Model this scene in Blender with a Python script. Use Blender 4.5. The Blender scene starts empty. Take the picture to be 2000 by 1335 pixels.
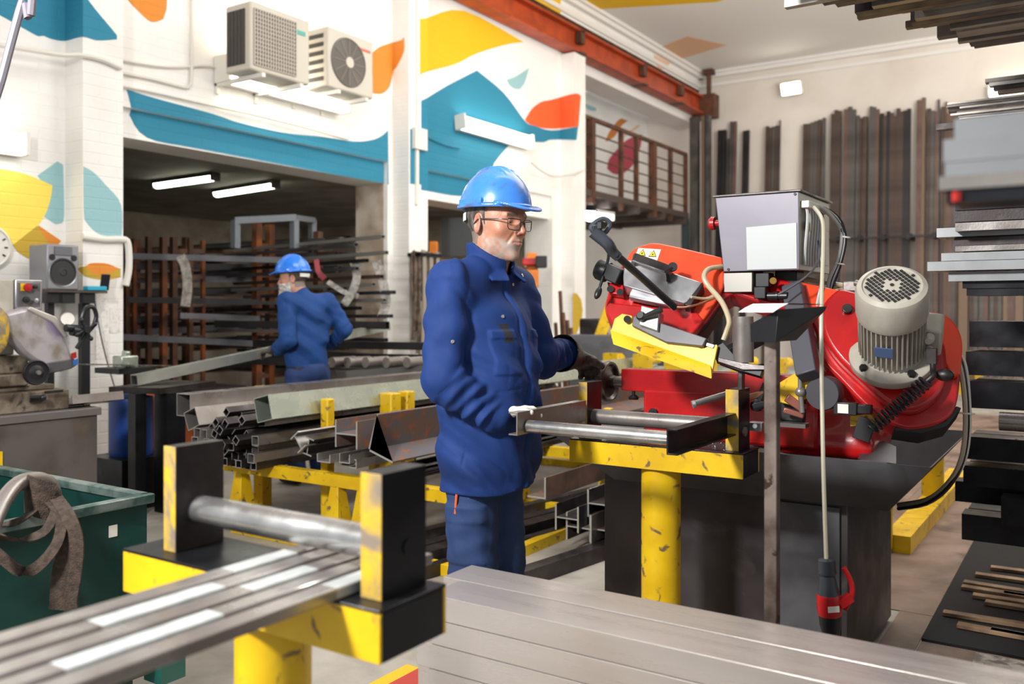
import bpy, bmesh, math, random
import numpy as np
from mathutils import Vector, Matrix, Euler
R = math.radians
PI = math.pi
rnd = random.Random(7)
C = bpy.context.scene.collection
scene = bpy.context.scene

# ------------------------------------------------------------------ camera, world, light, exposure
CAM_H = 1.35
YAW = 33.3
cam_data = bpy.data.cameras.new('camera')
cam_data.lens = 31.32; cam_data.sensor_width = 36
cam_data.shift_y = -0.0308
cam_data.dof.use_dof = True
cam_data.dof.focus_distance = 3.15
cam_data.dof.aperture_fstop = 2.6
cam_data.clip_end = 200
cam = bpy.data.objects.new('camera', cam_data); C.objects.link(cam)
cam.location = (0, 0, CAM_H); cam.rotation_euler = (R(90), 0, R(YAW))
scene.camera = cam
scene.view_settings.view_transform = 'Standard'
scene.view_settings.look = 'None'
scene.view_settings.gamma = 1
scene.view_settings.use_curve_mapping = False
scene.view_settings.exposure = 0.0

world = bpy.data.worlds.new('world'); scene.world = world
world.use_nodes = True
wb = world.node_tree.nodes['Background']
wb.inputs[0].default_value = (0.93, 0.96, 1.0, 1)
wb.inputs[1].default_value = 0.55

def area(name, loc, target, size, power, color=(1, 1, 1), spread=180, sy=None):
    d = bpy.data.lights.new(name, 'AREA'); d.size = size; d.energy = power; d.color = color
    if sy: d.shape = 'RECTANGLE'; d.size_y = sy
    d.spread = R(spread)
    o = bpy.data.objects.new(name, d); C.objects.link(o)
    o.location = loc
    o.rotation_euler = (Vector(target) - Vector(loc)).to_track_quat('-Z', 'Y').to_euler()
    return o

FW = Vector((-math.sin(R(YAW)), math.cos(R(YAW)), 0)); RT = Vector((math.cos(R(YAW)), math.sin(R(YAW)), 0))
area('key_light', tuple(-2.0 * RT + 0.5 * FW + Vector((0, 0, 3.0))), (-1.3, 3.2, 0.95), 0.42, 250, (1.0, 0.98, 0.95))
area('bay_fill', (-2.5, 8.5, 6.1), (-3.0, 9.0, 0), 4.5, 400, (1, 0.98, 0.95), sy=9)  # added fill panel under the ceiling, the roof has no skylight here
area('ceiling_fill', (1.8, 8.0, 2.8), (-.5, 11.0, 6.3), 2.5, 480, (1, .97, .93))  # added out of view to brighten the ceiling, not a fitting of the hall
area('back_wall_fill', (2.6, 10.5, 5.6), (-1.5, 17.8, 3.2), 2.0, 170, (1, .96, .91))  # unseen fill added to lift the back wall, no real lamps hang here
area('wall_wash', (-1.5, 3.0, 5.6), (-7, 7.5, 4.2), 2.5, 120, (1, 0.985, 0.96))

# ------------------------------------------------------------------ helpers
def P(px, py, t):
    """a place in the hall: bearing and height of a sighting, and its distance t ahead"""
    v = FW * t + RT * (t * (px - 1000) / 1740.0)
    return Vector((v.x, v.y, CAM_H + t * (606 - py) / 1740.0))
def ray(px, py):
    v = FW + RT * ((px - 1000) / 1740.0)
    return Vector((v.x, v.y, (606 - py) / 1740.0))
def on_plane(px, py, n, p0):
    d = ray(px, py); o = Vector((0, 0, CAM_H)); n = Vector(n)
    return o + d * ((Vector(p0) - o).dot(n) / d.dot(n))

# ---- materials
MATS = {}
def srgb(h):
    if isinstance(h, str):
        h = h.lstrip('#'); c = [int(h[i:i+2], 16) / 255 for i in (0, 2, 4)]
    else: c = h
    return tuple(x / 12.92 if x <= 0.04045 else ((x + 0.055) / 1.055) ** 2.4 for x in c)
def mat(name, col, rough=0.5, metal=0.0, col2=None, scale=8.0, lo=0.4, hi=0.6, detail=6, stretch=(1, 1, 1),
        bump=0.0, bscale=60.0, col3=None, s3=2.0, lo3=0.55, hi3=0.7, rvar=0.0, emit=None, es=0.0, spec=0.5, brick=None, sss=0, coat=0, trans=0, aniso=None):
    if name in MATS: return MATS[name]
    m = bpy.data.materials.new(name); m.use_nodes = True; nt = m.node_tree; N = nt.nodes; L = nt.links
    b = N['Principled BSDF']; c = srgb(col)
    b.inputs['Base Color'].default_value = (*c, 1)
    b.inputs['Roughness'].default_value = rough; b.inputs['Metallic'].default_value = metal
    b.inputs['Specular IOR Level'].default_value = spec
    if sss: b.inputs['Subsurface Weight'].default_value = sss; b.inputs['Subsurface Radius'].default_value = (0.01, 0.004, 0.002)
    if coat: b.inputs['Coat Weight'].default_value = coat; b.inputs['Coat Roughness'].default_value = 0.1
    if trans: b.inputs['Transmission Weight'].default_value = trans
    if emit:
        b.inputs['Emission Color'].default_value = (*srgb(emit), 1); b.inputs['Emission Strength'].default_value = es
    tc = None
    def coords():
        nonlocal tc
        if tc is None:
            t = N.new('ShaderNodeTexCoord'); mp = N.new('ShaderNodeMapping')
            mp.inputs['Scale'].default_value = stretch
            L.new(t.outputs['Object'], mp.inputs['Vector']); tc = mp.outputs[0]
        return tc
    def noise(sc, det, dist=0.0):
        n = N.new('ShaderNodeTexNoise'); n.inputs['Scale'].default_value = sc; n.inputs['Detail'].default_value = det
        n.inputs['Distortion'].default_value = dist
        L.new(coords(), n.inputs['Vector']); return n
    def ramp(src, a, z):
        r = N.new('ShaderNodeMapRange'); r.inputs[1].default_value = a; r.inputs[2].default_value = z
        L.new(src, r.inputs[0]); return r.outputs[0]
    def mix(f, a, bb):
        x = N.new('ShaderNodeMix'); x.data_type = 'RGBA'; L.new(f, x.inputs[0])
        for v, i in ((a, 6), (bb, 7)):
            if isinstance(v, tuple): x.inputs[i].default_value = (*v, 1)
            else: L.new(v, x.inputs[i])
        return x.outputs[2]
    out = c
    if col2:
        out = mix(ramp(noise(scale, detail, 0.3).outputs[0], lo, hi), out, srgb(col2))
    if col3:
        out = mix(ramp(noise(s3, 8, 0.6).outputs[0], lo3, hi3), out, srgb(col3))
    if not isinstance(out, tuple): L.new(out, b.inputs['Base Color'])
    if rvar:
        r = N.new('ShaderNodeMapRange'); r.inputs[1].default_value = 0.3; r.inputs[2].default_value = 0.7
        r.inputs[3].default_value = max(0.03, rough - rvar); r.inputs[4].default_value = min(1, rough + rvar)
        L.new(noise(scale * 1.7 + 1, 5).outputs[0], r.inputs[0]); L.new(r.outputs[0], b.inputs['Roughness'])
    if bump:
        bp = N.new('ShaderNodeBump'); bp.inputs['Strength'].default_value = bump; bp.inputs['Distance'].default_value = 0.01
        if brick:
            g = N.new('ShaderNodeNewGeometry'); sx = N.new('ShaderNodeSeparateXYZ'); cx = N.new('ShaderNodeCombineXYZ')
            ad = N.new('ShaderNodeMath'); L.new(g.outputs['Position'], sx.inputs[0])
            L.new(sx.outputs[0], ad.inputs[0]); L.new(sx.outputs[1], ad.inputs[1]); L.new(ad.outputs[0], cx.inputs[0]); L.new(sx.outputs[2], cx.inputs[1])
            br = N.new('ShaderNodeTexBrick'); br.inputs['Scale'].default_value = 1.0; br.inputs['Brick Width'].default_value = 0.3
            br.inputs['Row Height'].default_value = 0.09; br.inputs['Mortar Size'].default_value = 0.008; br.inputs['Mortar Smooth'].default_value = 0.6
            br.inputs['Color1'].default_value = (0, 0, 0, 1); br.inputs['Color2'].default_value = (0, 0, 0, 1); br.inputs['Mortar'].default_value = (1, 1, 1, 1)
            L.new(cx.outputs[0], br.inputs['Vector'])
            nn = noise(bscale, 4); mm = N.new('ShaderNodeMath'); mm.operation = 'MULTIPLY_ADD'; mm.inputs[1].default_value = 0.5
            L.new(nn.outputs[0], mm.inputs[0]); iv = N.new('ShaderNodeMath'); iv.operation = 'MULTIPLY'; iv.inputs[1].default_value = -brick
            L.new(br.outputs[0], iv.inputs[0]); L.new(iv.outputs[0], mm.inputs[2]); L.new(mm.outputs[0], bp.inputs['Height'])
        else:
            L.new(noise(bscale, 5).outputs[0], bp.inputs['Height'])
        L.new(bp.outputs[0], b.inputs['Normal'])
    MATS[name] = m
    return m
def vcol_mat(name, rough=0.5, sss=0.0, bump=0.0, bscale=200, spec=0.5):
    if name in MATS: return MATS[name]
    m = bpy.data.materials.new(name); m.use_nodes = True; N = m.node_tree.nodes; L = m.node_tree.links
    b = N['Principled BSDF']; b.inputs['Roughness'].default_value = rough; b.inputs['Specular IOR Level'].default_value = spec
    a = N.new('ShaderNodeAttribute'); a.attribute_name = 'tint'; L.new(a.outputs['Color'], b.inputs['Base Color'])
    if sss: b.inputs['Subsurface Weight'].default_value = sss; b.inputs['Subsurface Radius'].default_value = (0.012, 0.004, 0.002); b.inputs['Subsurface Scale'].default_value = 0.5
    if bump:
        t = N.new('ShaderNodeTexCoord'); n = N.new('ShaderNodeTexNoise'); n.inputs['Scale'].default_value = bscale; n.inputs['Detail'].default_value = 4
        bp = N.new('ShaderNodeBump'); bp.inputs['Strength'].default_value = bump; bp.inputs['Distance'].default_value = 0.004
        L.new(t.outputs['Object'], n.inputs['Vector']); L.new(n.outputs[0], bp.inputs['Height']); L.new(bp.outputs[0], b.inputs['Normal'])
    MATS[name] = m; return m

WHITE = mat('white_painted_brick', '#f1efeb', 0.75, bump=0.35, bscale=18, brick=1.0, col2='#e6e2db', scale=1.3, lo=0.45, hi=0.75)
def paint(name, col): return mat(name, col, 0.7, bump=0.35, bscale=18, brick=1.0)
TEAL = paint('teal_wall_paint', '#237f9c'); LTEAL = paint('pale_teal_wall_paint', '#94bfc4'); YEL = paint('yellow_wall_paint', '#eab90c')
LYEL = paint('light_yellow_wall_paint', '#f8dc5c'); ORG = paint('orange_wall_paint', '#e08a2e'); RED_ORG = paint('red_orange_wall_paint', '#ec5f2a')
BRN = paint('ochre_wall_paint', '#c67a34'); CRIM = paint('crimson_wall_paint', '#b9495a'); PEACH = paint('peach_wall_paint', '#e9bd98'); OLIVE = paint('olive_wall_paint', '#c2a032')
CEIL = mat('ceiling_plaster', '#e9e6e1', 0.8, bump=0.1, bscale=6)
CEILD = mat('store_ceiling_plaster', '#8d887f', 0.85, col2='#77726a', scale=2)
FLOOR = mat('worn_concrete_floor', '#aaa49b', 0.55, col2='#9a948a', scale=5, lo=0.3, hi=0.7, col3='#7d766c', s3=2.3, lo3=0.52, hi3=0.8, bump=0.15, bscale=40, rvar=0.15)
FPLATE = mat('brown_floor_plate', '#8d7668', 0.5, col2='#6d574a', scale=3, lo=0.35, hi=0.65, col3='#3f3029', s3=2.5, lo3=0.55, hi3=0.72, bump=0.1, rvar=0.15)
STEEL = mat('mill_steel', '#9a9591', 0.33, 0.6, col2='#7c736e', scale=5, stretch=(1, 1, 1), lo=0.3, hi=0.7, rvar=0.12, bump=0.04, bscale=90)
STEELD = mat('dark_mill_steel', '#4f4b4b', 0.38, 0.8, col2='#3a3535', scale=6, rvar=0.12, bump=0.04, bscale=90)
STEELB = mat('bright_steel', '#c9c9c8', 0.28, 0.9, col2='#a5a5a3', scale=7, rvar=0.1)
GALV = mat('galvanised_steel', '#b6beb2', 0.27, 0.7, col2='#aab3a8', scale=6, rvar=0.06)
RUST = mat('rusty_steel', '#7d6459', 0.6, 0.45, col2='#6b6a70', scale=9, lo=0.42, hi=0.6, col3='#a8642e', s3=14, lo3=0.55, hi3=0.72, bump=0.1)
RUSTB = mat('brown_rust_steel', '#6d5348', 0.6, 0.4, col2='#4a3a35', scale=6, col3='#8a4d2c', s3=9, lo3=0.58, hi3=0.75)
BLACKST = mat('black_scaled_steel', '#26272b', 0.35, 0.6, col2='#1a1b1f', scale=5, rvar=0.1)
YPAINT = mat('worn_yellow_paint', '#e2bb10', 0.42, col2='#cda30c', scale=6, lo=.35, hi=.65, col3='#6e5a3a', s3=22, lo3=0.6, hi3=0.68, bump=0.06, rvar=0.1)
YWORN = mat('scuffed_yellow_paint', '#d3ab1e', 0.5, col2='#bb9a35', scale=9, lo=.4, hi=.6, col3='#7f7365', s3=14, lo3=0.44, hi3=0.6, bump=0.08)
BLACK = mat('matt_black', '#17171a', 0.5)
BLACKP = mat('black_plastic', '#1d1e22', 0.35)
DGREY = mat('dark_grey_sheet', '#4a4547', 0.42, 0.35, col2='#3a3436', scale=3, rvar=0.1, col3='#5d5552', s3=8, lo3=0.6, hi3=0.8)
CHAR = mat('charcoal_paint', '#57565a', 0.42, 0.2, col2='#4a494d', scale=7)
REDP = mat('red_machine_paint', '#c01a1c', 0.3, col2='#a31216', scale=5, coat=0.3, bump=0.05, bscale=120)
ORGP = mat('orange_red_cover_paint', '#f04a22', 0.35, col2='#e2401f', scale=4, coat=0.2)
BEIGE = mat('beige_grey_paint', '#b9b4a8', 0.4, col2='#a7a196', scale=8, rvar=0.08)
ALU = mat('brushed_aluminium', '#c4c5c8', 0.33, 0.85, col2='#a8a9ad', scale=6, rvar=0.1)
WPLAS = mat('off_white_plastic', '#e4e1d8', 0.45)
ORBEAM = mat('orange_crane_paint', '#b5461c', 0.5, col2='#9a3a18', scale=4)
ORRACK = mat('orange_rack_paint', '#d5701a', 0.5, col2='#a3531a', scale=6, lo=0.4, hi=0.65)
BRACK = mat('brown_rack_steel', '#6b4530', 0.6, 0.2, col2='#4a3226', scale=5)
GREEN = mat('dark_green_skip_paint', '#0f3b36', 0.35, col2='#0b2f2b', scale=4, col3='#08211f', s3=8, lo3=0.58, hi3=0.75, rvar=0.12)
WOOD = mat('worn_timber', '#a08264', 0.7, col2='#6e543d', scale=6)
GLOW = mat('lit_tube', '#ffffff', 0.5, emit='#fff6e6', es=14)
GLOWS = mat('lit_store_tube', '#ffffff', 0.5, emit='#fbffe6', es=10)

CUT = mat('sawn_bright_edge', '#b4b2ad', .4, .4)
# ---- mesh builder
class MB:
    def __init__(s): s.v = []; s.f = []; s.m = []; s.mats = []; s.cur = 0
    def use(s, m):
        if m not in s.mats: s.mats.append(m)
        s.cur = s.mats.index(m); return s
    def add(s, vs, fs):
        o = len(s.v); s.v += [Vector(x) for x in vs]; s.f += [tuple(i + o for i in f) for f in fs]; s.m += [s.cur] * len(fs); return s
    def box(s, c, size, rot=None):
        c = Vector(c); x, y, z = [k / 2 for k in size]
        vs = [Vector((a, b, d)) for a in (-x, x) for b in (-y, y) for d in (-z, z)]
        if rot is not None: vs = [rot @ v for v in vs]
        return s.add([c + v for v in vs], [(0, 1, 3, 2), (4, 6, 7, 5), (0, 4, 5, 1), (2, 3, 7, 6), (0, 2, 6, 4), (1, 5, 7, 3)])
    def b2(s, a, b):
        a = Vector(a); b = Vector(b); return s.box((a + b) / 2, [abs(k) for k in (b - a)])
    def bar(s, p0, p1, w, h, up=(0, 0, 1)):
        p0 = Vector(p0); p1 = Vector(p1); M = frame(p1 - p0, up)
        return s.box((p0 + p1) / 2, (w, h, (p1 - p0).length), M)
    def prism(s, pts, d, M=Matrix.Identity(3), o=(0, 0, 0), holes=None):
        """closed 2-D outline pts in local xy, extruded along local z by d"""
        o = Vector(o); n = len(pts)
        a = sum(pts[i][0] * pts[(i + 1) % n][1] - pts[(i + 1) % n][0] * pts[i][1] for i in range(n))
        if (a < 0): pts = pts[::-1]
        if d < 0: o = o + M @ Vector((0, 0, d)); d = -d
        vs = [o + M @ Vector((x, y, 0)) for x, y in pts] + [o + M @ Vector((x, y, d)) for x, y in pts]
        fs = [tuple(range(n))[::-1], tuple(range(n, 2 * n))] + [(i, (i + 1) % n, n + (i + 1) % n, n + i) for i in range(n)]
        return s.add(vs, fs)
    def lathe(s, prof, p0=(0, 0, 0), axis=(0, 0, 1), n=24, caps=True):
        """prof: (radius, height) pairs"""
        M = frame(axis); p0 = Vector(p0); vs = []; fs = []
        for r, h in prof:
            for k in range(n):
                a = 2 * PI * k / n; vs.append(p0 + M @ Vector((r * math.cos(a), r * math.sin(a), h)))
        for j in range(len(prof) - 1):
            for k in range(n): fs.append((j * n + k, j * n + (k + 1) % n, (j + 1) * n + (k + 1) % n, (j + 1) * n + k))
        if caps:
            fs.append(tuple(range(n))[::-1]); fs.append(tuple((len(prof) - 1) * n + k for k in range(n)))
        return s.add(vs, fs)
    def cyl(s, p0, p1, r, r2=None, n=20):
        p0 = Vector(p0); p1 = Vector(p1); L = (p1 - p0).length
        return s.lathe([(r, 0), (r if r2 is None else r2, L)], p0, p1 - p0, n)
    def pipe(s, p0, p1, r, wall, n=20):
        p0 = Vector(p0); p1 = Vector(p1); L = (p1 - p0).length
        return s.lathe([(r - wall, 0), (r, 0), (r, L), (r - wall, L), (r - wall, 0)], p0, p1 - p0, n, caps=False)
    def tube(s, pts, r, n=8, smooth=True, sub=4, closed=False):
        pts = [Vector(p) for p in pts]
        if smooth and len(pts) > 2: pts = spline(pts, sub)
        vs = []; fs = []; up = None
        for i, p in enumerate(pts):
            d = (pts[min(i + 1, len(pts) - 1)] - pts[max(i - 1, 0)])
            if d.length < 1e-9: d = Vector((0, 0, 1))
            d.normalize()
            if up is None: up = d.orthogonal().normalized()
            up = (up - d * up.dot(d)).normalized(); b = d.cross(up)
            rr = r(i / (len(pts) - 1)) if callable(r) else r
            for k in range(n):
                a = 2 * PI * k / n; vs.append(p + (up * math.cos(a) + b * math.sin(a)) * rr)
        for i in range(len(pts) - 1):
            for k in range(n): fs.append((i * n + k, i * n + (k + 1) % n, (i + 1) * n + (k + 1) % n, (i + 1) * n + k))
        fs.append(tuple(range(n))[::-1]); fs.append(tuple((len(pts) - 1) * n + k for k in range(n)))
        return s.add(vs, fs)
    def ribbon(s, pts, w, th, side=None, sub=5):
        pts = spline([Vector(p) for p in pts], sub); vs = []; fs = []
        for i, p in enumerate(pts):
            d = (pts[min(i + 1, len(pts) - 1)] - pts[max(i - 1, 0)]).normalized()
            sd = Vector(side) if side is not None else d.cross(Vector((0, 0, 1)))
            sd = (sd - d * sd.dot(d)).normalized(); n = d.cross(sd)
            for a, b in ((-1, -1), (1, -1), (1, 1), (-1, 1)): vs.append(p + sd * a * w / 2 + n * b * th / 2)
        for i in range(len(pts) - 1):
            for k in range(4): fs.append((i * 4 + k, i * 4 + (k + 1) % 4, (i + 1) * 4 + (k + 1) % 4, (i + 1) * 4 + k))
        fs.append((3, 2, 1, 0)); j = (len(pts) - 1) * 4; fs.append((j, j + 1, j + 2, j + 3)); return s.add(vs, fs)
    def ell(s, c, r, M=None, nu=20, nv=12):
        c = Vector(c); r = (r, r, r) if isinstance(r, (int, float)) else r; vs = []; fs = []
        for j in range(nv + 1):
            th = PI * j / nv
            for k in range(nu):
                a = 2 * PI * k / nu
                p = Vector((r[0] * math.sin(th) * math.cos(a), r[1] * math.sin(th) * math.sin(a), r[2] * math.cos(th)))
                vs.append(c + (M @ p if M is not None else p))
        for j in range(nv):
            for k in range(nu): fs.append((j * nu + k, (j + 1) * nu + k, (j + 1) * nu + (k + 1) % nu, j * nu + (k + 1) % nu))
        return s.add(vs, fs)
    def section(s, prof, p0, p1, up=(0, 0, 1), roll=0):
        """steel section: prof outline in (side, up) coordinates run from p0 to p1"""
        p0 = Vector(p0); p1 = Vector(p1); M = frame(p1 - p0, up)
        if roll: M = M @ Matrix.Rotation(roll, 3, 'Z')
        return s.prism(prof, (p1 - p0).length, M, p0)
    def boxtube(s, p0, p1, w, h, wall=0.004, up=(0, 0, 1), roll=0, cut=None):
        p0 = Vector(p0); p1 = Vector(p1); M = frame(p1 - p0, up)
        if roll: M = M @ Matrix.Rotation(roll, 3, 'Z')
        L = (p1 - p0).length; vs = []; fs = []
        for z in (0, L):
            for a, b in ((w / 2, h / 2), (w / 2 - wall, h / 2 - wall)):
                for sx, sy in ((-1, -1), (1, -1), (1, 1), (-1, 1)): vs.append(p0 + M @ Vector((sx * a, sy * b, z)))
        for k in range(4):
            j = (k + 1) % 4
            fs += [(k, j, 8 + j, 8 + k), (4 + j, 4 + k, 12 + k, 12 + j), (j, k, 4 + k, 4 + j), (8 + k, 8 + j, 12 + j, 12 + k)]
        s.add(vs, fs)
        if cut is not None:
            base = s.cur; s.use(cut); c = s.cur; s.cur = base; n = len(s.m)
            for k in range(4): s.m[n - 16 + 4 * k + 2] = s.m[n - 16 + 4 * k + 3] = c
        return s

def frame(d, up=(0, 0, 1)):
    z = Vector(d).normalized(); u = Vector(up)
    if abs(z.dot(u.normalized())) > 0.98: u = Vector((0, 1, 0))
    x = u.cross(z).normalized(); y = z.cross(x)
    return Matrix((x, y, z)).transposed()
def spline(p, sub=4):
    out = []
    for i in range(len(p) - 1):
        a = p[max(i - 1, 0)]; b = p[i]; c = p[i + 1]; d = p[min(i + 2, len(p) - 1)]
        for k in range(sub):
            t = k / sub
            out.append(0.5 * ((2 * b) + (c - a) * t + (2 * a - 5 * b + 4 * c - d) * t * t + (3 * b - a - 3 * c + d) * t ** 3))
    out.append(p[-1]); return out
def finish(name, mesh, m, ang=35, bevel=0):
    mesh.update()
    mesh.shade_smooth(); mesh.set_sharp_from_angle(angle=R(ang))
    o = bpy.data.objects.new(name, mesh); C.objects.link(o)
    if bevel:
        b = o.modifiers.new('bevel', 'BEVEL'); b.width = bevel; b.segments = 2; b.limit_method = 'ANGLE'; b.angle_limit = R(40)
        b.harden_normals = False
    return o
def tag(o, label=None, cat=None, group=None, kind=None):
    if label: o['label'] = label
    if cat: o['category'] = cat
    if group: o['group'] = group
    if kind: o['kind'] = kind
    return o
def wloc(o):
    v = Vector((0, 0, 0))
    while o: v += o.location; o = o.parent
    return v
def mk(name, mb, m=None, parent=None, loc=None, bevel=0, ang=35, label=None, cat=None, group=None, kind=None):
    """one mesh object; vertices are given in world metres"""
    mats = mb.mats if mb.mats else [m]
    if parent is not None: org = wloc(parent)
    elif loc is not None: org = Vector(loc)
    else:
        xs = [v.x for v in mb.v]; ys = [v.y for v in mb.v]; zs = [v.z for v in mb.v]
        org = Vector(((min(xs) + max(xs)) / 2, (min(ys) + max(ys)) / 2, min(zs)))
    me = bpy.data.meshes.new(name)
    me.from_pydata([tuple(v - org) for v in mb.v], [], mb.f)
    for x in mats: me.materials.append(x)
    if len(mats) > 1: me.polygons.foreach_set('material_index', mb.m)
    bm = bmesh.new(); bm.from_mesh(me); bmesh.ops.remove_doubles(bm, verts=bm.verts, dist=1e-6); bmesh.ops.recalc_face_normals(bm, faces=bm.faces); bm.to_mesh(me); bm.free()
    o = finish(name, me, m, ang, bevel)
    if parent is not None: o.parent = parent
    else: o.location = org
    return tag(o, label, cat, group, kind)
def thing(name, label, cat, loc, group=None):
    o = bpy.data.objects.new(name, None); C.objects.link(o); o.location = loc; o.empty_display_size = 0.1
    return tag(o, label, cat, group)
def struct(name, mb, m=None, parent=None, **k):
    return mk(name, mb, m, parent, kind=None if parent else 'structure', loc=(0, 0, 0) if not parent else None, **k)
KIDS = {}
def children(o): return [c for c in bpy.data.objects if c.parent == o]
def dup(root, loc, rot=None, label=None, group=None, scale=None, kids=None):
    r = root.copy(); C.objects.link(r); r.location = loc
    if rot is not None: r.rotation_euler = rot
    if scale is not None: r.scale = scale
    if label: r['label'] = label
    if group: r['group'] = group
    for ch in (kids if kids is not None else children(root)):
        c = ch.copy(); C.objects.link(c); c.parent = r
        for g in children(ch):
            d = g.copy(); C.objects.link(d); d.parent = c
    return r

ORD = ['first', 'second', 'third', 'fourth', 'fifth', 'sixth', 'seventh', 'eighth', 'ninth', 'tenth', 'eleventh', 'twelfth', 'thirteenth', 'fourteenth', 'fifteenth', 'sixteenth', 'seventeenth', 'eighteenth', 'nineteenth', 'twentieth', 'twenty first', 'twenty second', 'twenty third', 'twenty fourth']
# section outlines (side, up), centred
def Hsec(h, b, tw, tf):
    x, y, w = b / 2, h / 2, tw / 2
    return [(-x, -y), (x, -y), (x, -y + tf), (w, -y + tf), (w, y - tf), (x, y - tf), (x, y), (-x, y), (-x, y - tf), (-w, y - tf), (-w, -y + tf), (-x, -y + tf)]
def Usec(h, b, t):
    return [(0, -h / 2), (b, -h / 2), (b, -h / 2 + t), (t, -h / 2 + t), (t, h / 2 - t), (b, h / 2 - t), (b, h / 2), (0, h / 2)]
def Lsec(a, b, t): return [(0, 0), (a, 0), (a, t), (t, t), (t, b), (0, b)]

# ---- signed distance modelling for cloth, skin and castings
def surf(f, lo, hi, h):
    lo = np.array(lo, float); hi = np.array(hi, float)
    n = (np.ceil((hi - lo) / (4 * h)).astype(int) * 4 + 1)
    cs = [lo[i] + np.arange(0, n[i], 4) * h for i in range(3)]
    G = np.stack(np.meshgrid(*cs, indexing='ij'), -1).reshape(-1, 3)
    Fc = f(G).reshape([len(c) for c in cs])
    F = Fc.repeat(4, 0).repeat(4, 1).repeat(4, 2)
    F = F[2:2 + n[0] , 2:2 + n[1], 2:2 + n[2]]
    F = np.pad(F, [(0, n[i] - F.shape[i]) for i in range(3)], mode='edge').astype(np.float32)
    near = np.abs(F) < 9 * h
    I = np.argwhere(near); Q = lo + I * h; out = np.empty(len(I), np.float32)
    for k in range(0, len(I), 400000): out[k:k + 400000] = f(Q[k:k + 400000])
    F[near] = out
    F[0] = F[-1] = 1; F[:, 0] = F[:, -1] = 1; F[:, :, 0] = F[:, :, -1] = 1
    S = F < 0
    c = S[:-1, :-1, :-1].astype(np.int8)
    cnt = np.zeros([k - 1 for k in n], np.int8)
    for a in (0, 1):
        for b in (0, 1):
            for d in (0, 1): cnt += S[a:n[0] - 1 + a, b:n[1] - 1 + b, d:n[2] - 1 + d]
    act = (cnt > 0) & (cnt < 8); ids = np.full(act.shape, -1, np.int64); A = np.argwhere(act); ids[act] = np.arange(len(A))
    acc = np.zeros((len(A), 3)); w = np.zeros(len(A))
    cor = [(a, b, d) for a in (0, 1) for b in (0, 1) for d in (0, 1)]
    for i, ci in enumerate(cor):
        for ax in range(3):
            if ci[ax]: continue
            cj = list(ci); cj[ax] = 1
            va = F[A[:, 0] + ci[0], A[:, 1] + ci[1], A[:, 2] + ci[2]]; vb = F[A[:, 0] + cj[0], A[:, 1] + cj[1], A[:, 2] + cj[2]]
            x = (va < 0) != (vb < 0); t = np.where(x, va / np.where(x, va - vb, 1), 0)
            p = np.tile(np.array(ci, float), (len(A), 1)); p[:, ax] += t
            acc[x] += p[x]; w[x] += 1
    V = lo + (A + acc / np.maximum(w, 1)[:, None]) * h
    faces = []
    for ax in range(3):
        s0 = [slice(1, n[k] - 1) for k in range(3)]; s0[ax] = slice(0, n[ax] - 1); s1 = list(s0); s1[ax] = slice(1, n[ax])
        a = S[tuple(s0)]; b = S[tuple(s1)]; E = np.argwhere(a != b); inside = a[a != b]
        off = np.array([1, 1, 1]); off[ax] = 0; E = E + off
        u, v = (ax + 1) % 3, (ax + 2) % 3
        q = []
        for du, dv in ((1, 1), (0, 1), (0, 0), (1, 0)):
            e = E.copy(); e[:, u] -= du; e[:, v] -= dv; q.append(ids[e[:, 0], e[:, 1], e[:, 2]])
        Qd = np.stack(q, 1); Qd[~inside] = Qd[~inside][:, ::-1]; faces.append(Qd)
    Fq = np.concatenate(faces); Fq = Fq[(Fq >= 0).all(1)]
    return V, Fq
def relax(V, Fq, it=2, lam=0.5):
    for _ in range(it):
        acc = np.zeros_like(V); w = np.zeros(len(V))
        for a, b in ((0, 1), (1, 2), (2, 3), (3, 0)):
            np.add.at(acc, Fq[:, a], V[Fq[:, b]]); np.add.at(acc, Fq[:, b], V[Fq[:, a]]); np.add.at(w, Fq[:, a], 1); np.add.at(w, Fq[:, b], 1)
        V = V + lam * (acc / np.maximum(w, 1)[:, None] - V)
    return V
def sdf_obj(name, f, lo, hi, h, m, parent=None, loc=(0, 0, 0), M=None, tint=None, it=2, **k):
    """mesh from a distance field f; f lives in a local frame placed by M (3x3) at loc"""
    V, Fq = surf(f, lo, hi, h); V = relax(V, Fq, it)
    T = None if tint is None else tint(V)
    if M is not None: V = V @ np.array(M).T
    V = V + np.array(loc)
    org = wloc(parent) if parent is not None else Vector((V[:, 0].mean(), V[:, 1].mean(), V[:, 2].min()))
    me = bpy.data.meshes.new(name); me.from_pydata((V - np.array(org)).tolist(), [], Fq.tolist())
    me.materials.append(m)
    if T is not None:
        a = me.color_attributes.new('tint', 'FLOAT_COLOR', 'POINT')
        a.data.foreach_set('color', np.concatenate([T, np.ones((len(T), 1))], 1).astype(np.float32).ravel())
    o = finish(name, me, m, 60)
    if parent is not None: o.parent = parent
    else: o.location = org
    return tag(o, **k)
def A3(v): return np.array(v, float)
def s_ell(p, c, r, M=None):
    q = p - A3(c)
    if M is not None: q = q @ np.array(M)
    r = A3(r); k0 = np.sqrt(((q / r) ** 2).sum(1)); k1 = np.sqrt(((q / r ** 2) ** 2).sum(1))
    return k0 * (k0 - 1) / np.maximum(k1, 1e-9)
def s_cap(p, a, b, ra, rb=None):
    a = A3(a); b = A3(b); rb = ra if rb is None else rb
    ab = b - a; t = np.clip(((p - a) @ ab) / (ab @ ab), 0, 1)
    return np.sqrt(((p - a - t[:, None] * ab) ** 2).sum(1)) - (ra + (rb - ra) * t)
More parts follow.
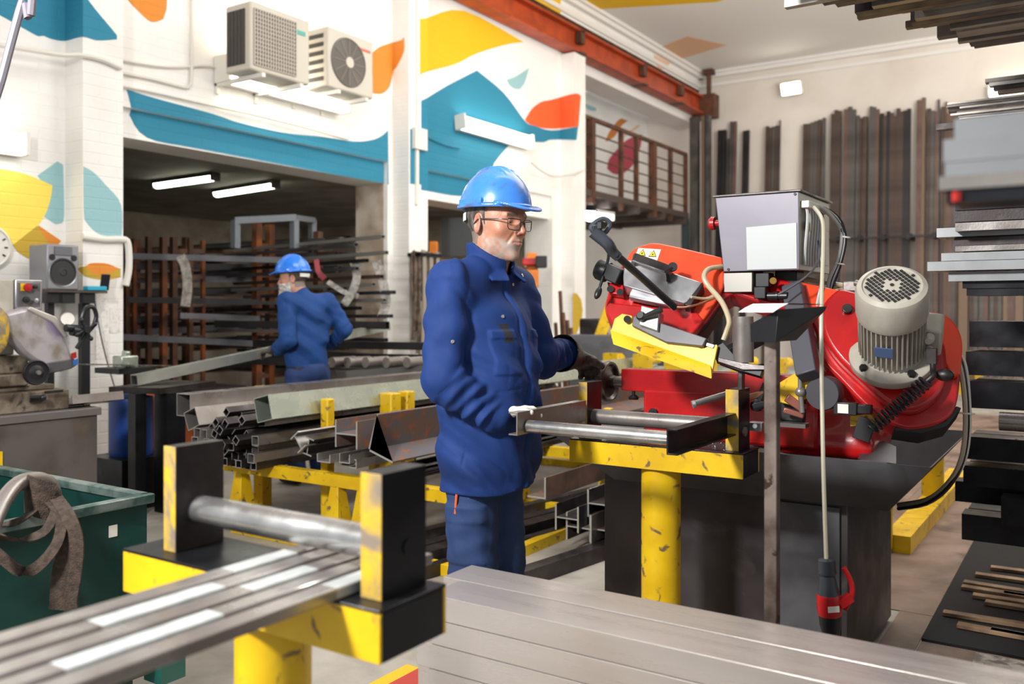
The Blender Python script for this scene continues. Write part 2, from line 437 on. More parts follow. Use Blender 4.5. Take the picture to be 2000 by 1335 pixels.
def s_box(p, c, hs, rr=0.0, M=None):
    q = p - A3(c)
    if M is not None: q = q @ np.array(M)
    q = np.abs(q) - (A3(hs) - rr)
    return np.sqrt((np.maximum(q, 0) ** 2).sum(1)) + np.minimum(q.max(1), 0) - rr
def smin(a, b, k):
    h = np.clip(0.5 + 0.5 * (b - a) / k, 0, 1); return b * (1 - h) + a * h - k * h * (1 - h)
def smax(a, b, k): return -smin(-a, -b, k)
def wob(p, s, seed=0):
    x, y, z = (p * s).T
    return (np.sin(x + 1.7 * np.sin(0.8 * y + seed) + seed) * np.cos(1.1 * z + 1.3 * np.sin(0.9 * x + 2 * seed)) + np.sin(1.9 * y + 1.2 * np.sin(1.3 * z + seed) + 3 * seed) * 0.6) * 0.6
# ------------------------------------------------------------------ hall shell
WX = -6.98; CX = -6.73; BY = 17.8; CZ = 6.3
def wall_box(mb, x0, x1, y0, y1, z0, z1): return mb.b2((x0, y0, z0), (x1, y1, z1))
m = MB(); wall_box(m, -14, 6.2, -3.0, 18.2, -0.2, 0); struct('floor', m, FLOOR)
m = MB(); wall_box(m, -7.5, 6.2, -3.0, 18.2, CZ, CZ + .2); struct('ceiling', m, CEIL)
m = MB()
wall_box(m, WX - .5, WX, -3, 4.39, 0, CZ)                     # solid bay
wall_box(m, WX - .5, WX, 4.39, 12.3, 3.1, CZ)                 # upper wall over the openings
wall_box(m, WX - .5, WX - .06, 4.39, 7.96, 2.85, 3.1)         # lintels, set back under a ledge
wall_box(m, WX - .5, WX - .06, 8.4, 11.75, 2.75, 3.1)
wall_box(m, WX - .5, WX, 7.96, 8.4, 0, 3.1); wall_box(m, WX - .5, WX, 11.75, 12.3, 0, 3.1)
wall_box(m, WX - .5, WX, 12.3, 18, 5.2, CZ)
wall_box(m, WX - 1.4, WX - 1.2, 12.2, 18, 3.2, 5.5)           # wall at the back of the balcony
wall_box(m, WX - 3.6, WX - 3.4, 12.2, 18, 0, 3.2)
struct('wall_left', m, WHITE)
m = MB(); wall_box(m, WX - 3.6, 6.2, BY, BY + .3, 0, CZ); struct('wall_back', m, mat('cream_plaster', '#e4dcd2', 0.8, col2='#d3c8bc', scale=1.2, lo=0.4, hi=0.8, bump=0.1, bscale=8))
m = MB(); wall_box(m, 6.0, 6.2, 3.0, BY, 0, CZ); struct('wall_right', m, WHITE)
for i, y in enumerate((4.04, 8.05, 12.0)):
    m = MB(); wall_box(m, WX - .02, CX, y, y + .35, 0, 5.33 if i == 2 else 5.33); struct('wall_left_pilaster', m, WHITE)
m = MB()                                                       # cove and cornice round the ceiling
m.prism([(0, 0), (.28, 0), (.24, -.1), (.1, -.26), (0, -.3)], 21, frame((0, 1, 0), (0, 0, 1)), (WX, -3, CZ)) if False else None
for k, (d, z) in enumerate(((.16, .05), (.10, .12), (.05, .30))):
    m.b2((WX, -3, CZ - z), (WX + d, BY, CZ - z + .07)); m.b2((WX, BY - d, CZ - z), (6, BY, CZ - z + .07))
struct('trim_1', m, CEIL)

# ------------------------------------------------------------------ murals painted on the wall faces
FACES = []   # axis, value, (lo0,hi0), z range, outward sign
def face(ax, val, a0, a1, z0, z1, sg): FACES.append((ax, val, a0, a1, z0, z1, sg))
face(0, WX, -3, 4.04, 0, CZ, 1); face(0, WX, 4.39, 8.05, 3.1, CZ, 1); face(0, WX, 8.4, 12.0, 3.1, CZ, 1); face(0, WX, 12.35, BY, 5.2, CZ, 1)
face(0, WX - .06, 4.39, 7.96, 2.85, 3.1, 1); face(0, WX - .06, 8.4, 11.75, 2.75, 3.1, 1)
face(0, WX, 7.96, 8.05, 2.0, 3.1, 1); face(0, WX - 1.2, 12.35, BY, 3.3, 5.3, 1); face(0, WX, 11.75, 12.0, 2, 3.1, 1)
for y in (4.04, 8.05, 12.0):
    face(0, CX, y, y + .35, 0, 5.3, 1); face(1, y, WX, CX, 0, 5.3, -1)
def clip(poly, i, v, keep):
    out = []
    for k in range(len(poly)):
        a, b = poly[k], poly[(k + 1) % len(poly)]
        ia, ib = (a[i] - v) * keep >= 0, (b[i] - v) * keep >= 0
        if ia: out.append(a)
        if ia != ib:
            t = (v - a[i]) / (b[i] - a[i]); out.append(tuple(a[j] + t * (b[j] - a[j]) for j in (0, 1)))
    return out
def smooth_poly(p, n=4, sharp=70):
    out = []; N_ = len(p)
    for i in range(N_):
        a, b, c, d = (Vector(p[(i + k - 1) % N_]) for k in range(4))
        if (c - b).length < 12: out.append(tuple(b)); continue
        def corner(u, v, w):
            return (v - u).angle(w - v, 0) > R(50)
        if corner(a, b, c): a = b
        if corner(b, c, d): d = c
        for k in range(n):
            t = k / n; q = 0.5 * ((2 * b) + (c - a) * t + (2 * a - 5 * b + 4 * c - d) * t * t + (3 * b - a - 3 * c + d) * t ** 3)
            out.append((q.x, q.y))
    return out
mural_n = 0
def mural(m_, pts, only=None, sc=None):
    """paint a shape, sighted as a bearing/height outline, on every wall face it covers"""
    global mural_n
    if sc: pts = [(sc[0] + x / sc[2], sc[1] + y / sc[2]) for x, y in pts]
    pts = smooth_poly(pts); mb = MB(); mural_n += 1
    for fi, (ax, val, a0, a1, z0, z1, sg) in enumerate(FACES):
        if only is not None and fi not in only: continue
        n = Vector((1, 0, 0)) if ax == 0 else Vector((0, 1, 0))
        q = [on_plane(x, y, n, n * val) for x, y in pts]
        oth = 1 - ax
        pl = [(v[oth], v.z) for v in q]
        for i, v, kp in ((0, a0, 1), (0, a1, -1), (1, z0, 1), (1, z1, -1)):
            if len(pl) < 3: break
            pl = clip(pl, i, v, kp)
        if len(pl) < 3: continue
        off = val + sg * (0.0025 + 0.0004 * (mural_n % 5))
        vs = [(off, a, z) if ax == 0 else (a, off, z) for a, z in pl]
        vb = [(val, a, z) if ax == 0 else (a, val, z) for a, z in pl]
        k = len(vs); mb.add(vs + vb, [tuple(range(k))] + [(i, (i + 1) % k, k + (i + 1) % k, k + i) for i in range(k)])
    if mb.v: tag(struct('trim_%d' % (mural_n + 1), mb, m_, ang=30), kind='structure')
mural(TEAL, [(-60, 0), (0, 30), (45, 55), (75, 71), (85, 70), (100, 76), (127, 80), (161, 72), (190, 79), (228, 77), (228, 69), (172, 0), (140, -60), (-60, -60)])
mural(ORG, [(235, -25), (250, 0), (270, 22), (290, 40), (302, 43), (318, 38), (325, 15), (325, -25)])
mural(ORG, [(75, 440), (119, 470), (85, 515), (60, 480)])
mural(OLIVE, [(25, 478), (72, 441), (95, 480), (85, 515), (60, 507), (35, 492)])
mural(LTEAL, [(95, 370), (73, 343), (112, 315), (123, 322), (125, 420), (119, 436), (109, 438), (84, 421)])
mural(LYEL, [(-60, 325), (0, 330), (50, 340), (102, 362), (98, 390), (85, 425), (60, 455), (25, 477), (-60, 480)])
mural(LTEAL, [(163, 325), (183, 337), (205, 360), (236, 400), (237, 468), (215, 462), (190, 455), (170, 435), (164, 415)])
mural(OLIVE, [(153, 526), (166, 520), (235, 524), (235, 541), (210, 546), (185, 544), (166, 539)])
mural(ORG, [(166, 520), (176, 514), (206, 514), (232, 524), (215, 532), (185, 536)])
mural(TEAL, [(0, 582), (90, 610), (180, 640), (400, 690), (625, 715), (780, 738), (870, 730), (920, 710), (955, 680), (958, 962), (920, 955), (0, 782), (-300, 718), (-395, 598), (-385, 560), (-408, 467), (-240, 518)], sc=(400, 0, 2.67), only=[1, 4, 6])
mural(TEAL, [(801, 252), (834, 252), (834, 361), (801, 359)], only=[11])
mural(ORG, [(727, 103), (745, 90), (785, 78), (789, 73), (789, 100), (775, 130), (768, 140), (760, 170), (745, 183), (728, 182)])
mural(YEL, [(820, 37), (834, 35), (905, 21), (1022, 82), (985, 88), (930, 105), (890, 125), (834, 140), (820, 146)])
mural(TEAL, [(60, 525), (92, 510), (200, 445), (350, 368), (490, 485), (600, 630), (650, 655), (740, 680), (878, 660), (870, 730), (740, 728), (690, 742), (560, 732), (520, 755), (440, 850), (430, 880), (380, 1000), (260, 1022), (92, 995), (60, 990)], sc=(800, 0, 2.67))
mural(RED_ORG, [(600, 625), (640, 565), (690, 530), (740, 520), (860, 488), (893, 500), (880, 660), (740, 672), (640, 655)], sc=(800, 0, 2.67))
mural(LTEAL, [(505, 415), (550, 400), (622, 355), (600, 430), (575, 465), (550, 465), (520, 445)], sc=(800, 0, 2.67))
mural(LTEAL, [(908, 450), (940, 420), (990, 415), (985, 500), (970, 580), (940, 575), (908, 540)], sc=(800, 0, 2.67), only=[7])
mural(BRN, [(1195, 550), (1190, 600), (1110, 650), (1070, 710), (1020, 740), (1040, 690), (1090, 625), (1140, 605)], sc=(800, 0, 2.67), only=[7])
mural(BRN, [(968, 755), (965, 775), (908, 803), (940, 765)], sc=(800, 0, 2.67), only=[7])
mural(CRIM, [(1210, 700), (1205, 760), (1170, 850), (1120, 900), (1070, 908), (1030, 880), (1040, 830), (1090, 770), (1140, 725)], sc=(800, 0, 2.67), only=[7])
mural(PEACH, [(1205, 640), (1205, 655), (1090, 735), (1085, 728)], sc=(800, 0, 2.67), only=[7])
mural(YEL, [(1483, 615), (1485, 760), (1450, 790), (1422, 790), (1425, 680), (1445, 640)], sc=(800, 0, 2.67), only=[7])
mural(YEL, [(1380, 810), (1405, 805), (1400, 860), (1380, 880)], sc=(800, 0, 2.67), only=[7])
mural(YEL, [(1415, 800), (1440, 800), (1435, 870), (1420, 885)], sc=(800, 0, 2.67), only=[7])
mural(LTEAL, [(1350, 820), (1345, 1000), (1290, 1010), (1290, 900), (1320, 840)], sc=(800, 0, 2.67), only=[7])
mural(YEL, [(480, -60), (550, 0), (740, 105), (820, 140), (880, 95), (915, 68), (820, 0), (700, -60)], sc=(800, 0, 2.67), only=[1, 2])
mural(PEACH, [(1276, 107), (1309, 124), (1287, 139)], only=[3, 2])
FACES.clear()
def ceiling_paint(m_, pts, n):
    q = [on_plane(x, y, (0, 0, 1), (0, 0, CZ - .003)) for x, y in pts]; k = len(q); mb = MB()
    mb.add(q + [v + Vector((0, 0, .0028)) for v in q], [tuple(range(k))] + [(i, (i + 1) % k, k + (i + 1) % k, k + i) for i in range(k)])
    struct('trim_%d' % n, mb, m_)
ceiling_paint(YEL, [(1139, 0), (1171, 18), (1400, 4), (1440, -8), (1480, -60), (1100, -60)], 60)
ceiling_paint(PEACH, [(1291, 92), (1343, 71), (1420, 88), (1331, 115)], 61)

# ------------------------------------------------------------------ store room behind the openings
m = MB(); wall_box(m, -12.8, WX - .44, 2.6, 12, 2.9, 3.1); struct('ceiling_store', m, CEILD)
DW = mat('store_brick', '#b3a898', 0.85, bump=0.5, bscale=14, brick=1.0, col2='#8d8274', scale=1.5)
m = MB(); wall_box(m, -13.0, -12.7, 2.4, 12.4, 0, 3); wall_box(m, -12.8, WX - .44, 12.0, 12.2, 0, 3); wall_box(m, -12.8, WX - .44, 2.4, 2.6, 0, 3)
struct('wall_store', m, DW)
m = MB(); m.b2((WX - .502, 7.955, 0), (WX - .06, 7.965, 2.85)); struct('wall_jamb', m, mat('soiled_plaster', '#c9bcae', 0.8, col2='#a3917f', scale=2.5, col3='#7a6655', s3=3, lo3=.56, hi3=.75))
m = MB(); m.prism([(WX, .01), (WX + .02, .01), (WX + .02, .01)], .1) if False else None
# dirt on the foot of the first pilaster is wear with its own outline
# ------------------------------------------------------------------ crane beam on the pilasters
t = thing('crane_beam', 'long orange steel crane runway beam carried on the white pilasters', 'beam', (CX - .12, 8, 5.33))
m = MB(); m.section(Hsec(.36, .24, .02, .03), (CX - .08, -2, 5.53), (CX - .08, 17.3, 5.53)); mk('girder', m, ORBEAM, t)
m = MB(); m.section(Hsec(.12, .06, .02, .02), (CX - .08, -2, 5.77), (CX - .08, 17.3, 5.77)); mk('rail', m, BRACK, t)
for y in (8.25, 12.2, 14.5, 16.2):
    m = MB(); m.b2((CX - .2, y - .1, 5.345), (CX + .06, y + .1, 5.36)); m.b2((CX - .05, y - .07, 5.5), (CX + .04, y + .07, 5.70)); mk('clamp_plate', m, BRACK, t)
m = MB(); m.cyl((WX + .3, 17.55, 5.3), (WX + .3, 17.55, 6.28), .05); m.b2((WX + .2, 17.45, 6.2), (WX + .4, 17.65, 6.29)); m.b2((WX + .05, 17.31, 5.28), (WX + .5, 17.6, 5.75))
mk('end_bracket', m, BRACK, t)

# ------------------------------------------------------------------ balcony
m = MB(); wall_box(m, WX - 1.3, CX, 12.35, 16.6, 3.17, 3.27); m.b2((WX - 1.3, 12.35, 3.02), (WX - 1.2, 16.6, 3.17))
for y in (13.2, 14.3, 15.4, 16.5): m.b2((WX - 3.3, y - .05, 3.04), (CX, y + .05, 3.17))
struct('floor_balcony', m, mat('dark_slab', '#4b3f3a', 0.6))
t = thing('balcony_railing', 'brown steel balcony railing above the far end of the hall', 'railing', (CX - .05, 14.5, 3.27))
xr = CX - .05
for y in (12.62, 13.7, 15.0, 16.55, 14.3, 15.8):
    m = MB(); w = .035 if y not in (12.62, 15.0) else .06
    m.b2((xr - w, y - w, 3.05), (xr + w, y + w, 4.42)); mk('post', m, BRACK, t)
for z, w in ((4.42, .03), (4.18, .01), (3.98, .01), (3.78, .01), (3.58, .01), (3.40, .01)):
    m = MB(); m.b2((xr - w, 12.35, z - w), (xr + w, 16.58, z + w)); mk('handrail' if z > 4.4 else 'rail', m, BRACK, t)
m = MB(); m.b2((CX - .12, 16.5, 0), (CX - .0, 16.62, 3.17)); mk('steel_column', m, mat('dark_green_steel', '#2e3b3a', .5), label='dark green steel column carrying the balcony end', cat='column', loc=(CX - .06, 16.56, 0))
m = MB(); m.b2((WX - 1.2, 15.0, 3.3), (WX - 1.17, 15.35, 4.95)); struct('window_1', m, mat('pale_door', '#e9e4d6', .5))
m = MB(); m.b2((WX - 1.2, 14.55, 3.3), (WX - 1.165, 14.75, 4.95)); struct('window_2', m, mat('dark_glass', '#2b2d2e', .2))

# ------------------------------------------------------------------ tubes and lamps
def tube_light(name, a, b, label, nrm, glow=GLOW, w=.16, d=.09, group=None, body=WPLAS):
    """surface batten: housing fixed at a-b, diffuser pushed out along nrm"""
    a = Vector(a); b = Vector(b); nrm = Vector(nrm).normalized(); ax = (b - a).normalized()
    t = thing(name, label, 'light', (a + b) / 2, group)
    m = MB(); m.bar(a + nrm * d * .2, b + nrm * d * .2, w, d * .4, up=nrm); mk('housing', m, body, t, bevel=.004)
    m = MB(); Mx = frame(ax, nrm)
    pts = [(math.cos(k * PI / 10) * w * .46, d * .4 + math.sin(k * PI / 10) * d * .62) for k in range(11)]
    m.prism(pts, (b - a).length - .04, Mx, a + ax * .02); mk('diffuser', m, glow, t)
    for e in (a, b):
        m = MB(); m.bar(e - ax * .012 + nrm * d * .5, e + ax * .02 + nrm * d * .5, w * .98, d * 1.06, up=nrm); mk('end_cap', m, body, t, bevel=.004)
    return t
def wall_y(px, x): d = ray(px, 606); return x / d.x * d.y
def wpt(px, py, x): return on_plane(px, py, (1, 0, 0), (x, 0, 0))
a = wpt(432, 172, WX + .1); b = wpt(668, 215, WX + .1)
tube_light('tube_light', (WX + .02, a.y, 3.62), (WX + .02, b.y, 3.62), 'long glowing tube light fitting on the white wall under the two air conditioners', (1, 0, 0), w=.26, d=.2)
a = wpt(899, 285, WX + .1); b = wpt(1034, 312, WX + .1)
tube_light('tube_light', (WX + .02, a.y, 3.78), (WX + .02, b.y, 3.78), 'glowing tube light fitting over the teal mountain painting', (1, 0, .1), w=.2, d=.16)
a = wpt(-60, 296, WX + .1); b = wpt(46, 297, WX + .1)
tube_light('tube_light', (WX + .02, a.y, 2.62), (WX + .02, b.y, 2.62), 'glowing tube light fitting low on the wall at the left edge of the picture', (1, 0, 0), w=.18, d=.14)
def ceil_pt(px, py, z): return on_plane(px, py, (0, 0, 1), (0, 0, z))
for (x0, y0, x1, y1, lb) in ((305, 362, 420, 346, 'lit tube light on the store room ceiling, the left one of the pair'), (422, 379, 538, 361, 'lit tube light on the store room ceiling, the right one of the pair'),
                             (830, 428, 925, 421, 'lit tube light hanging in the second opening beside the worker with spectacles')):
    a = ceil_pt(x0, y0, 2.84); b = ceil_pt(x1, y1, 2.84)
    if x0 > 800:
        a = P(830, 428, 12.2); b = P(930, 421, 13.2)
    a.z = b.z = 2.89
    tube_light('tube_light', a, b, lb, (0, 0, -1), glow=GLOWS, w=.12, d=.09, group='tube lights in the store', body=STEELD)
a = P(1139, 396, 14.6); b = P(1190, 400, 15.3)
tube_light('tube_light', (a.x, a.y, 3.03), (b.x, b.y, 3.03), 'short lit tube light under the balcony floor', (0, 0, -1), w=.2, d=.14)
p = P(1152, 420, 14.5); t = thing('work_lamp', 'round work lamp shining under the balcony', 'lamp', (p.x, p.y, p.z - .1))
m = MB(); m.ell(p, (.10, .10, .10)); mk('bulb', m, mat('lit_lamp', '#ffffff', .5, emit='#eaf6ff', es=90), t)
m = MB(); m.cyl(p + Vector((0, 0, .08)), (p.x, p.y, 3.04), .02); m.lathe([(.03, .16), (.14, .06), (.14, .05)], p, caps=False); mk('holder', m, BLACK, t)
q = P(1547, 172, 17.45); t = thing('floodlight', 'square white floodlight lit on the cream back wall above the upright bars', 'lamp', q)
m = MB(); Mf = frame((-.1, -1, -.35)); m.box(q, (.42, .26, .12), Mf); mk('housing', m, WPLAS, t, bevel=.01)
m = MB(); m.box(q + Mf @ Vector((0, 0, .065)), (.36, .21, .012), Mf); mk('lens', m, mat('lit_flood', '#ffffff', .5, emit='#fff8e8', es=25), t)
m = MB(); m.bar(q, (q.x, BY, q.z + .05), .05, .05); mk('bracket', m, WPLAS, t)
m = MB(); m.b2((-1.0, BY - .12, 5.3), (0.2, BY - .02, 5.42))
tube_light('tube_light', (-1.6, BY - .02, 5.2), (-.3, BY - .02, 5.2), 'bright tube light on the back wall behind the stored steel at the right', (0, -1, 0), w=.2, d=.14)

# ------------------------------------------------------------------ air conditioners on brackets
def ac(px0, px1, ytop, ybot, label, grille):
    x1 = WX + .62; a = wpt(px0, ytop, x1); b = wpt(px1, ybot, x1); zt = a.z; h = .62 if grille else .6
    # front corners: near edge px0 (smaller y), far edge px1
    y0, y1 = a.y, b.y; zb = zt - (CAM_H * 0 + h * 1.0)
    t = thing('air_conditioner', label, 'air conditioner', (x1 - .17, (y0 + y1) / 2, zb))
    m = MB(); m.b2((x1 - .34, y0, zb), (x1, y1, zt)); mk('casing', m, mat('ac_beige', '#c9c2b4', .5), t, bevel=.02)
    yc = y0 + (y1 - y0) * .44; zc = (zt + zb) / 2
    GR = mat('ac_grille_grey', '#8c847a', .5); DK = mat('ac_dark', '#3b3836', .6)
    if grille:
        m = MB(); m.b2((x1, y0 + .04, zb + .05), (x1 + .006, yc + .22, zt - .06)); m.cyl((x1 - .02, yc - .03, zc), (x1 + .012, yc - .03, zc), .06); mk('grille_plate', m, DK, t)
        m = MB(); n = 16
        for k in range(n + 1):
            y = y0 + .04 + (yc + .22 - y0 - .04) * k / n; m.b2((x1 + .004, y - .006, zb + .05), (x1 + .016, y + .006, zt - .06))
        for k in range(15):
            z = zb + .05 + (zt - zb - .11) * k / 14; m.b2((x1 + .006, y0 + .04, z - .0045), (x1 + .014, yc + .22, z + .0045))
        mk('grille', m, mat('ac_grille_light', '#b7aea1', .5), t)
        m = MB()
        for k in range(5): m.b2((x1 - .31 + k * .05, y0 - .008, zb + .06), (x1 - .27 + k * .05, y0 - .001, zt - .06))
        mk('side_grille', m, DK, t)
        m = MB(); m.b2((x1 + .001, y1 - .24, zt - .16), (x1 + .006, y1 - .06, zt - .12)); mk('badge', m, mat('teal_badge', '#4fa79b', .4), t, label='small teal badge')
    else:
        m = MB(); m.lathe([(.25, -.03), (.25, .005), (.235, .012), (.235, -.02)], (x1, yc, zc), (1, 0, 0), 40, caps=False)
        m.cyl((x1 + .001, yc, zc), (x1 + .006, yc, zc), .235, n=40); mk('fan_opening', m, mat('fan_dark', '#6f6a63', .6), t)
        m = MB()
        for r in [.07 + .021 * k for k in range(9)]:
            m.tube([(x1 + .016, yc + r * math.cos(q), zc + r * math.sin(q)) for q in [2 * PI * j / 32 for j in range(33)]], .0035, 5, smooth=False)
        for j in range(12):
            q = 2 * PI * j / 12; m.cyl((x1 + .016, yc + .05 * math.cos(q), zc + .05 * math.sin(q)), (x1 + .016, yc + .24 * math.cos(q), zc + .24 * math.sin(q)), .004, n=6)
        mk('fan_guard', m, GR, t)
        m = MB(); m.cyl((x1, yc, zc), (x1 + .025, yc, zc), .055); mk('hub', m, mat('ac_beige', '', 0), t)
        m = MB()
        for k in range(6): m.b2((x1 - .28, y0 - .008, zb + .07 + k * .085), (x1 - .06, y0 - .001, zb + .11 + k * .085))
        mk('side_louvre', m, DK, t)
        m = MB(); m.b2((x1 + .001, y1 - .24, zt - .13), (x1 + .005, y1 - .05, zt - .105)); mk('badge', m, mat('red_badge', '#d06a58', .4), t, label='small red badge')
    for y in (y0 + .12, y1 - .14):
        m = MB(); m.b2((WX + .002, y - .02, zb - .05), (x1 + .04, y + .02, zb - .012)); m.b2((WX + .002, y - .02, zb - .12), (WX + .03, y + .02, zb - .012)); mk('wall_bracket', m, WPLAS, t)
    return t
ac(489, 605, 0, 112, 'upper left air conditioner with a square slatted grille and teal badge', True)
ac(640, 729, 50, 170, 'air conditioner with a round fan guard, right of the square grilled one', False)
# pipes and cables clipped to the white wall
def wall_run(name, pts, r, m_, label, cat, x=None, group=None):
    x = WX + .03 if x is None else x
    mb = MB(); mb.tube([wpt(a, b, x) for a, b in pts], r, 6); return mk(name, mb, m_, label=label, cat=cat, group=group)
CAB = mat('painted_cable', '#dcd8d0', .6)
wall_run('wall_cable', [(237, 117), (300, 128), (350, 131), (400, 128), (425, 135), (432, 155)], .012, CAB, 'thin white cable looping to the left end of the long tube light', 'cable')
wall_run('wall_conduit', [(374, -20), (374, 60), (374, 150), (370, 168), (358, 170), (300, 155), (237, 142)], .014, CAB, 'white conduit dropping down the wall and bending left toward the first pilaster', 'conduit')
wall_run('wall_cable', [(237, 168), (300, 180), (400, 203), (500, 225), (600, 250), (680, 272)], .012, CAB, 'white cable running along the wall just above the teal band', 'cable')
wall_run('wall_conduit', [(-20, 85), (60, 98), (120, 107), (160, 108), (200, 117), (236, 133)], .022, CAB, 'thick white conduit across the first bay and pilaster below the teal painting', 'conduit', x=CX + .02)
wall_run('wall_cable', [(835, 268), (870, 283), (898, 289)], .012, TEAL, 'teal painted cable to the tube light over the mountain painting', 'cable')
wall_run('wall_cable', [(1036, 316), (1060, 335), (1085, 345), (1120, 340), (1139, 332)], .014, CAB, 'drooping white cable right of the mountain tube light', 'cable', x=CX + .03)
mb = MB(); mb.b2((CX + .002, 8.1, 3.25), (CX + .06, 8.32, 3.5)); mb.b2((CX + .002, 8.15, 2.6), (CX + .03, 8.2, 3.3)); mb.b2((CX + .005, 8.17, 3.5), (CX + .02, 8.19, 5.3))
mk('junction_box', mb, WPLAS, label='white junction box with trunking on the second pilaster', cat='junction box')
mb = MB(); mb.tube([P(150, -2706, 2.6), P(120, -1200, 2.6), P(68, -60, 2.6), P(45, 0, 2.6), P(20, 90, 2.6), P(0, 165, 2.6), P(-25, 240, 2.6)], .012, 8)
mk('hanging_hose', mb, mat('grey_hose', '#77737c', .4), label='grey hose hanging at the top left corner', cat='hose')
# clock
p = wpt(-24, 482, WX + .02); t = thing('wall_clock', 'round white wall clock at the left edge by the yellow painting', 'clock', (p.x, p.y, p.z - .16))
m = MB(); m.lathe([(.001, .05), (.14, .05), (.15, .06), (.165, .05), (.165, 0)], (WX, p.y, p.z), (1, 0, 0), 32); mk('case', m, WPLAS, t)
for k in range(12):
    m = MB(); q = 2 * PI * k / 12; m.box((WX + .052, p.y + .12 * math.cos(q), p.z + .12 * math.sin(q)), (.003, .012, .025), Matrix.Rotation(q - PI / 2, 3, 'X')); mk('hour_mark', m, BLACK, t)
m = MB(); m.box((WX + .054, p.y + .03, p.z + .03), (.003, .01, .08), Matrix.Rotation(-.8, 3, 'X')); mk('hand', m, BLACK, t)
# ------------------------------------------------------------------ roller stands feeding the saw
def roller_stand(y, label, arms, xl=-1.64, xr=-1.0, ym=0):
    """yellow column on the floor, deep yellow cross channel, two uprights and a roller"""
    t = thing('roller_stand', label, 'roller stand', ((xl + xr) / 2, y + .085, 0))
    zt = .88; xm = (xl + xr) / 2
    m = MB(); m.cyl((xm, y + .085, 0), (xm, y + .085, zt - .01), .0695, n=40); mk('column', m, YPAINT, t)
    m = MB(); m.b2((xm - .15, y - .05, 0), (xm + .15, y + .22, .012)); mk('base_plate', m, YPAINT, t, bevel=.002)
    m = MB(); th = .006
    m.use(YPAINT); m.b2((xl, y, zt - .085), (xr, y + th, zt - .0005)); m.b2((xl, y + .17 - th, zt - .085), (xr, y + .17, zt - .0005))
    m.use(BLACKST); m.b2((xl, y - .0005, zt - .006), (xr, y + .1705, zt))
    m.b2((xr - .008, y + .007, zt - .085), (xr - .001, y + .163, zt - .007)); mk('cross_channel', m, None, t, bevel=.0015)
    ux = (xl + .08, xr - .073) if not arms else (xl + .019, xr - .072)
    for i, x in enumerate(ux):
        w = .036 if i == 0 else .045
        m = MB(); m.use(YWORN); m.b2((x, y + .035, zt), (x + w, y + .037, zt + .205))
        m.use(STEELD if i == 0 else BLACKST); m.b2((x, y + .0372, zt), (x + w, y + .15, zt + .205))
        mk('upright', m, None, t, bevel=.003)
        if not arms:
            m = MB(); m.cyl((x + w, y + .1, zt + .075), (x + w + .003, y + .1, zt + .075), .012); mk('bolt', m, BLACKST, t)
    m = MB(); m.cyl((ux[0] + .036, y + .09, zt + .075), (ux[1], y + .09, zt + .075), .028, n=32); mk('roller', m, STEELB if not arms else STEEL, t)
    if arms:
        for i, x in enumerate((xl + .07, xr - .07)):
            sec = Usec(.075, .034, .005); sg = 1 if i else -1
            if sg < 0: sec = [(-a, b) for a, b in sec]
            m = MB(); m.section([(-sg * a if False else a * (1 if sg < 0 else 1), b) for a, b in sec], (x, y + (.0 if i == 0 else .1), zt + .105 if i == 0 else zt + .09), (x, y - .46, zt + .105 if i == 0 else zt + .09))
            mk('channel_arm', m, STEEL if i == 0 else BLACKST, t, bevel=.001)
        m = MB(); m.cyl((xl + .074, y - .40, zt + .092), (xr - .074, y - .40, zt + .092), .021, n=28); mk('front_roller', m, STEELB, t)
        m = MB(); m.cyl((xr - .03, y + .09, zt + .06), (xr - .02, y + .09, zt + .06), .016); mk('bolt', m, STEEL, t)
    return t
roller_stand(1.05, 'blurred roller stand nearest the camera with a single roller and worn yellow uprights', False, xl=-1.61, xr=-.937)
ST = roller_stand(2.86, 'yellow roller stand in front of the saw with two rollers between channel arms', True, xl=-1.626, xr=-.972)
m = MB(); r_ = random.Random(3)
for k in range(420):
    x = r_.uniform(-1.6, -1.0); y = 2.87 + .15 * r_.random() ** .8; s = r_.uniform(.002, .006)
    m.box((x, y, .882 + r_.random() * .004 * (1 if k % 3 else 3)), (s, s * .6, s * .5), Euler((r_.random() * 3, r_.random() * 3, r_.random() * 3)).to_matrix())
mk('metal_chips', m, mat('steel_chips', '#6a6664', .4, .7), label='grey cutting chips scattered on the cross channel of the stand by the saw', cat='metal chips', kind='stuff')

# ------------------------------------------------------------------ the band saw
T0 = 3.2
def onY(px, py, y): return on_plane(px, py, (0, 1, 0), (0, y, 0))
SAW = thing('band_saw', 'red metal cutting band saw with raised bow, standing on a dark grey cabinet', 'band saw', (-1.2, 3.7, 0))
# cabinet
m = MB(); m.b2((-1.73, 3.34, .02), (-.75, 4.15, .70)); m.b2((-1.71, 3.36, 0), (-.77, 4.1, .02)); mk('cabinet', m, DGREY, SAW, bevel=.004)
m = MB(); m.b2((-1.03, 3.325, .06), (-.775, 3.338, .64)); mk('cabinet_door', m, CHAR, SAW, bevel=.003)
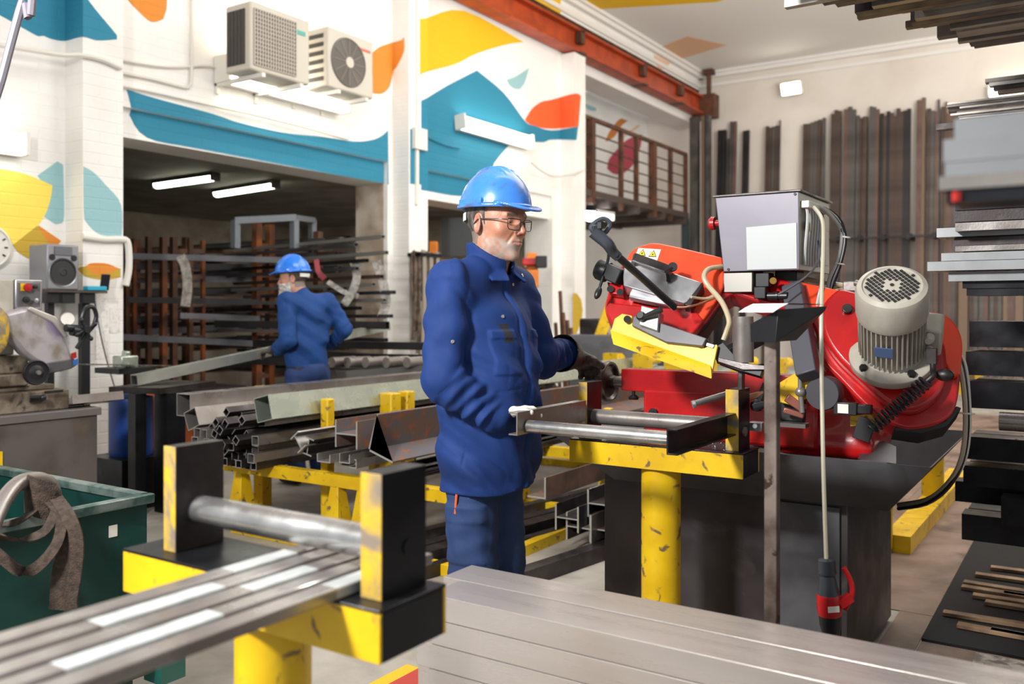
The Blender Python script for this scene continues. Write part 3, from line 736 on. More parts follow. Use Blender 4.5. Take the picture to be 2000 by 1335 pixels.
# drip tray: tapered trough with a slanting left end
yF = 3.2; zT = .835; zB = .665
def tray_pt(x, y, z): return Vector((x, y, z))
m = MB(); th = .005
x0, x1, yb = -1.90, -.455, 4.25
m.add([(x0, yF, zT), (x1, yF, zT), (x1 - .14, yF + .05, zB), (x0 + .26, yF + .05, zB)], [(0, 1, 2, 3)])
m.add([(x0, yF + th, zT), (x1 - th, yF + th, zT), (x1 - .145, yF + .055, zB + th), (x0 + .262, yF + .055, zB + th)], [(3, 2, 1, 0)])
m.add([(x0, yF, zT), (x0, yF + th, zT), (x1 - th, yF + th, zT), (x1, yF, zT)], [(0, 1, 2, 3)])
m.b2((x0 + .26, yF + .05, zB), (x1 - .14, yb - .1, zB + th))
m.add([(x1, yF, zT), (x1, yb, zT), (x1 - .14, yb - .1, zB), (x1 - .14, yF + .05, zB)], [(0, 1, 2, 3)])
m.add([(x1 - th, yF + th, zT), (x1 - th, yb, zT), (x1 - .145, yb - .1, zB + th), (x1 - .145, yF + .055, zB + th)], [(3, 2, 1, 0)])
m.add([(x1, yF, zT), (x1 - th, yF + th, zT), (x1 - th, yb, zT), (x1, yb, zT)], [(0, 1, 2, 3)])
m.add([(x0, yF, zT), (x0, yb, zT), (x0 + .26, yb - .1, zB), (x0 + .26, yF + .05, zB)], [(0, 3, 2, 1)])
m.add([(x0, yb, zT), (x1, yb, zT), (x1 - .14, yb - .1, zB), (x0 + .26, yb - .1, zB)], [(0, 1, 2, 3)])
mk('drip_tray', m, CHAR, SAW)
m = MB(); m.add([onY(1700, 850, 3.5), onY(1750, 872, 3.5), onY(1750, 905, 3.3), onY(1675, 896, 3.3)], [(0, 1, 2, 3)]); m.add([v + Vector((0, .004, 0)) for v in m.v], [(3, 2, 1, 0)]); mk('splash_plate', m, CHAR, SAW)
# vise bed and beam along the tray
m = MB(); zv = 1.065
m.prism([(-.045, -.04), (.045, -.04), (.075, -.01), (.075, .035), (.03, .05), (-.045, .05)], 1.12, frame((1, 0, 0)), (-1.64, 3.36, zv - .005))
mk('vise_beam', m, REDP, SAW, bevel=.004)
m = MB(); m.b2((-1.54, 3.31, .84), (-.85, 3.46, 1.03)); mk('vise_body', m, REDP, SAW, bevel=.012)
m = MB(); m.cyl((-1.49, 3.305, .94), (-1.49, 3.295, .94), .018); m.cyl((-1.49, 3.298, .94), (-1.49, 3.29, .94), .01, n=6); mk('bolt', m, BLACK, SAW)
m = MB(); m.cyl((-1.59, 3.33, 1.03), (-1.59, 3.33, .985), .007); m.lathe([(.02, 0), (.022, .01), (.012, .018)], (-1.59, 3.33, .985), n=10); mk('clamp_screw', m, BLACK, SAW)
wc = Vector((-1.70, 3.345, 1.052))
m = MB(); m.lathe([(.018, -.075), (.018, -.02), (.026, -.02), (.03, .0), (.05, .012), (.066, .012), (.074, .0), (.083, .0), (.086, .012), (.083, .026), (.07, .03), (.045, .024), (.02, .04), (.001, .042)], wc, (-1, 0, 0), 48); mk('handwheel', m, mat('worn_handwheel', '#6b645d', .35, .8, col2='#3f3a36', scale=20), SAW)
m = MB(); m.cyl((-1.69, 3.345, 1.052), (-1.63, 3.345, 1.052), .024); mk('spindle_collar', m, STEEL, SAW)
# body casting on the right
def cast(p):
    c = onY(1610, 800, 3.5)
    d = s_box(p, (c.x + .02, 3.52, .93), (.17, .17, .12), .05)
    d = smin(d, s_box(p, (c.x - .10, 3.50, .93), (.12, .14, .08), .03), .05)
    d = smin(d, s_cap(p, (c.x + .04, 3.42, 1.0), (c.x + .04, 3.66, 1.0), .075, .075), .04)
    d = smin(d, s_box(p, (c.x + .02, 3.58, 1.12), (.06, .10, .12), .03), .05)
    d = smin(d, s_box(p, (c.x - .02, 3.55, .85), (.22, .2, .025), .015), .04)
    d = smin(d, s_box(p, (c.x + .13, 3.60, .98), (.10, .10, .10), .03), .05)
    return d
c = onY(1610, 800, 3.5)
sdf_obj('base_casting', cast, (c.x - .32, 3.22, .78), (c.x + .34, 3.85, 1.32), .009, REDP, SAW)
m = MB(); k = P(1605, 768, 2.98); m.lathe([(.001, 0), (.055, 0), (.058, .006), (.058, .05)], k, (0.1, 1, .0), 36); m.cyl(k + Vector((0, -.006, 0)), k, .006, n=6); mk('limit_disc', m, mat('grey_disc', '#3c3b40', .4), SAW)
m = MB(); q = P(1652, 797, 2.95); m.box(q, (.075, .03, .042)); m.box(q + Vector((.055, .01, 0)), (.05, .035, .03)); mk('limit_switch', m, BLACKP, SAW, bevel=.003)
m = MB(); m.box(q + Vector((-.005, -.017, 0)), (.034, .003, .03)); mk('switch_label', m, WPLAS, SAW, label='small white label plate')
# yellow pivot plate behind
m = MB(); a = onY(1560, 735, 3.42); b = onY(1535, 760, 3.42); m.prism([(-.07, -.03), (.0, -.07), (.05, -.06), (.055, .0), (-.02, .05), (-.07, .04)], .02, frame((0, 1, 0)), P(1548, 752, 3.05)); mk('guide_bracket', m, YPAINT, SAW, bevel=.003)
m = MB(); a = P(1563, 765, 3.02); m.cyl(P(1563, 725, 3.02), a, .008); m.ell(a, .018, nu=12, nv=8); m.cyl(a, P(1567, 805, 3.02), .009); mk('link_rod', m, STEEL, SAW)
# ---- raised bow
Nb = Vector((.25, -.85, .46)).normalized()
A0 = P(1300, 560, 3.36)
def onB(px, py, off=0.0): return on_plane(px, py, Nb, A0 + Nb * off)
def slab(name, pts, th, off, m_, bevel=.006, **k):
    """casting with the given outline on the bow's own plane, th thick behind its face"""
    if len(pts) >= 8 and name != 'black_seal' and 'plug' not in name: pts = smooth_poly(pts, 4)
    q = [onB(x, y, off) for x, y in pts]; n = len(q); mb = MB()
    mb.add(q + [v - Nb * th for v in q], [tuple(range(n)), tuple(range(n, 2 * n))[::-1]] + [(i, n + i, n + (i + 1) % n, (i + 1) % n) for i in range(n)])
    return mk(name, mb, m_, SAW, bevel=bevel, **k)
slab('bow_casting', [(1181, 600), (1186, 575), (1196, 545), (1228, 500), (1255, 479), (1290, 476), (1410, 503), (1560, 552), (1680, 575), (1820, 608), (1855, 620), (1875, 660), (1877, 720), (1868, 790), (1845, 820), (1800, 835), (1755, 832), (1700, 800), (1640, 740), (1605, 700), (1590, 640), (1560, 612), (1480, 588), (1432, 572), (1410, 590), (1380, 630), (1355, 652), (1290, 638), (1215, 642), (1190, 628)], .11, 0, REDP, bevel=.02)
slab('wheel_cover', [(1222, 512), (1234, 489), (1257, 478), (1292, 475), (1411, 502), (1412, 560), (1368, 632), (1352, 640), (1338, 632), (1355, 585), (1330, 560), (1225, 540)], .03, .028, ORGP, bevel=.012, label='orange cover over the left band wheel')
slab('back_cover', [(1550, 545), (1690, 575), (1700, 600), (1640, 640), (1560, 600)], .03, .02, ORGP, bevel=.012)
slab('wheel_cover', [(1790, 606), (1840, 612), (1866, 632), (1880, 668), (1876, 730), (1858, 735), (1840, 700), (1800, 660)], .03, .03, ORGP, bevel=.012, label='orange cover over the right band wheel')
slab('gearbox', [(1640, 560), (1720, 585), (1830, 640), (1850, 720), (1835, 770), (1790, 800), (1740, 790), (1680, 740), (1630, 690), (1605, 640), (1610, 590)], .05, .045, REDP, bevel=.018)
slab('black_seal', [(1412, 560), (1425, 572), (1380, 640), (1345, 668), (1335, 655), (1370, 630)], .09, -.01, BLACK, bevel=.005)
slab('black_seal', [(1868, 792), (1878, 796), (1850, 832), (1800, 846), (1745, 838), (1755, 828), (1800, 836), (1845, 822)], .1, -.01, BLACK, bevel=.003)
slab('sight_plug', [(1655 + 10 * math.cos(a * PI / 8), 601 + 9 * math.sin(a * PI / 8)) for a in range(16)], .02, .062, STEELD, bevel=.002)
slab('oil_plug', [(1733 + 12 * math.cos(a * PI / 8), 737 + 11 * math.sin(a * PI / 8)) for a in range(16)], .02, .062, BLACK, bevel=.002)
slab('lower_rib', [(1200, 640), (1260, 630), (1290, 645), (1350, 655), (1375, 625), (1355, 600), (1300, 600), (1190, 590), (1183, 608)], .06, .035, REDP, bevel=.012)
# aluminium tension box with handle
slab('tension_box', [(1217, 535), (1222, 508), (1250, 512), (1362, 548), (1372, 552), (1342, 590), (1335, 592), (1218, 558)], .07, .085, ALU, bevel=.004)
slab('tension_box_side', [(1342, 590), (1372, 550), (1374, 556), (1348, 598), (1336, 594)], .06, .09, STEELD, bevel=.002)
slab('slide_plate', [(1232, 562), (1340, 592), (1322, 600), (1228, 580)], .03, .05, ALU, bevel=.003)
m = MB()
g = [onB(1237, 512, .09), onB(1240, 503, .125), onB(1252, 507, .13), onB(1300, 524, .13), onB(1306, 531, .125), onB(1307, 545, .09)]
m.ribbon(g, .03, .014, Nb.cross(Vector((1, 0, 0)))); mk('grip_handle', m, STEELD, SAW, bevel=.002)
m = MB(); m.cyl(onB(1312, 524, .085), onB(1314, 522, .115), .014); m.cyl(onB(1314, 522, .115), onB(1314, 520, .125), .017, n=16); mk('clamp_knob', m, BLACK, SAW)
m = MB(); a = onB(1200, 535, .05); b = onB(1178, 525, .05); m.box(onB(1200, 535, .05), (.07, .06, .07), frame(b - a)); mk('tension_block', m, BLACK, SAW, bevel=.005)
m = MB(); d = (b - a).normalized(); m.lathe([(.04, 0), (.042, .01), (.042, .035), (.036, .045)], onB(1187, 532, .05), d, 28); mk('tension_wheel', m, BLACKP, SAW)
m = MB(); m.cyl(onB(1178, 540, .07), onB(1170, 565, .09), .006); a = onB(1172, 562, .09); b = onB(1164, 582, .09); m.ell((a + b) / 2, (.013, .013, .026), frame(b - a), 14, 10); m.tube([onB(1183, 525, .08), onB(1188, 505, .1), onB(1189, 490, .12)], .006, 8); mk('tension_lever', m, BLACKP, SAW)
m = MB()
for x, y in ((1192, 564), (1211, 570)): m = MB(); m.cyl(onB(x, y, .01), onB(x, y, .05), .013, n=14); mk('cap_screw', m, BLACK, SAW)
slab('hinge_block', [(1186, 550), (1217, 556), (1218, 576), (1190, 572)], .03, .035, REDP, bevel=.003)
# long feed lever with D grip
m = MB(); La = onB(1318, 600, .10); Lb = P(1203, 497, 3.02)
m.cyl(La, Lb, .0135, n=16); mk('feed_lever', m, BLACKP, SAW)
u = (Lb - La).normalized()
def dlev(px, py, t): return P(px, py, t)
m = MB(); m.tube([dlev(1208, 502, 3.03), dlev(1196, 490, 3.02), dlev(1187, 476, 3.0), dlev(1172, 462, 3.0), dlev(1160, 451, 3.0)], lambda s: .017 + .009 * s, 12)
m.tube([dlev(1160, 452, 3.0), dlev(1154, 444, 3.0), dlev(1166, 432, 3.0), dlev(1178, 427, 3.0), dlev(1188, 431, 3.0), dlev(1191, 440, 3.0), dlev(1184, 452, 3.0), dlev(1176, 462, 3.0)], .0085, 8)
m.box(dlev(1165, 447, 3.0), (.03, .03, .035), frame(Vector((.3, -.3, .8)))); mk('lever_grip', m, mat('grip_grey', '#3c4049', .35), SAW)
m = MB(); m.box(dlev(1172, 440, 2.97), (.014, .012, .02)); mk('trigger_button', m, BLACK, SAW)
# blade guard in yellow with its grey guide arm
GN = Vector((.05, -.93, .36)).normalized()
def onG(px, py, off=0.0): return on_plane(px, py, GN, P(1300, 690, 3.10) + GN * off)
def gslab(name, pts, th, off, m_, bevel=.003, **k):
    q = [onG(x, y, off) for x, y in pts]; n = len(q); mb = MB()
    mb.add(q + [v - GN * th for v in q], [tuple(range(n)), tuple(range(n, 2 * n))[::-1]] + [(i, n + i, n + (i + 1) % n, (i + 1) % n) for i in range(n)])
    return mk(name, mb, m_, SAW, bevel=bevel, **k)
YG = mat('pale_yellow_guard', '#e8bd3c', .38, col2='#dba92c', scale=6, col3='#9a7a2a', s3=14, lo3=.62, hi3=.72)
gslab('blade_guard', [(1193, 646), (1200, 622), (1215, 612), (1234, 616), (1236, 632), (1370, 680), (1400, 672), (1401, 676), (1388, 738), (1385, 716), (1194, 660)], .012, 0, YG, bevel=.002)
m = MB(); q = [onG(1193, 646), onG(1386, 716), onG(1389, 740, -.03), onG(1370, 731, -.035), onG(1198, 671, -.035)]; q = [onG(1192, 645, .001), onG(1387, 714, .001), onG(1389, 739, .045), onG(1198, 672, .045)]
m.add(q + [v + Vector((0, .004, .003)) for v in q], [(0, 1, 2, 3), (7, 6, 5, 4), (0, 4, 5, 1), (1, 5, 6, 2), (2, 6, 7, 3), (3, 7, 4, 0)]); mk('guard_lip', m, YPAINT, SAW)
gslab('guide_arm', [(1236, 618), (1260, 610), (1290, 630), (1380, 660), (1372, 676), (1300, 668), (1234, 636)], .035, .018, CHAR, bevel=.003)
gslab('arm_clamp', [(1252, 596), (1288, 606), (1284, 646), (1248, 634)], .05, .035, ALU, bevel=.003)
gslab('adjuster_slot', [(1380, 668), (1396, 673), (1392, 680), (1378, 675)], .006, .006, ALU, bevel=.002)
m = MB(); m.cyl(onG(1225, 623, .0), onG(1225, 623, .02), .013); mk('guard_screw', m, BLACK, SAW)
m = MB(); m.lathe([(.017, 0), (.017, .02), (.012, .026)], onG(1255, 620, .035), GN, 16); m.cyl(onG(1256, 619, .05), onG(1292, 604, .065), .008, .011, 12); mk('clamp_lever', m, BLACKP, SAW)
gslab('lower_guide', [(1400, 675), (1412, 668), (1440, 700), (1490, 720), (1485, 735), (1440, 722), (1402, 708)], .03, -.02, BLACK, bevel=.002)
gslab('chute', [(1402, 697), (1450, 708), (1500, 714), (1500, 722), (1450, 722), (1402, 706)], .02, -.01, STEELD, bevel=.002)
# warning sticker
slab('warning_sticker', [(1247, 484), (1291, 487), (1282, 513), (1240, 500)], .001, .0305, mat('sticker_white', '#efe6d8', .4), bevel=0)
for x, y in ((1253, 494), (1274, 496), (1270, 508)):
    mb = MB(); q = [onB(x - 8, y + 5, .032), onB(x + 8, y + 5.5, .032), onB(x + 3, y - 8, .032)]
    if y > 500: q = [onB(x - 4, y + 4, .032), onB(x + 4, y + 4.5, .032), onB(x + 1, y - 2, .032)]
    mb.use(BLACK); mb.add(q, [(0, 1, 2)]); c_ = sum(q, Vector()) / 3; mb.use(mat('sign_yellow', '#f1cf1b', .4)); q2 = [c_ + (v - c_) * .76 + Nb * .0006 for v in q]; mb.add(q2, [(0, 1, 2)])
    mb.use(BLACK); mb.add([c_ + (v - c_) * .28 + Nb * .0011 for v in q], [(0, 1, 2)])
    mk('warning_triangle', mb, None, SAW, label='small yellow warning triangle')
# motor standing off the gearbox
Ma = P(1742, 556, 2.76); Mb_ = onB(1741, 702, .046)
ax = (Ma - Mb_).normalized()
m = MB(); m.lathe([(.001, -.01), (.126, -.01), (.132, .0), (.132, .022), (.12, .028), (.092, .032), (.085, .05)], Mb_ + ax * 0, ax, 48); mk('motor_flange', m, BEIGE, SAW, bevel=.002)
m = MB(); m.lathe([(.086, 0), (.086, (Ma - Mb_).length - .06)], Mb_ + ax * .03, ax, 40)
Mm = frame(ax)
for k in range(40):
    a = 2 * PI * k / 40; dr = Mm @ Vector((math.cos(a), math.sin(a), 0)); m.box(Mb_ + ax * .135 + dr * .092, (.004, .02, .17), Matrix((dr.cross(ax), dr, ax)).transposed())
mk('motor_body', m, BEIGE, SAW)
m = MB(); m.lathe([(.096, .0), (.105, .005), (.108, .02), (.108, .10), (.102, .116), (.088, .124), (.084, .119)], Ma - ax * .124, ax, 56); m.lathe([(.084, .119), (.028, .121), (.001, .122)], Ma - ax * .124, ax, 40, caps=False); mk('fan_cowl', m, BEIGE, SAW)
m = MB(); e1 = Mm @ Vector((1, 0, 0)); e2 = Mm @ Vector((0, 1, 0)); st = .0125
e1 = (Vector((1, 0, 0)) - ax * ax.x).normalized(); e2 = ax.cross(e1); nh = 0
for i in range(-6, 7):
    for j in range(-6, 7):
        u_, v_ = (i + j) * st * .72, (i - j) * st * .72
        rr = math.hypot(u_, v_)
        if .026 < rr < .077: m.box(Ma + e1 * u_ + e2 * v_ - ax * .0015, (.0085, .0085, .003), Matrix((((e1 + e2) * .7071), ((e2 - e1) * .7071), ax)).transposed()); nh += 1
mk('vent_grille', m, BLACK, SAW)
m = MB(); m.cyl(Ma, Ma + ax * .002, .006, n=10); mk('cowl_screw', m, STEELD, SAW)
side = (Vector((1, 0, 0)) - ax * ax.x).normalized()
tb = P(1820, 652, 2.9)
m = MB(); m.box(tb, (.065, .09, .11), Matrix((side, ax.cross(side), ax)).transposed()); mk('terminal_box', m, BEIGE, SAW, bevel=.008)
for dz in (-.03, .03):
    m = MB(); q_ = tb - ax.cross(side) * -.0 + side * -.01; m.lathe([(.016, 0), (.016, .02), (.011, .03)], tb + ax * dz * .9 + Vector((0, -.05, -.03)), (0, -1, -.4), 12); mk('cable_gland', m, BEIGE, SAW)
front = -ax.cross(side) if (-ax.cross(side)).y < 0 else ax.cross(side)
m = MB(); m.box(Mb_ + ax * .13 + front * .103 - side * .01, (.055, .003, .04), Matrix((side, front, ax)).transposed()); mk('nameplate', m, mat('blue_plate', '#5b6f9a', .4, .3), SAW, label='blue nameplate')
for a in (2.4, 4.0, 5.4):
    m = MB(); dd = e1 * math.cos(a) * .113 + e2 * math.sin(a) * .113; m.cyl(Mb_ + ax * .02 + dd, Mb_ + ax * .04 + dd, .013, n=6); mk('flange_bolt', m, BLACK, SAW)
# counterbalance spring
S0 = P(1700, 838, 2.84); S1 = P(1812, 742, 2.78); d = S1 - S0; Ms = frame(d); pts = []
for k in range(0, 15 * 14 + 1):
    f = k / (15 * 14); a = f * 15 * 2 * PI; r = .021 if .02 < f < .98 else .012
    pts.append(S0 + d * f + Ms @ Vector((r * math.cos(a), r * math.sin(a), 0)))
m = MB(); m.tube(pts, .0042, 6, smooth=False); mk('return_spring', m, BLACKP, SAW)
m = MB(); m.tube([S1 - d.normalized() * .01, S1 + d.normalized() * .02, P(1822, 725, 2.8), P(1822, 700, 2.82)], .009, 8); m.box(P(1820, 695, 2.82), (.03, .03, .05)); m.ell(P(1845, 732, 2.8), (.028, .02, .02)); mk('spring_anchor', m, STEELD, SAW, bevel=.003)
m = MB(); m.box(P(1688, 838, 2.9), (.055, .012, .075), Matrix.Rotation(.3, 3, 'Y')); mk('spring_bracket', m, BLACK, SAW, bevel=.002)
m = MB(); m.prism([(-.05, -.02), (.06, .0), (.06, .03), (-.05, .015)], .006, frame((0, -1, 0)), P(1692, 822, 2.99)); mk('support_strip', m, YPAINT, SAW)
# grey column, control box and its bracket
m = MB(); m.bar(P(1580, 735, 2.98), P(1550, 560, 3.2), .07, .06, up=(0, -1, 0)); mk('control_column', m, mat('slate_grey', '#474750', .45), SAW, bevel=.004)
m = MB(); cy = 3.16; TL = onY(1397, 390, cy); TR = onY(1560, 374, cy); BL = onY(1413, 532, cy); BR = onY(1561, 527, cy); dp = Vector((0, .42, 0)); z_ = TR.z
TL.z = z_; BL.z = BR.z
front_pts = [TL, TR, BR, BL]; back_pts = [v + dp for v in front_pts]
LAV = mat('lavender_grey_sheet', '#77747f', .4, .1, col2='#6f6c77', scale=4)
m.use(LAV); m.add(front_pts, [(0, 1, 2, 3)]); m.use(BLACK); m.add(front_pts + back_pts, [(0, 4, 5, 1), (3, 2, 6, 7), (0, 3, 7, 4)]); m.use(mat('side_panel_grey', '#a7a9a6', .35, .4)); m.add([TR, TR + dp, BR + dp, BR], [(0, 1, 2, 3)]); m.use(BLACK); m.add(back_pts, [(3, 2, 1, 0)])
mk('control_box', m, None, SAW, bevel=.003)
m = MB(); m.b2((TL.x - .01, cy - .006, z_), (TR.x + .01, cy + .44, z_ + .008)); mk('control_box_lid', m, STEELD, SAW, bevel=.002)
m = MB(); q = [onY(1458, 444, cy), onY(1556, 435, cy), onY(1557, 524, cy), onY(1460, 527, cy)]; q = [v + Vector((0, -.004, 0)) for v in q]; m.add(q + [v + Vector((0, .0035, 0)) for v in q], [(0, 1, 2, 3), (7, 6, 5, 4), (0, 4, 5, 1), (1, 5, 6, 2), (2, 6, 7, 3), (3, 7, 4, 0)]); mk('data_plate', m, mat('blank_plate', '#b4b9ba', .45), SAW, label='blank white plate')
m = MB(); k = onY(1400, 436, cy + .06); m.lathe([(.012, 0), (.012, .015), (.024, .016), (.026, .03), (.02, .038), (.001, .04)], k + Vector((.01, 0, 0)), (-1, 0, 0), 24); mk('stop_button', m, mat('stop_red', '#a51c22', .35), SAW)
for x, y in ((1423, 526), (1553, 379)):
    m = MB(); q = onY(x, y, cy); m.cyl(q, q + Vector((0, -.003, 0)), .005, n=10); mk('panel_screw', m, BLACK, SAW)
m = MB(); a = onY(1413, 533, cy + .01); b = onY(1469, 570, cy + .01); m.b2((a.x, cy + .01, b.z), (b.x, cy + .09, a.z)); mk('valve_block', m, mat('satin_aluminium', '#a8a59f', .35, .5), SAW, bevel=.002)
m = MB(); a = onY(1475, 533, cy + .02); b = onY(1502, 560, cy + .02); m.b2((a.x, cy + .02, b.z), (b.x, cy + .08, a.z)); a = onY(1472, 560, cy); b = onY(1495, 583, cy); m.b2((a.x, cy, b.z), (b.x, cy + .06, a.z)); mk('solenoid', m, BLACKP, SAW, bevel=.003)
m = MB(); m.cyl(onY(1510, 548, cy), onY(1510, 548, cy + .03), .012); m.cyl(onY(1408, 561, cy + .04), onY(1398, 561, cy + .04), .012); mk('brass_fitting', m, mat('brass', '#b8924a', .3, .9), SAW)
m = MB(); a = onY(1513, 530, cy + .1); b = onY(1556, 600, cy + .1); m.b2((a.x, cy + .1, b.z), (b.x, cy + .2, a.z)); mk('bracket_block', m, BLACK, SAW, bevel=.004)
m = MB(); a = onY(1500, 578, cy + .02); m.cyl(a, a + Vector((.07, 0, 0)), .014, n=14); m.cyl(a + Vector((.03, 0, -.0)), a + Vector((.038, 0, 0)), .018, n=14); mk('hose_coupling', m, BLACKP, SAW)
# cables on the side of the box
m = MB(); sx = TR.x + .008
for k in range(7):
    y = cy + .04 + k * .035; m = MB(); m.tube([(sx, y, z_ - .04), (sx + .012, y, z_ - .08), (sx + .004, y - .003, z_ - .2), (sx, y + .01, BR.z + .02)], .0055, 6); mk('cable', m, mat('grey_cable', '#b9bbb8', .5), SAW)
m = MB(); m.b2((TR.x + .001, cy + .02, z_ - .055), (TR.x + .03, cy + .3, z_ - .03)); mk('gland_plate', m, WPLAS, SAW, bevel=.003)
m = MB(); m.b2((TR.x + .012, cy + .05, z_ - .13), (TR.x + .016, cy + .12, z_ - .1)); mk('cable_marker', m, YPAINT, SAW, label='yellow cable marker')
m = MB(); m.b2((TR.x + .006, cy + .33, BR.z + .03), (TR.x + .008, cy + .38, BR.z + .16)); mk('side_label', m, WPLAS, SAW, label='white side label')
for j, (off, r) in enumerate(((0, .008), (.012, .008), (-.012, .008), (.004, .008))):
    m = MB(); m.tube([(sx, cy + .1 + .03 * j, z_ - .045), P(1605, 405, 3.3 - .02 * j), P(1638, 428 + 4 * j, 3.3), P(1650 - 2 * j, 465, 3.3), P(1642 - 2 * j, 510, 3.3), P(1628 - 3 * j, 550, 3.3), P(1615 + 2 * j, 585, 3.3), P(1617 + 2 * j, 612, 3.3), P(1640, 625 + 3 * j, 3.28), P(1672, 620 + 4 * j, 3.2)], r, 8); mk('cable', m, (BLACKP, mat('grey_cable', '', 0))[j % 2], SAW)
m = MB()
for (x, y) in ((1652, 463), (1640, 515), (1614, 565)):
    m = MB(); c_ = P(x, y, 3.3); m.lathe([(.017, -.003), (.019, 0), (.017, .003)], c_, (.2, 0, 1), 12); mk('cable_tie', m, WPLAS, SAW)
m = MB(); m.tube([P(1598, 470, 3.2), P(1600, 505, 3.17), P(1575, 540, 3.1), P(1520, 575, 3.1)], .004, 6); mk('thin_cable', m, mat('slate_cable', '#55565c', .4), SAW)
m = MB(); m.tube([P(1604, 490, 3.2), P(1606, 540, 3.17), P(1595, 600, 3.15), P(1590, 640, 3.2), P(1597, 690, 3.1), P(1612, 720, 3.1), P(1650, 755, 3.1), P(1690, 775, 3.12), P(1688, 795, 3.12)], .006, 6); mk('white_cable', m, mat('grey_cable', '', 0), SAW)
# coolant hoses
HOSE = mat('yellowed_hose', '#b5a98a', .35)
m = MB(); m.tube([P(1412, 521, 3.3), P(1385, 525, 3.26), P(1375, 540, 3.22), P(1385, 560, 3.2), P(1410, 590, 3.14), P(1424, 625, 3.1), P(1420, 645, 3.1), P(1413, 664, 3.1)], .0095, 10); mk('coolant_hose', m, HOSE, SAW)
m = MB(); m.tube([P(1400, 575, 3.2), P(1378, 583, 3.2), P(1350, 580, 3.17)], .005, 6); mk('coolant_hose', m, HOSE, SAW)
m = MB(); m.tube([P(1400, 580, 3.2), P(1370, 592, 3.18), P(1340, 600, 3.14), P(1322, 600, 3.14)], .004, 6); mk('coolant_hose', m, mat('copper_pipe', '#a9765a', .3, .7), SAW)
m = MB(); m.tube([P(1555, 541, 3.4), P(1600, 550, 3.35), P(1640, 556, 3.3), P(1665, 560, 3.28)], .009, 8); m.tube([P(1612, 585, 3.3), P(1630, 570, 3.26), P(1655, 565, 3.25)], .009, 8); mk('coolant_hose', m, HOSE, SAW)
m = MB(); m.box(P(1662, 559, 3.24), (.05, .03, .035)); m.cyl(P(1670, 552, 3.22), P(1684, 556, 3.2), .012); mk('fitting_block', m, STEEL, SAW, bevel=.003)
# motor power cables looping down to the floor
for j in range(3):
    m = MB(); mm_ = (mat('pale_hose', '#b7b19d', .4), mat('white_flex', '#dad8d2', .45), BLACKP)[j]; dx = (0, 16, 6)[j]
    m.tube([P(1840 + dx * .4, 660 + 6 * j, 3.0), P(1862 + dx, 680 + dx, 3.0), P(1880 + dx * .6, 740, 3.0), P(1886 + dx * .5, 830, 3.03), P(1876 + dx * .5, 900, 3.1), P(1850 + dx * .3, 945 + 3 * j, 3.2), P(1810, 975 + 4 * j, 3.4), P(1755, 985 + 4 * j, 3.7)], (.009, .006, .008)[j], 8); mk('power_cable', m, mm_, SAW)
m = MB(); c_ = P(1888, 806, 3.03); m.lathe([(.024, -.003), (.026, 0), (.024, .003)], c_, (.05, 0, 1), 12); mk('cable_tie', m, WPLAS, SAW)
# steel cylinder, dogs and handles in front of the body
m = MB(); m.pipe(P(1452, 707, 3.0), P(1451, 618, 3.0), .0345, .006, 32); mk('material_stop_tube', m, STEEL, SAW)
m = MB(); m.bar(P(1405, 700, 3.12), P(1600, 598, 3.3), .05, .045); mk('stop_arm', m, BLACK, SAW, bevel=.003)
m = MB(); m.ribbon([P(1448, 765, 3.02), P(1450, 722, 3.02), P(1470, 718, 3.02), P(1492, 714, 3.05)], .03, .016, (0, 1, 0)); mk('clamp_dog', m, STEELD, SAW, bevel=.002)
m = MB(); m.cyl(P(1356, 788, 3.1), P(1424, 768, 3.16), .011, n=16); m.cyl(P(1352, 790, 3.1), P(1358, 788, 3.1), .0135, n=16); mk('stop_rod', m, ALU, SAW)
m = MB(); m.bar(P(1476, 800, 3.05), P(1496, 750, 3.1), .02, .016); m.ell(P(1478, 792, 3.04), .022); m.cyl(P(1470, 796, 3.02), P(1492, 790, 3.02), .012); mk('clamp_handle', m, BLACKP, SAW)
m = MB(); m.bar(P(1463, 775, 3.08), P(1490, 768, 3.08), .018, .018); mk('copper_bar', m, mat('copper_pipe', '', 0), SAW)
m = MB(); m.box(P(1478, 832, 3.1), (.05, .05, .03)); m.cyl(P(1474, 832, 3.06), P(1474, 832, 3.03), .01); mk('alloy_fitting', m, ALU, SAW, bevel=.003)
m = MB(); m.box(P(1548, 829, 3.06), (.10, .05, .014)); mk('chip_pile', m, mat('steel_chips', '', 0), SAW)
m = MB(); m.box(P(1548, 800, 3.10), (.09, .02, .09)); mk('recess_shade', m, BLACK, SAW, bevel=.01)  # black block puts the shade of the casting's cavity into colour
m = MB(); m.bar(P(1536, 775, 3.06), P(1572, 800, 3.04), .02, .03); m.bar(P(1530, 800, 3.06), P(1570, 812, 3.04), .02, .02); mk('jaw_insert', m, mat('copper_bar_red', '#a5695a', .35, .6), SAW, bevel=.004)

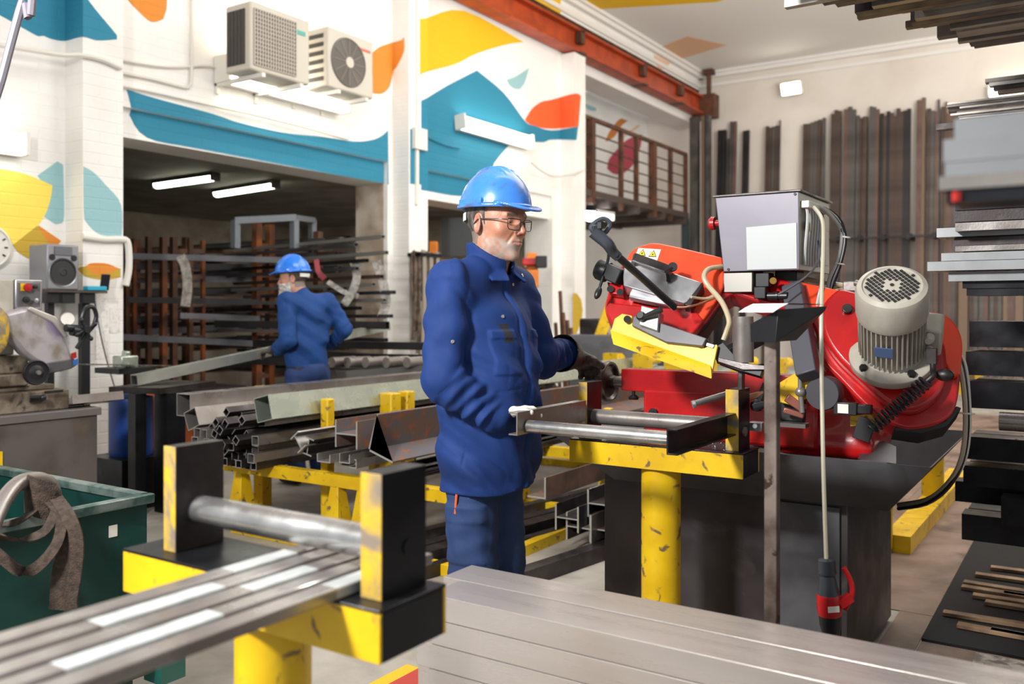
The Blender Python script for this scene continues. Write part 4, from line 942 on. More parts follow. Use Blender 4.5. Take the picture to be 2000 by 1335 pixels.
# ------------------------------------------------------------------ paper lectern on a square steel post
t = thing('lectern', 'black angled lectern tray on a slim bare steel post beside the saw', 'lectern', P(1508, 606, 2.5) * 1.0)
base = P(1508, 606, 2.5); t.location = (base.x, base.y, 0)
m = MB(); m.bar((base.x, base.y, 0), (base.x, base.y, P(1508, 640, 2.5).z), .036, .036); mk('post', m, mat('stained_bar', '#877b74', .45, .6, col2='#574a44', scale=8, col3='#3b2d26', s3=18, lo3=.6, hi3=.68), t, bevel=.003)
m = MB(); m.box((base.x, base.y, .006), (.3, .3, .012)); mk('foot_plate', m, STEELD, t)
a, b, c_, d = P(1466, 628, 2.46), P(1512, 610, 2.36), P(1614, 592, 2.44), P(1580, 594, 2.62)
m = MB(); q = [P(1463, 629, 2.5), P(1516, 606, 2.34), P(1616, 594, 2.42), P(1560, 604, 2.62)]; lo = [P(1467, 670, 2.5), P(1516, 640, 2.36), P(1616, 599, 2.42), P(1560, 640, 2.6)]
m.add([P(1465, 632, 2.52), P(1520, 604, 2.40), P(1616, 597, 2.46), P(1560, 630, 2.62), P(1466, 668, 2.52), P(1514, 668, 2.40), P(1612, 606, 2.46), P(1555, 665, 2.6)], [(0, 1, 2, 3), (7, 6, 5, 4), (0, 4, 5, 1), (1, 5, 6, 2), (2, 6, 7, 3), (3, 7, 4, 0)])
mk('tray', m, BLACK, t, bevel=.002)
m = MB(); q = [P(1510, 609, 2.385), P(1524, 600, 2.39), P(1540, 592, 2.41), P(1575, 592.5, 2.45), P(1613, 594, 2.475)]; k_ = [v + (FW * .17 - RT * .05) for v in q]
m.add(q + k_, [(i, i + 1, 6 + i, 5 + i) for i in range(4)]); m.add([v + Vector((0, 0, -.0015)) for v in q + k_], [(5 + i, 6 + i, i + 1, i) for i in range(4)])
mk('paper_sheet', m, mat('paper', '#eef0f2', .6), label='white paper sheet curling on the black lectern tray', cat='paper')

# ------------------------------------------------------------------ hanging pendant plug
t = thing('hanging_socket', 'red and dark grey industrial socket hanging on a pale cable in front of the saw', 'socket', (P(1625, 1240, 2.7)))
m = MB(); m.tube([P(1590, 405, 3.14), P(1606, 430, 2.98), P(1608, 480, 2.9), P(1604, 640, 2.78), P(1608, 900, 2.705), P(1614, 1092, 2.7)], .0065, 8); mk('cable', m, mat('pale_hose', '', 0), t)
c0 = P(1614, 1090, 2.7); c1 = P(1624, 1250, 2.7); ax_ = c1 - c0; L_ = ax_.length; u_ = ax_.normalized()
m = MB(); m.lathe([(.012, 0), (.026, .004), (.027, .045), (.022, .052)], c0, u_, 12); m.lathe([(.022, .052), (.026, .075), (.03, .095), (.033, .11)], c0, u_, 28); mk('cable_gland', m, mat('socket_grey', '#3a3e45', .4), t)
m = MB(); m.lathe([(.034, .108), (.036, .115), (.036, .165), (.033, .172)], c0, u_, 32); mk('red_collar', m, mat('socket_red', '#b3191e', .35), t)
m = MB(); m.lathe([(.032, .172), (.032, .20), (.026, .225), (.025, .27), (.02, .29)], c0, u_, 28); mk('plug_body', m, BLACKP, t)
m = MB(); m.tube([P(1650, 1190, 2.69), P(1664, 1160, 2.68), P(1662, 1135, 2.68), P(1648, 1108, 2.68)], .008, 8); m.bar(P(1640, 1180, 2.68), P(1662, 1165, 2.68), .02, .025); mk('flap_cover', m, mat('socket_red', '', 0), t)
m = MB(); q = c0 + u_ * .143; f_ = -FW; s_ = u_.cross(f_).normalized(); m.box(q + f_ * .036, (.034, .018, .002), Matrix((s_, u_, f_)).transposed()); mk('rating_label', m, WPLAS, t, label='small white label')
# ------------------------------------------------------------------ stock of steel
def barobj(name, label, group, m_, kind='tube', p0=(0, 0, 0), p1=(0, 1, 0), w=.04, h=.04, wall=.003, roll=0, sec=None, up=(0, 0, 1), cat='steel bar', **k):
    mb = MB().use(m_)
    if kind == 'tube': mb.boxtube(p0, p1, w, h, wall, up, roll, cut=None if name == 'stored_bar' else CUT)
    elif kind == 'pipe': mb.pipe(p0, p1, w / 2, wall, 20)
    else:
        mb.section(sec, p0, p1, up, roll); mb.use(CUT); mb.m[0] = mb.m[1] = mb.cur
    return mk(name, mb, m_, label=label, cat=cat, group=group, **k)
def along_y(p, L): return (p.x, p.y + L, p.z)
# trestles
def trestle(y, label, xl=-4.36, xr=-2.62):
    t = thing('steel_trestle', label, 'trestle', ((xl + xr) / 2, y, 0), 'yellow trestles under the steel stock')
    m = MB(); m.b2((xl - .4, y - .03, .37), (xr, y + .03, .44)); mk('crossbar', m, YPAINT, t, bevel=.003)
    m = MB(); m.b2((xl - .05, y - .03, .0), (xr + .05, y + .03, .06)); mk('foot_bar', m, YPAINT, t, bevel=.003)
    for x in (xl + .02, xl + .82, xl + 1.02, xr - .02):
        m = MB(); m.add([(x - .07, y - .07, .06), (x + .07, y - .07, .06), (x + .07, y + .07, .06), (x - .07, y + .07, .06), (x - .03, y - .03, .37), (x + .03, y - .03, .37), (x + .03, y + .03, .37), (x - .03, y + .03, .37)], [(3, 2, 1, 0), (4, 5, 6, 7), (0, 1, 5, 4), (1, 2, 6, 5), (2, 3, 7, 6), (3, 0, 4, 7)]); mk('leg', m, YPAINT, t, bevel=.003)
    for x in (xl + .02, xr - .02):
        m = MB(); m.bar((x, y, .37), (x, y, .72), .05, .05); mk('stake', m, YPAINT, t, bevel=.004)
    return t
for i, y in enumerate((3.62, 5.15, 6.7)):
    trestle(y, 'yellow steel trestle, ' + ('nearest', 'middle', 'farthest')[i] + ' of the three holding the steel stock')
m = MB(); m.b2((-2.68, 3.66, .0), (-2.62, 6.66, .06)); mk('tie_bar', m, YPAINT, label='yellow floor bar tying the trestle feet together', cat='bar')
for (x, y, zt_, w) in ((-3.80, 3.80, .83, .06), (-3.80, 4.36, .82, .10), (-3.80, 4.52, .82, .08), (-4.82, 4.2, .83, .09), (-4.6, 5.1, .83, .07)):
    m = MB(); m.b2((x - w / 2, y - w / 2, 0), (x + w / 2, y + w / 2, zt_)); mk('yellow_stake', m, YPAINT, bevel=.008, label='yellow stake ' + {.06: 'nearest, in front of the galvanised tube', .10: 'broad, in front of the galvanised tube by the worker', .08: 'just behind the broad stake by the galvanised tube', .09: 'tip showing behind the left end of the back tube', .07: 'tip showing behind the middle of the back tube'}[w], cat='stake', group='yellow stakes round the steel stock')
G1 = 'square tubes piled on the trestles'
LT = 'grey square steel tube in the pile on the yellow trestles'
def C8(x, y): return 330 + x / 3.18, 700 + y / 3.18
r_ = random.Random(11)
dia = [(355, 332), (435, 342), (290, 397), (348, 405), (265, 428), (315, 445), (452, 383), (424, 412), (458, 432), (482, 475), (282, 468), (357, 502), (330, 535), (415, 508), (345, 570), (390, 440)]
sqr = [(175, 460, 1.2), (215, 470, 1.2), (270, 545, 1.25), (270, 612, 1.25), (160, 515, 1.2), (385, 548, 1), (375, 603, 1), (415, 603, 1), (465, 565, 1.0), (535, 510, 1.2), (535, 570, 1.2), (463, 618, 1), (508, 620, 1.2), (398, 648, 1), (432, 655, 1), (487, 665, 1), (525, 668, 1.0), (235, 520, 1), (325, 600, 1), (345, 640, 1)]
for x, y in dia:
    px, py = C8(x, y); p = P(px, py, 5.15 + r_.uniform(-.06, .1)); barobj('square_tube', 'small grey square tube turned on its corner in the trestle pile', 'corner turned tubes on the trestles', STEELD, 'tube', p, along_y(p, 3.6), .043, .043, .0035, roll=R(40 + r_.uniform(-10, 12)))
for x, y, s in sqr:
    px, py = C8(x, y); p = P(px, py, 5.15 + r_.uniform(-.05, .08)); w = .047 * s; barobj('square_tube', 'small grey square tube lying flat low in the trestle pile', 'flat lying tubes on the trestles', (STEELD, STEEL)[s > 1.1], 'tube', p, along_y(p, 3.6), w, w * .95, .0035, roll=R(r_.uniform(-4, 4)))
def bigtube(name, x, y, t, w, h, roll, m_, label, L=3.4, wall=.004):
    px, py = C8(x, y); p = P(px, py, t); return barobj(name, label, None, m_, 'tube', p, along_y(p, L), w, h, wall, roll=roll)
bigtube('square_tube', 90, 288, 5.35, .13, .135, 0, STEEL, 'wide grey square tube lying at the back left of the trestle pile')
bigtube('square_tube', 140, 375, 5.2, .11, .11, R(-22), STEEL, 'grey square tube tilted on its edge below the back left one')
bigtube('square_tube', 230, 340, 5.6, .09, .09, R(-20), STEEL, 'grey square tube half hidden behind the small tube ends')
bigtube('square_tube', 560, 385, 5.3, .10, .07, R(-6), STEEL, 'flat grey tube under the shiny galvanised tube', L=3.2)
bigtube('galvanised_tube', 583, 312, 5.0, .125, .14, R(-14), GALV, 'bright galvanised square tube resting on top of the trestle pile', L=5.2)
px, py = C8(800, 520)
HS = Hsec(.10, .075, .006, .008)
p = P(px, py, 5.0); barobj('steel_joist', 'grey I section joist lying tilted between the small tubes and the rusty beams', None, STEEL, 'sec', p, along_y(p, 3.2), sec=HS, roll=R(-38), cat='steel beam')
p = P(px + 20, py + 8, 5.0); barobj('steel_joist', 'dark I section joist lying under the tilted grey joist', None, STEELD, 'sec', p, along_y(p, 3.2), sec=HS, roll=R(12), cat='steel beam')
px, py = C8(1100, 470); p = P(px, py, 4.85); barobj('steel_joist', 'rusty H section beam with its flanges upright beside the big angle', None, RUST, 'sec', p, along_y(p, 5.0), sec=Hsec(.165, .15, .008, .01), roll=R(90), cat='steel beam')
px, py = C8(1245, 575); p = P(px, py, 4.8); barobj('steel_angle', 'large rusty steel angle leaning over the H section beam', None, RUST, 'sec', p, along_y(p, 5.0), sec=Lsec(-.17, .21, .01), roll=R(17), cat='steel angle')
for x, y, w, h, rr in ((960, 645, .10, .045, 90), (1090, 650, .08, .05, 90), (1165, 655, .05, .06, 0)):
    px, py = C8(x, y); p = P(px, py, 4.85); barobj('steel_channel', 'small steel channel lying under the rusty beams', 'small channels under the beams', STEEL, 'sec', p, along_y(p, 3), sec=Usec(w, h, .006), roll=R(rr), cat='steel channel')
for k in range(22):
    px, py = C8(1235 + (k % 6) * 46 + r_.uniform(-8, 8), 690 - (k // 6) * 15); p = P(px, py + 2, 4.75); p.z = .45 + .012 * (k // 6)
    barobj('flat_bar', 'dark flat steel bar in the flat stack on the trestles', 'flat bars on the trestles', STEELD if k % 3 else STEEL, 'sec', p, along_y(p, 3.4 + r_.uniform(-.3, .3)), sec=[(-.03, -.004), (.03, -.004), (.03, .004), (-.03, .004)], roll=0)
# stacked beams and angle on the floor by the machine
for (x, y, r0, m_, sz) in ((1107, 1012, 90, STEELD, .15), (1130, 1030, 90, STEEL, .16), (1172, 985, 90, STEELD, .16), (1176, 1035, 90, RUSTB, .16)):
    p = P(x, y, 4.9); p.z = max(p.z, .08); barobj('steel_joist', {1107: 'leftmost H section beam stacked on the floor left of the saw cabinet', 1130: 'lowest H section beam stacked on the floor left of the saw cabinet', 1172: 'upper dark H section beam against the saw cabinet', 1176: 'brown H section beam on the floor against the saw cabinet'}[x], None, m_, 'sec', p, along_y(p, 2.6), sec=Hsec(sz, sz * .95, .007, .01), roll=R(r0), cat='steel beam')
p = P(1066, 975, 4.9); barobj('steel_angle', 'brown steel angle lying on top of the stacked floor beams', None, RUSTB, 'sec', p, along_y(p, 2.6), sec=Lsec(.12, .12, .01), roll=R(0), cat='steel angle')
p = P(1072, 1122, 4.5); p.z = .002; barobj('steel_angle', 'dark steel angle lying on the open concrete floor', None, STEELD, 'sec', (p.x, p.y, 0.001), (p.x, p.y + 2.4, 0.001), sec=Lsec(.1, .07, .006), cat='steel angle')
for k, (x, y, w) in enumerate(((-3.2, 3.0, .08), (-3.05, 2.9, .1), (-2.9, 3.1, .06), (-2.4, 3.4, .08), (-3.5, 2.75, .07))):
    barobj('floor_bar', 'dark square bar lying on the floor behind the worker, %s in width' % ('second widest', 'widest', 'narrowest', 'middle', 'fourth')[k], 'dark bars on the floor', STEELD, 'tube', (x, y, w / 2 + .002), (x + .5, y + 3.2, w / 2 + .002), w, w, .004)
# ------------------------------------------------------------------ stack of rectangular tubes in the foreground
r_ = random.Random(5)
for y in (-1.3, -.2, .9):
    m = MB(); m.b2((y, 1.5, 0), (y + .1, 2.1, .045)); mk('timber_batten', m, WOOD, label='timber batten on the floor under the foreground tube stack', cat='batten', group='battens under the tube stack')
PILE = mat('pile_steel', '#b5afab', .3, .5, col2='#9a918c', scale=3, stretch=(.25, 3, 3), lo=.3, hi=.7, rvar=.12, bump=.04, bscale=60)
for row in range(9):
    z = .046 + row * .064
    for j, y0 in enumerate((1.94, 1.80, 1.66)):
        if j == 2 : 
            continue
        xl = (-1.50, -1.39)[j] + (0 if row == 8 else r_.uniform(-.03, .02) - .06 + .03 * (row < 4) * -1)
        top = row == 8
        if top: xl = (-1.50, -1.44)[j]
        lab = '%s rectangular tube in the %s layer from the top of the foreground stack' % (('rear', 'front')[j], ('ninth', 'eighth', 'seventh', 'sixth', 'fifth', 'fourth', 'third', 'second', '')[row]) if not top else ('far tube on the top layer of the foreground steel stack', 'near tube on the top layer of the foreground steel stack')[j]
        barobj('rectangular_tube', lab, None if top else 'rectangular tubes in the foreground stack', PILE, 'tube', (xl, y0 + .066, z + .0315), (1.9 + r_.uniform(-.1, .1), y0 + .066, z + .0315), .132, .0625, .003, up=(0, 0, 1), bevel=.004)
# ------------------------------------------------------------------ bars lying through the near roller stand
WHT = mat('white_end_paint', '#b3b6b6', .5, col2='#9fa2a2', scale=20)
BARS = mat('blurred_bar_steel', '#a29e9b', .3, .55, col2='#7c7572', scale=4, rvar=.1)
segs = [(-.0, [(.98, 1.12)]), (.0, [(.72, .93)]), (.0, [(.95, 1.09)]), (.0, [(.62, .86)]), (.0, [(1.05, 1.2)])]
for k in range(5):
    x = -1.232 + k * .041; z = .9005 + (.018 - .0045 * k); m = MB(); y = -.35; ye = (1.30, 1.22, 1.33, 1.26, 1.3)[k]
    for a, b in segs[k][1]:
        m.use(BARS).b2((x, y, .8802), (x + .039, a, z)); m.use(WHT).b2((x, a, .8802), (x + .039, b, z)); y = b
    m.use(BARS).b2((x, y, .8802), (x + .039, ye, z))
    mk('square_bar', m, None, bevel=.003, label=('leftmost', 'second from left', 'middle', 'second from right', 'rightmost')[k] + ' of five blurred bars lying through the near roller stand', cat='steel bar', group='bars through the near roller stand')
# bars seen past the trestle resting on the floor line paint
m = MB()
m.use(mat('floor_line_yellow', '#dcb21e', .6)); m.b2((-2.20, 1.4, 0), (-2.14, 2.62, .002)); m.use(mat('floor_line_red', '#b23c32', .6)); m.b2((-2.14, 1.4, 0), (-2.04, 2.62, .002))
m.b2((-5.4, 3.95, 0), (-4.5, 4.06, .002)); m.use(MATS['floor_line_yellow']); m.b2((-5.4, 4.06, 0), (-4.5, 4.10, .002))
struct('trim_62', m)
# ------------------------------------------------------------------ green skip with straps
t = thing('metal_skip', 'dark green steel skip with a pale worn rim at the lower left', 'skip', (-3.2, 1.2, 0))
m = MB(); X0, X1, Y0, Y1, z0, z1 = -4.0, -2.54, .55, 1.74, .30, .75; w = .012
m.b2((X0, Y0, z0), (X1, Y1, z0 + w)); m.b2((X0, Y1 - w, z0), (X1, Y1, z1)); m.b2((X0, Y0, z0), (X1, Y0 + w, z1)); m.b2((X1 - w, Y0 + w, z0), (X1, Y1 - w, z1)); m.b2((X0, Y0 + w, z0), (X0 + w, Y1 - w, z1)); mk('body', m, GREEN, t)
m = MB(); rw = .035
for a, b in (((X0, Y1, z1), (X1, Y1, z1)), ((X1, Y1 + .018, z1), (X1, Y0, z1)), ((X1, Y0, z1), (X0, Y0, z1))): m.bar(a, b, rw, .03)
mk('rim', m, mat('worn_rim', '#7f8c87', .4, .5, col2='#38544e', scale=10), t, bevel=.004, label='pale worn steel rim')
for y in (.75,):
    m = MB(); m.b2((X1, y - .03, z0 - .02), (X1 + .04, y + .03, z1 - .05)); mk('rib', m, GREEN, t, bevel=.004)
m = MB(); m.b2((X1, Y0, z0 + .02), (X1 + .05, Y1 - .02, z0 + .055)); mk('ledge', m, mat('ledge_green', '#3f7067', .45, col2='#24524a', scale=8), t, bevel=.004)
m = MB(); m.b2((X0, Y0, z0 - .1), (X1 + .03, Y0 + .1, z0)); mk('rail', m, GREEN, t); m = MB(); m.b2((X0, Y1 - .1, z0 - .1), (X1 + .03, Y1, z0)); mk('rail', m, GREEN, t)
for x in (X0 + .1, X1 - .1):
    for y in (Y0 + .05, Y1 - .05): m = MB(); m.b2((x - .04, y - .04, 0), (x + .04, y + .04, z0 - .1)); mk('leg', m, GREEN, t)
m = MB(); m.b2((X1 - .03, Y1 + .01, .16), (X1 + .06, Y1 + .1, .3)); mk('lug', m, mat('teal_green', '#2c6a62', .4), t)
m = MB(); a = on_plane(222, 1035, (1, 0, 0), (X1 + .001, 0, 0)); m.b2((X1 + .0005, a.y - .016, a.z - .02), (X1 + .002, a.y + .012, a.z + .016)); mk('torn_sticker', m, WPLAS, t)
m = MB(); m.tube([P(-40, 1090, 2.2), P(0, 990, 2.35), P(35, 945, 2.45), (P(75, 936, 2.55)), P(100, 950, 2.6), P(108, 985, 2.62)], .022, 12); mk('curved_pipe', m, STEEL, label='curved grey pipe lying over the edge of the green skip', cat='pipe')
STR = mat('brown_webbing', '#43352b', .85, col2='#2e241d', scale=60, bump=.5, bscale=220)
t = thing('webbing_strap', 'dark brown lifting strap knotted over the rim of the green skip', 'strap', P(95, 1180, 2.55))
k = P(92, 958, 2.52)
m = MB()
for j in range(5): m.ribbon([k + Vector((-.05, -.03, .02 - j * .018)), k + Vector((-.02, -.05, .035 - j * .018)), k + Vector((.03, -.05, .03 - j * .018)), k + Vector((.05, -.01, .01 - j * .018))], .035, .006, (0, 0, 1))
m.ell(k + Vector((0, 0, -.02)), (.045, .035, .045)); mk('knot', m, STR, t)
def strap(pts, w=.045): m = MB(); m.ribbon(pts, w, .005, RT); return mk('strap_length', m, STR, t)
strap([P(100, 975, 2.5), P(122, 1000, 2.42), P(128, 1060, 2.40), P(118, 1120, 2.40), P(112, 1190, 2.40)])
strap([P(108, 970, 2.5), P(132, 1005, 2.40), P(150, 1050, 2.38), P(148, 1110, 2.38), P(138, 1170, 2.38), P(140, 1190, 2.38)], .035)
strap([P(122, 1010, 2.42), P(112, 1060, 2.38), P(75, 1105, 2.36), P(40, 1115, 2.36), P(0, 1085, 2.36), P(-40, 1050, 2.36)], .03)
strap([P(112, 990, 2.46), P(90, 1035, 2.42), P(50, 1052, 2.4), P(10, 1050, 2.38), P(-40, 1035, 2.36)], .028)
strap([P(80, 985, 2.5), P(50, 1010, 2.42), P(10, 1025, 2.4), P(-40, 1030, 2.36)], .02)

# ------------------------------------------------------------------ rack of stock on the right
RK = thing('cantilever_rack', 'dark steel cantilever rack carrying bars at the right edge', 'rack', (1.3, 4.6, 0))
for x in (.9, 2.6):
    m = MB(); m.b2((x - .06, 5.35, 0), (x + .06, 5.5, 3.0)); mk('column', m, BLACKST, RK)
    m = MB(); m.b2((x - .06, 3.3, 0), (x + .06, 5.5, .1)); mk('base', m, BLACKST, RK)
r_ = random.Random(21); arms = []
def shelf_arm(z, y0):
    for x in (.9, 2.6):
        m = MB(); m.b2((x - .03, y0, z - .06), (x + .03, 5.36, z - .002)); mk('arm', m, BLACKST, RK)
def rack_bar(px, py, t, h, w, m_, label, group, L=3.3, wall=.003, kind='tube', dy=0):
    p = P(px, py, t); p.y += dy
    if kind == 'tube': return barobj('steel_tube', label, group, m_, 'tube', p, (p.x + L, p.y, p.z), w, h, wall)
    if kind == 'pipe': return barobj('steel_pipe', label, group, m_, 'pipe', p, (p.x + L, p.y, p.z), w, h, .004)
    return barobj('flat_bar', label, group, m_, 'sec', p, (p.x + L, p.y, p.z), sec=[(-w / 2, -h / 2), (w / 2, -h / 2), (w / 2, h / 2), (-w / 2, h / 2)])
TG = 'bars on the topmost rack level'
TOPM = [mat('rack_grey', '#6f6966', .36, .75, col2='#544d4a', scale=5), mat('rack_brown', '#75685e', .42, .6, col2='#594c44', scale=5), STEELD, mat('rack_pale', '#aaa59e', .34, .75, col2='#8d877f', scale=5)]
n = 24; y = 3.42
for k in range(n):
    w = (.035, .05, .06, .045, .08, .04)[k % 6]; f = k / n
    if k in (12, 19): w = .10
    y += w / 2
    z = 2.60 + (.0 if k % 4 else .02)
    # left ends step out to the left as the bars get nearer
    x = -1.02 + .40 * (y - 3.42) + r_.uniform(-.09, .09)
    x = {5: -1.08, 11: -.86, 12: -.62, 18: -.42}.get(k, x)
    mb = MB(); h = w if k % 3 else .03
    mb.boxtube((x, y, z + h / 2), (x + 3.6, y, z + h / 2), w - .003, h, .003)
    mk('steel_tube', mb, TOPM[3 if k in (12, 19) else (k * 7) % 4], label='long bar on the topmost level of the right rack, %s from the front' % ORD[k], cat='steel bar', group=TG)
    if k % 2 == 0:
        mb = MB(); x2 = x + r_.uniform(-.05, .2); mb.boxtube((x2, y, z + h + .022), (x2 + 3.6, y, z + h + .022), w - .004, .04, .003); mk('steel_tube', mb, TOPM[(k * 5 + 1) % 4], label='bar lying in the upper layer of the topmost right rack level, %s from the front' % ORD[k // 2], cat='steel bar', group=TG)
    y += w / 2
shelf_arm(2.6, 3.4)
L2 = 'thin steel strip on the second level of the right hand rack'; g2 = 'strips on the second rack level'
for k in range(12):
    rack_bar(1852 + r_.uniform(-6, 22) + (k % 3) * 3, 205 + k * 4.2, 4.9, .01, .06 + .02 * (k % 3), TOPM[(3, 0, 3, 2, 1)[k % 5]], L2, g2, kind='flat', dy=(k % 2) * .02)
rack_bar(1830, 250, 4.7, .03, .06, STEELD, 'single square tube jutting out under the thin strips at the right', None)
for k in range(4): rack_bar(1925 + 8 * k, 160 + k * 7, 4.9, .02, .06, TOPM[(k * 3) % 4], 'short dark bar above the thin strips at the right edge', 'short bars at the right edge', kind='flat')
shelf_arm(2.33, 4.9)
PALE = mat('pale_stock_steel', '#8e9193', .4, .5, col2='#7b7d7f', scale=4)
near = [(1868, 262, .055, PALE), (1847, 300, .05, PALE), (1850, 335, .055, PALE), (1838, 362, .03, STEEL), (1852, 385, .035, BLACKST)]
for k, (x, y_, h, m_) in enumerate(near):
    for d in range(2): nb = rack_bar(x + d * 14, y_, 1.15, h * .575, .042, m_, ('blurred pale tube in the nearest bundle at the right edge, %s layer, %s row' % (('top', 'middle', 'lower')[min(k, 2)], ('front', 'rear')[d]) if m_ is PALE else 'blurred darker bar under the pale bundle at the right edge'), 'nearest blurred bundle at the right' if m_ is PALE else 'dark bars under the near bundle', dy=d * .046)
m = MB(); m.cyl(P(1862, 384, 1.13), P(1870, 384, 1.13), .007); m.bar(P(1862, 384, 1.125), P(1872, 384, 1.125), .012, .012); mk('end_plug', m, mat('cap_red', '#b02a24', .4), nb, label='small red end plug')
m = MB(); m.b2((1.1, 1.1, 0), (1.18, 1.4, 1.47)); m.b2((1.0, 1.0, 0), (1.28, 1.5, .02)); mk('bar_stand', m, BLACKST, label='black stand holding the nearest blurred bundle outside the right edge', cat='stand')
for (x, y_, h, m_, t_) in ((1868, 405, .03, BLACKST, 3.3), (1866, 425, .04, STEELD, 3.3), (1868, 445, .03, STEEL, 3.3), (1832, 456, .035, PALE, 3.4), (1866, 474, .03, STEELD, 3.4), (1868, 487, .02, STEEL, 3.4), (1841, 503, .03, PALE, 3.4), (1814, 521, .035, PALE, 3.4), (1855, 541, .035, PALE, 3.4), (1882, 556, .03, BLACKST, 3.4), (1890, 570, .03, BLACKST, 3.4)):
    for d in range(2): rack_bar(x + d * 10, y_, t_, h * .98, .07, m_, {1832: 'pale bar with a reddish tip line jutting out at the middle of the right rack', 1841: 'pale bar above the longest pale bar of the right rack', 1814: 'longest pale bar jutting out furthest left at the middle of the right rack', 1855: 'pale bar just under the longest pale bar of the right rack'}.get(x, 'dark bar in the middle levels of the right rack'), 'middle level bars of the right rack', dy=d * .08)
shelf_arm(1.42, 3.6)
low = [(1893, 652, .115), (1886, 709, .105), (1894, 770, .12), (1888, 874, .10), (1881, 928, .09), (1878, 1028, .115)]
for k, (x, y_, h) in enumerate(low):
    for d in range(2): rack_bar(x + d * 6, y_, 3.98, h, .13, BLACKST, ('topmost', 'second', 'third', 'fourth', 'fifth', 'lowest')[k] + ' black hollow beam in the low right stack' + (', front row' if d == 0 else ', row behind'), 'black hollow beams in the low right stack', dy=.07 + d * .14)
rack_bar(1957, 992, 3.8, .115, .1, BLACKST, 'short black hollow beam with yellow chalk marks standing out at the right edge', None)
rack_bar(1852, 975, 4.2, .10, .12, BLACKST, 'black hollow beam behind the low right stack near the tray corner', None, dy=.3)
rack_bar(1952, 822, 3.8, .004, .08, STEEL, 'round grey pipe end between the black beams at the right edge', None, kind='pipe')
for z in (1.0, .35): shelf_arm(z, 4.2)
m = MB(); a = P(1935, 998, 3.93); 
for k in range(3): m.tube([P(1888 + k * 22, 1001 + k * 2, 3.9), P(1893 + k * 22, 997 + k * 2, 3.9), P(1900 + k * 22, 1001 + k * 2, 3.9)], .003, 5)
# timber and strips lying in the dark foot of the rack
m = MB(); m.b2((-.6, 3.96, .0), (2.5, 8.0, .012)); mk('shade_sheet', m, mat('rack_foot_shade', '#0c0a0a', .9), label='dark sheet standing for the shade on the floor below the right hand rack', cat='sheet')  # near-black sheet paints the shade under the rack, no real sheet lies there
r_ = random.Random(8)
for k, (x, y_) in enumerate(((1935, 1097), (1905, 1110), (1882, 1125), (1878, 1134), (1960, 1146), (1924, 1163), (1842, 1183), (1870, 1206), (1935, 1216), (1900, 1150))):
    p = on_plane(x, y_, (0, 0, 1), (0, 0, .05)); m = MB(); L_ = r_.uniform(.8, 1.6); a = r_.uniform(-.06, .06)
    m.bar((p.x, p.y, .022), (p.x + L_, p.y + a, .022), .05, .016); mk('timber_strip', m, WOOD if k not in (4, 8) else STEELD, bevel=.002, label='narrow timber strip lying on the dark sheet under the right hand rack', cat='timber strip', group='timber strips under the rack')
m = MB(); p = on_plane(1900, 1290, (0, 0, 1), (0, 0, .05)); m.b2((p.x, p.y, .0), (p.x + .6, p.y + .1, .05)); mk('stone_block', m, mat('pale_speckled', '#b5ada4', .7, col2='#6e665f', scale=25), label='pale speckled block on the floor at the lower right', cat='block')
# steel plates on the floor right of the saw
for i, (xa, xb) in enumerate(((-1.12, -.605), (-1.66, -1.125), (-2.2, -1.665))):
    for j, (ya, yb) in enumerate(((3.0, 6.0), (6.005, 9.5), (9.505, 13))):
        if j == 0: ya = 4.3
        m = MB(); m.b2((xa, ya, 0), (xb, yb, .004)); struct('floor_plate', m, FPLATE)
m = MB(); a = on_plane(1752, 1045, (0, 0, 1), (0, 0, .1)); m.bar((a.x - .0, a.y, .05), (a.x + .02, a.y + 2.5, .05), .14, .1); mk('yellow_kerb', m, YPAINT, label='yellow painted kerb beam on the floor behind the saw tray', cat='kerb')
m = MB(); m.b2((-.74, 3.0, 0), (-.605, 4.295, .004)); struct('floor_plate', m, FPLATE)
m = MB(); m.b2((-.6, 3.0, 0), (1.2, 3.95, .004)); struct('floor_plate', m, FPLATE)
m = MB(); m.b2((-.6, 8.005, 0), (2.0, 13, .004)); struct('floor_plate', m, FPLATE)
# more roller stands beyond the saw
kids = None
def far_stand(x, y, lab):
    t = thing('roller_stand', lab, 'roller stand', (x, y, 0), 'outfeed roller stands')
    m = MB(); m.cyl((x, y, 0), (x, y, .8), .07, n=24); mk('column', m, YPAINT, t)
    m = MB(); m.b2((x - .3, y - .08, .795), (x + .3, y + .08, .87)); mk('cross_channel', m, YPAINT, t)
    m = MB(); m.cyl((x - .25, y, .93), (x + .25, y, .93), .03); mk('roller', m, STEEL, t)
    for s in (-.28, .28): m = MB(); m.b2((x + s - .02, y - .05, .87), (x + s + .02, y + .05, 1.0)); mk('upright', m, YPAINT, t)
far_stand(-1.02, 5.3, 'yellow outfeed roller stand just behind the saw motor'); far_stand(-.93, 6.6, 'yellow outfeed roller stand second behind the saw motor')
far_stand(-1.6, 4.9, 'yellow outfeed roller stand behind the saw blade guard')
# far bench with yellow roller blocks
t = thing('conveyor_bench', 'long grey conveyor bench with yellow roller blocks beyond the saw', 'conveyor', (-2.9, 8.3, 0))
m = MB(); m.b2((-4.3, 8.0, .68), (-1.6, 8.5, .78)); mk('bed', m, mat('bench_grey', '#8f9690', .5), t)
for k in range(8):
    m = MB(); x = -4.15 + k * .33; m.b2((x, 7.98, .78), (x + .16, 8.1, .92)); m.cyl((x + .08, 8.1, .86), (x + .08, 8.4, .86), .05); mk('roller_block', m, YPAINT, t)
for x in (-4.1, -2.9, -1.8):
    m = MB(); m.b2((x, 8.0, 0), (x + .08, 8.5, .68)); mk('leg', m, YPAINT, t)

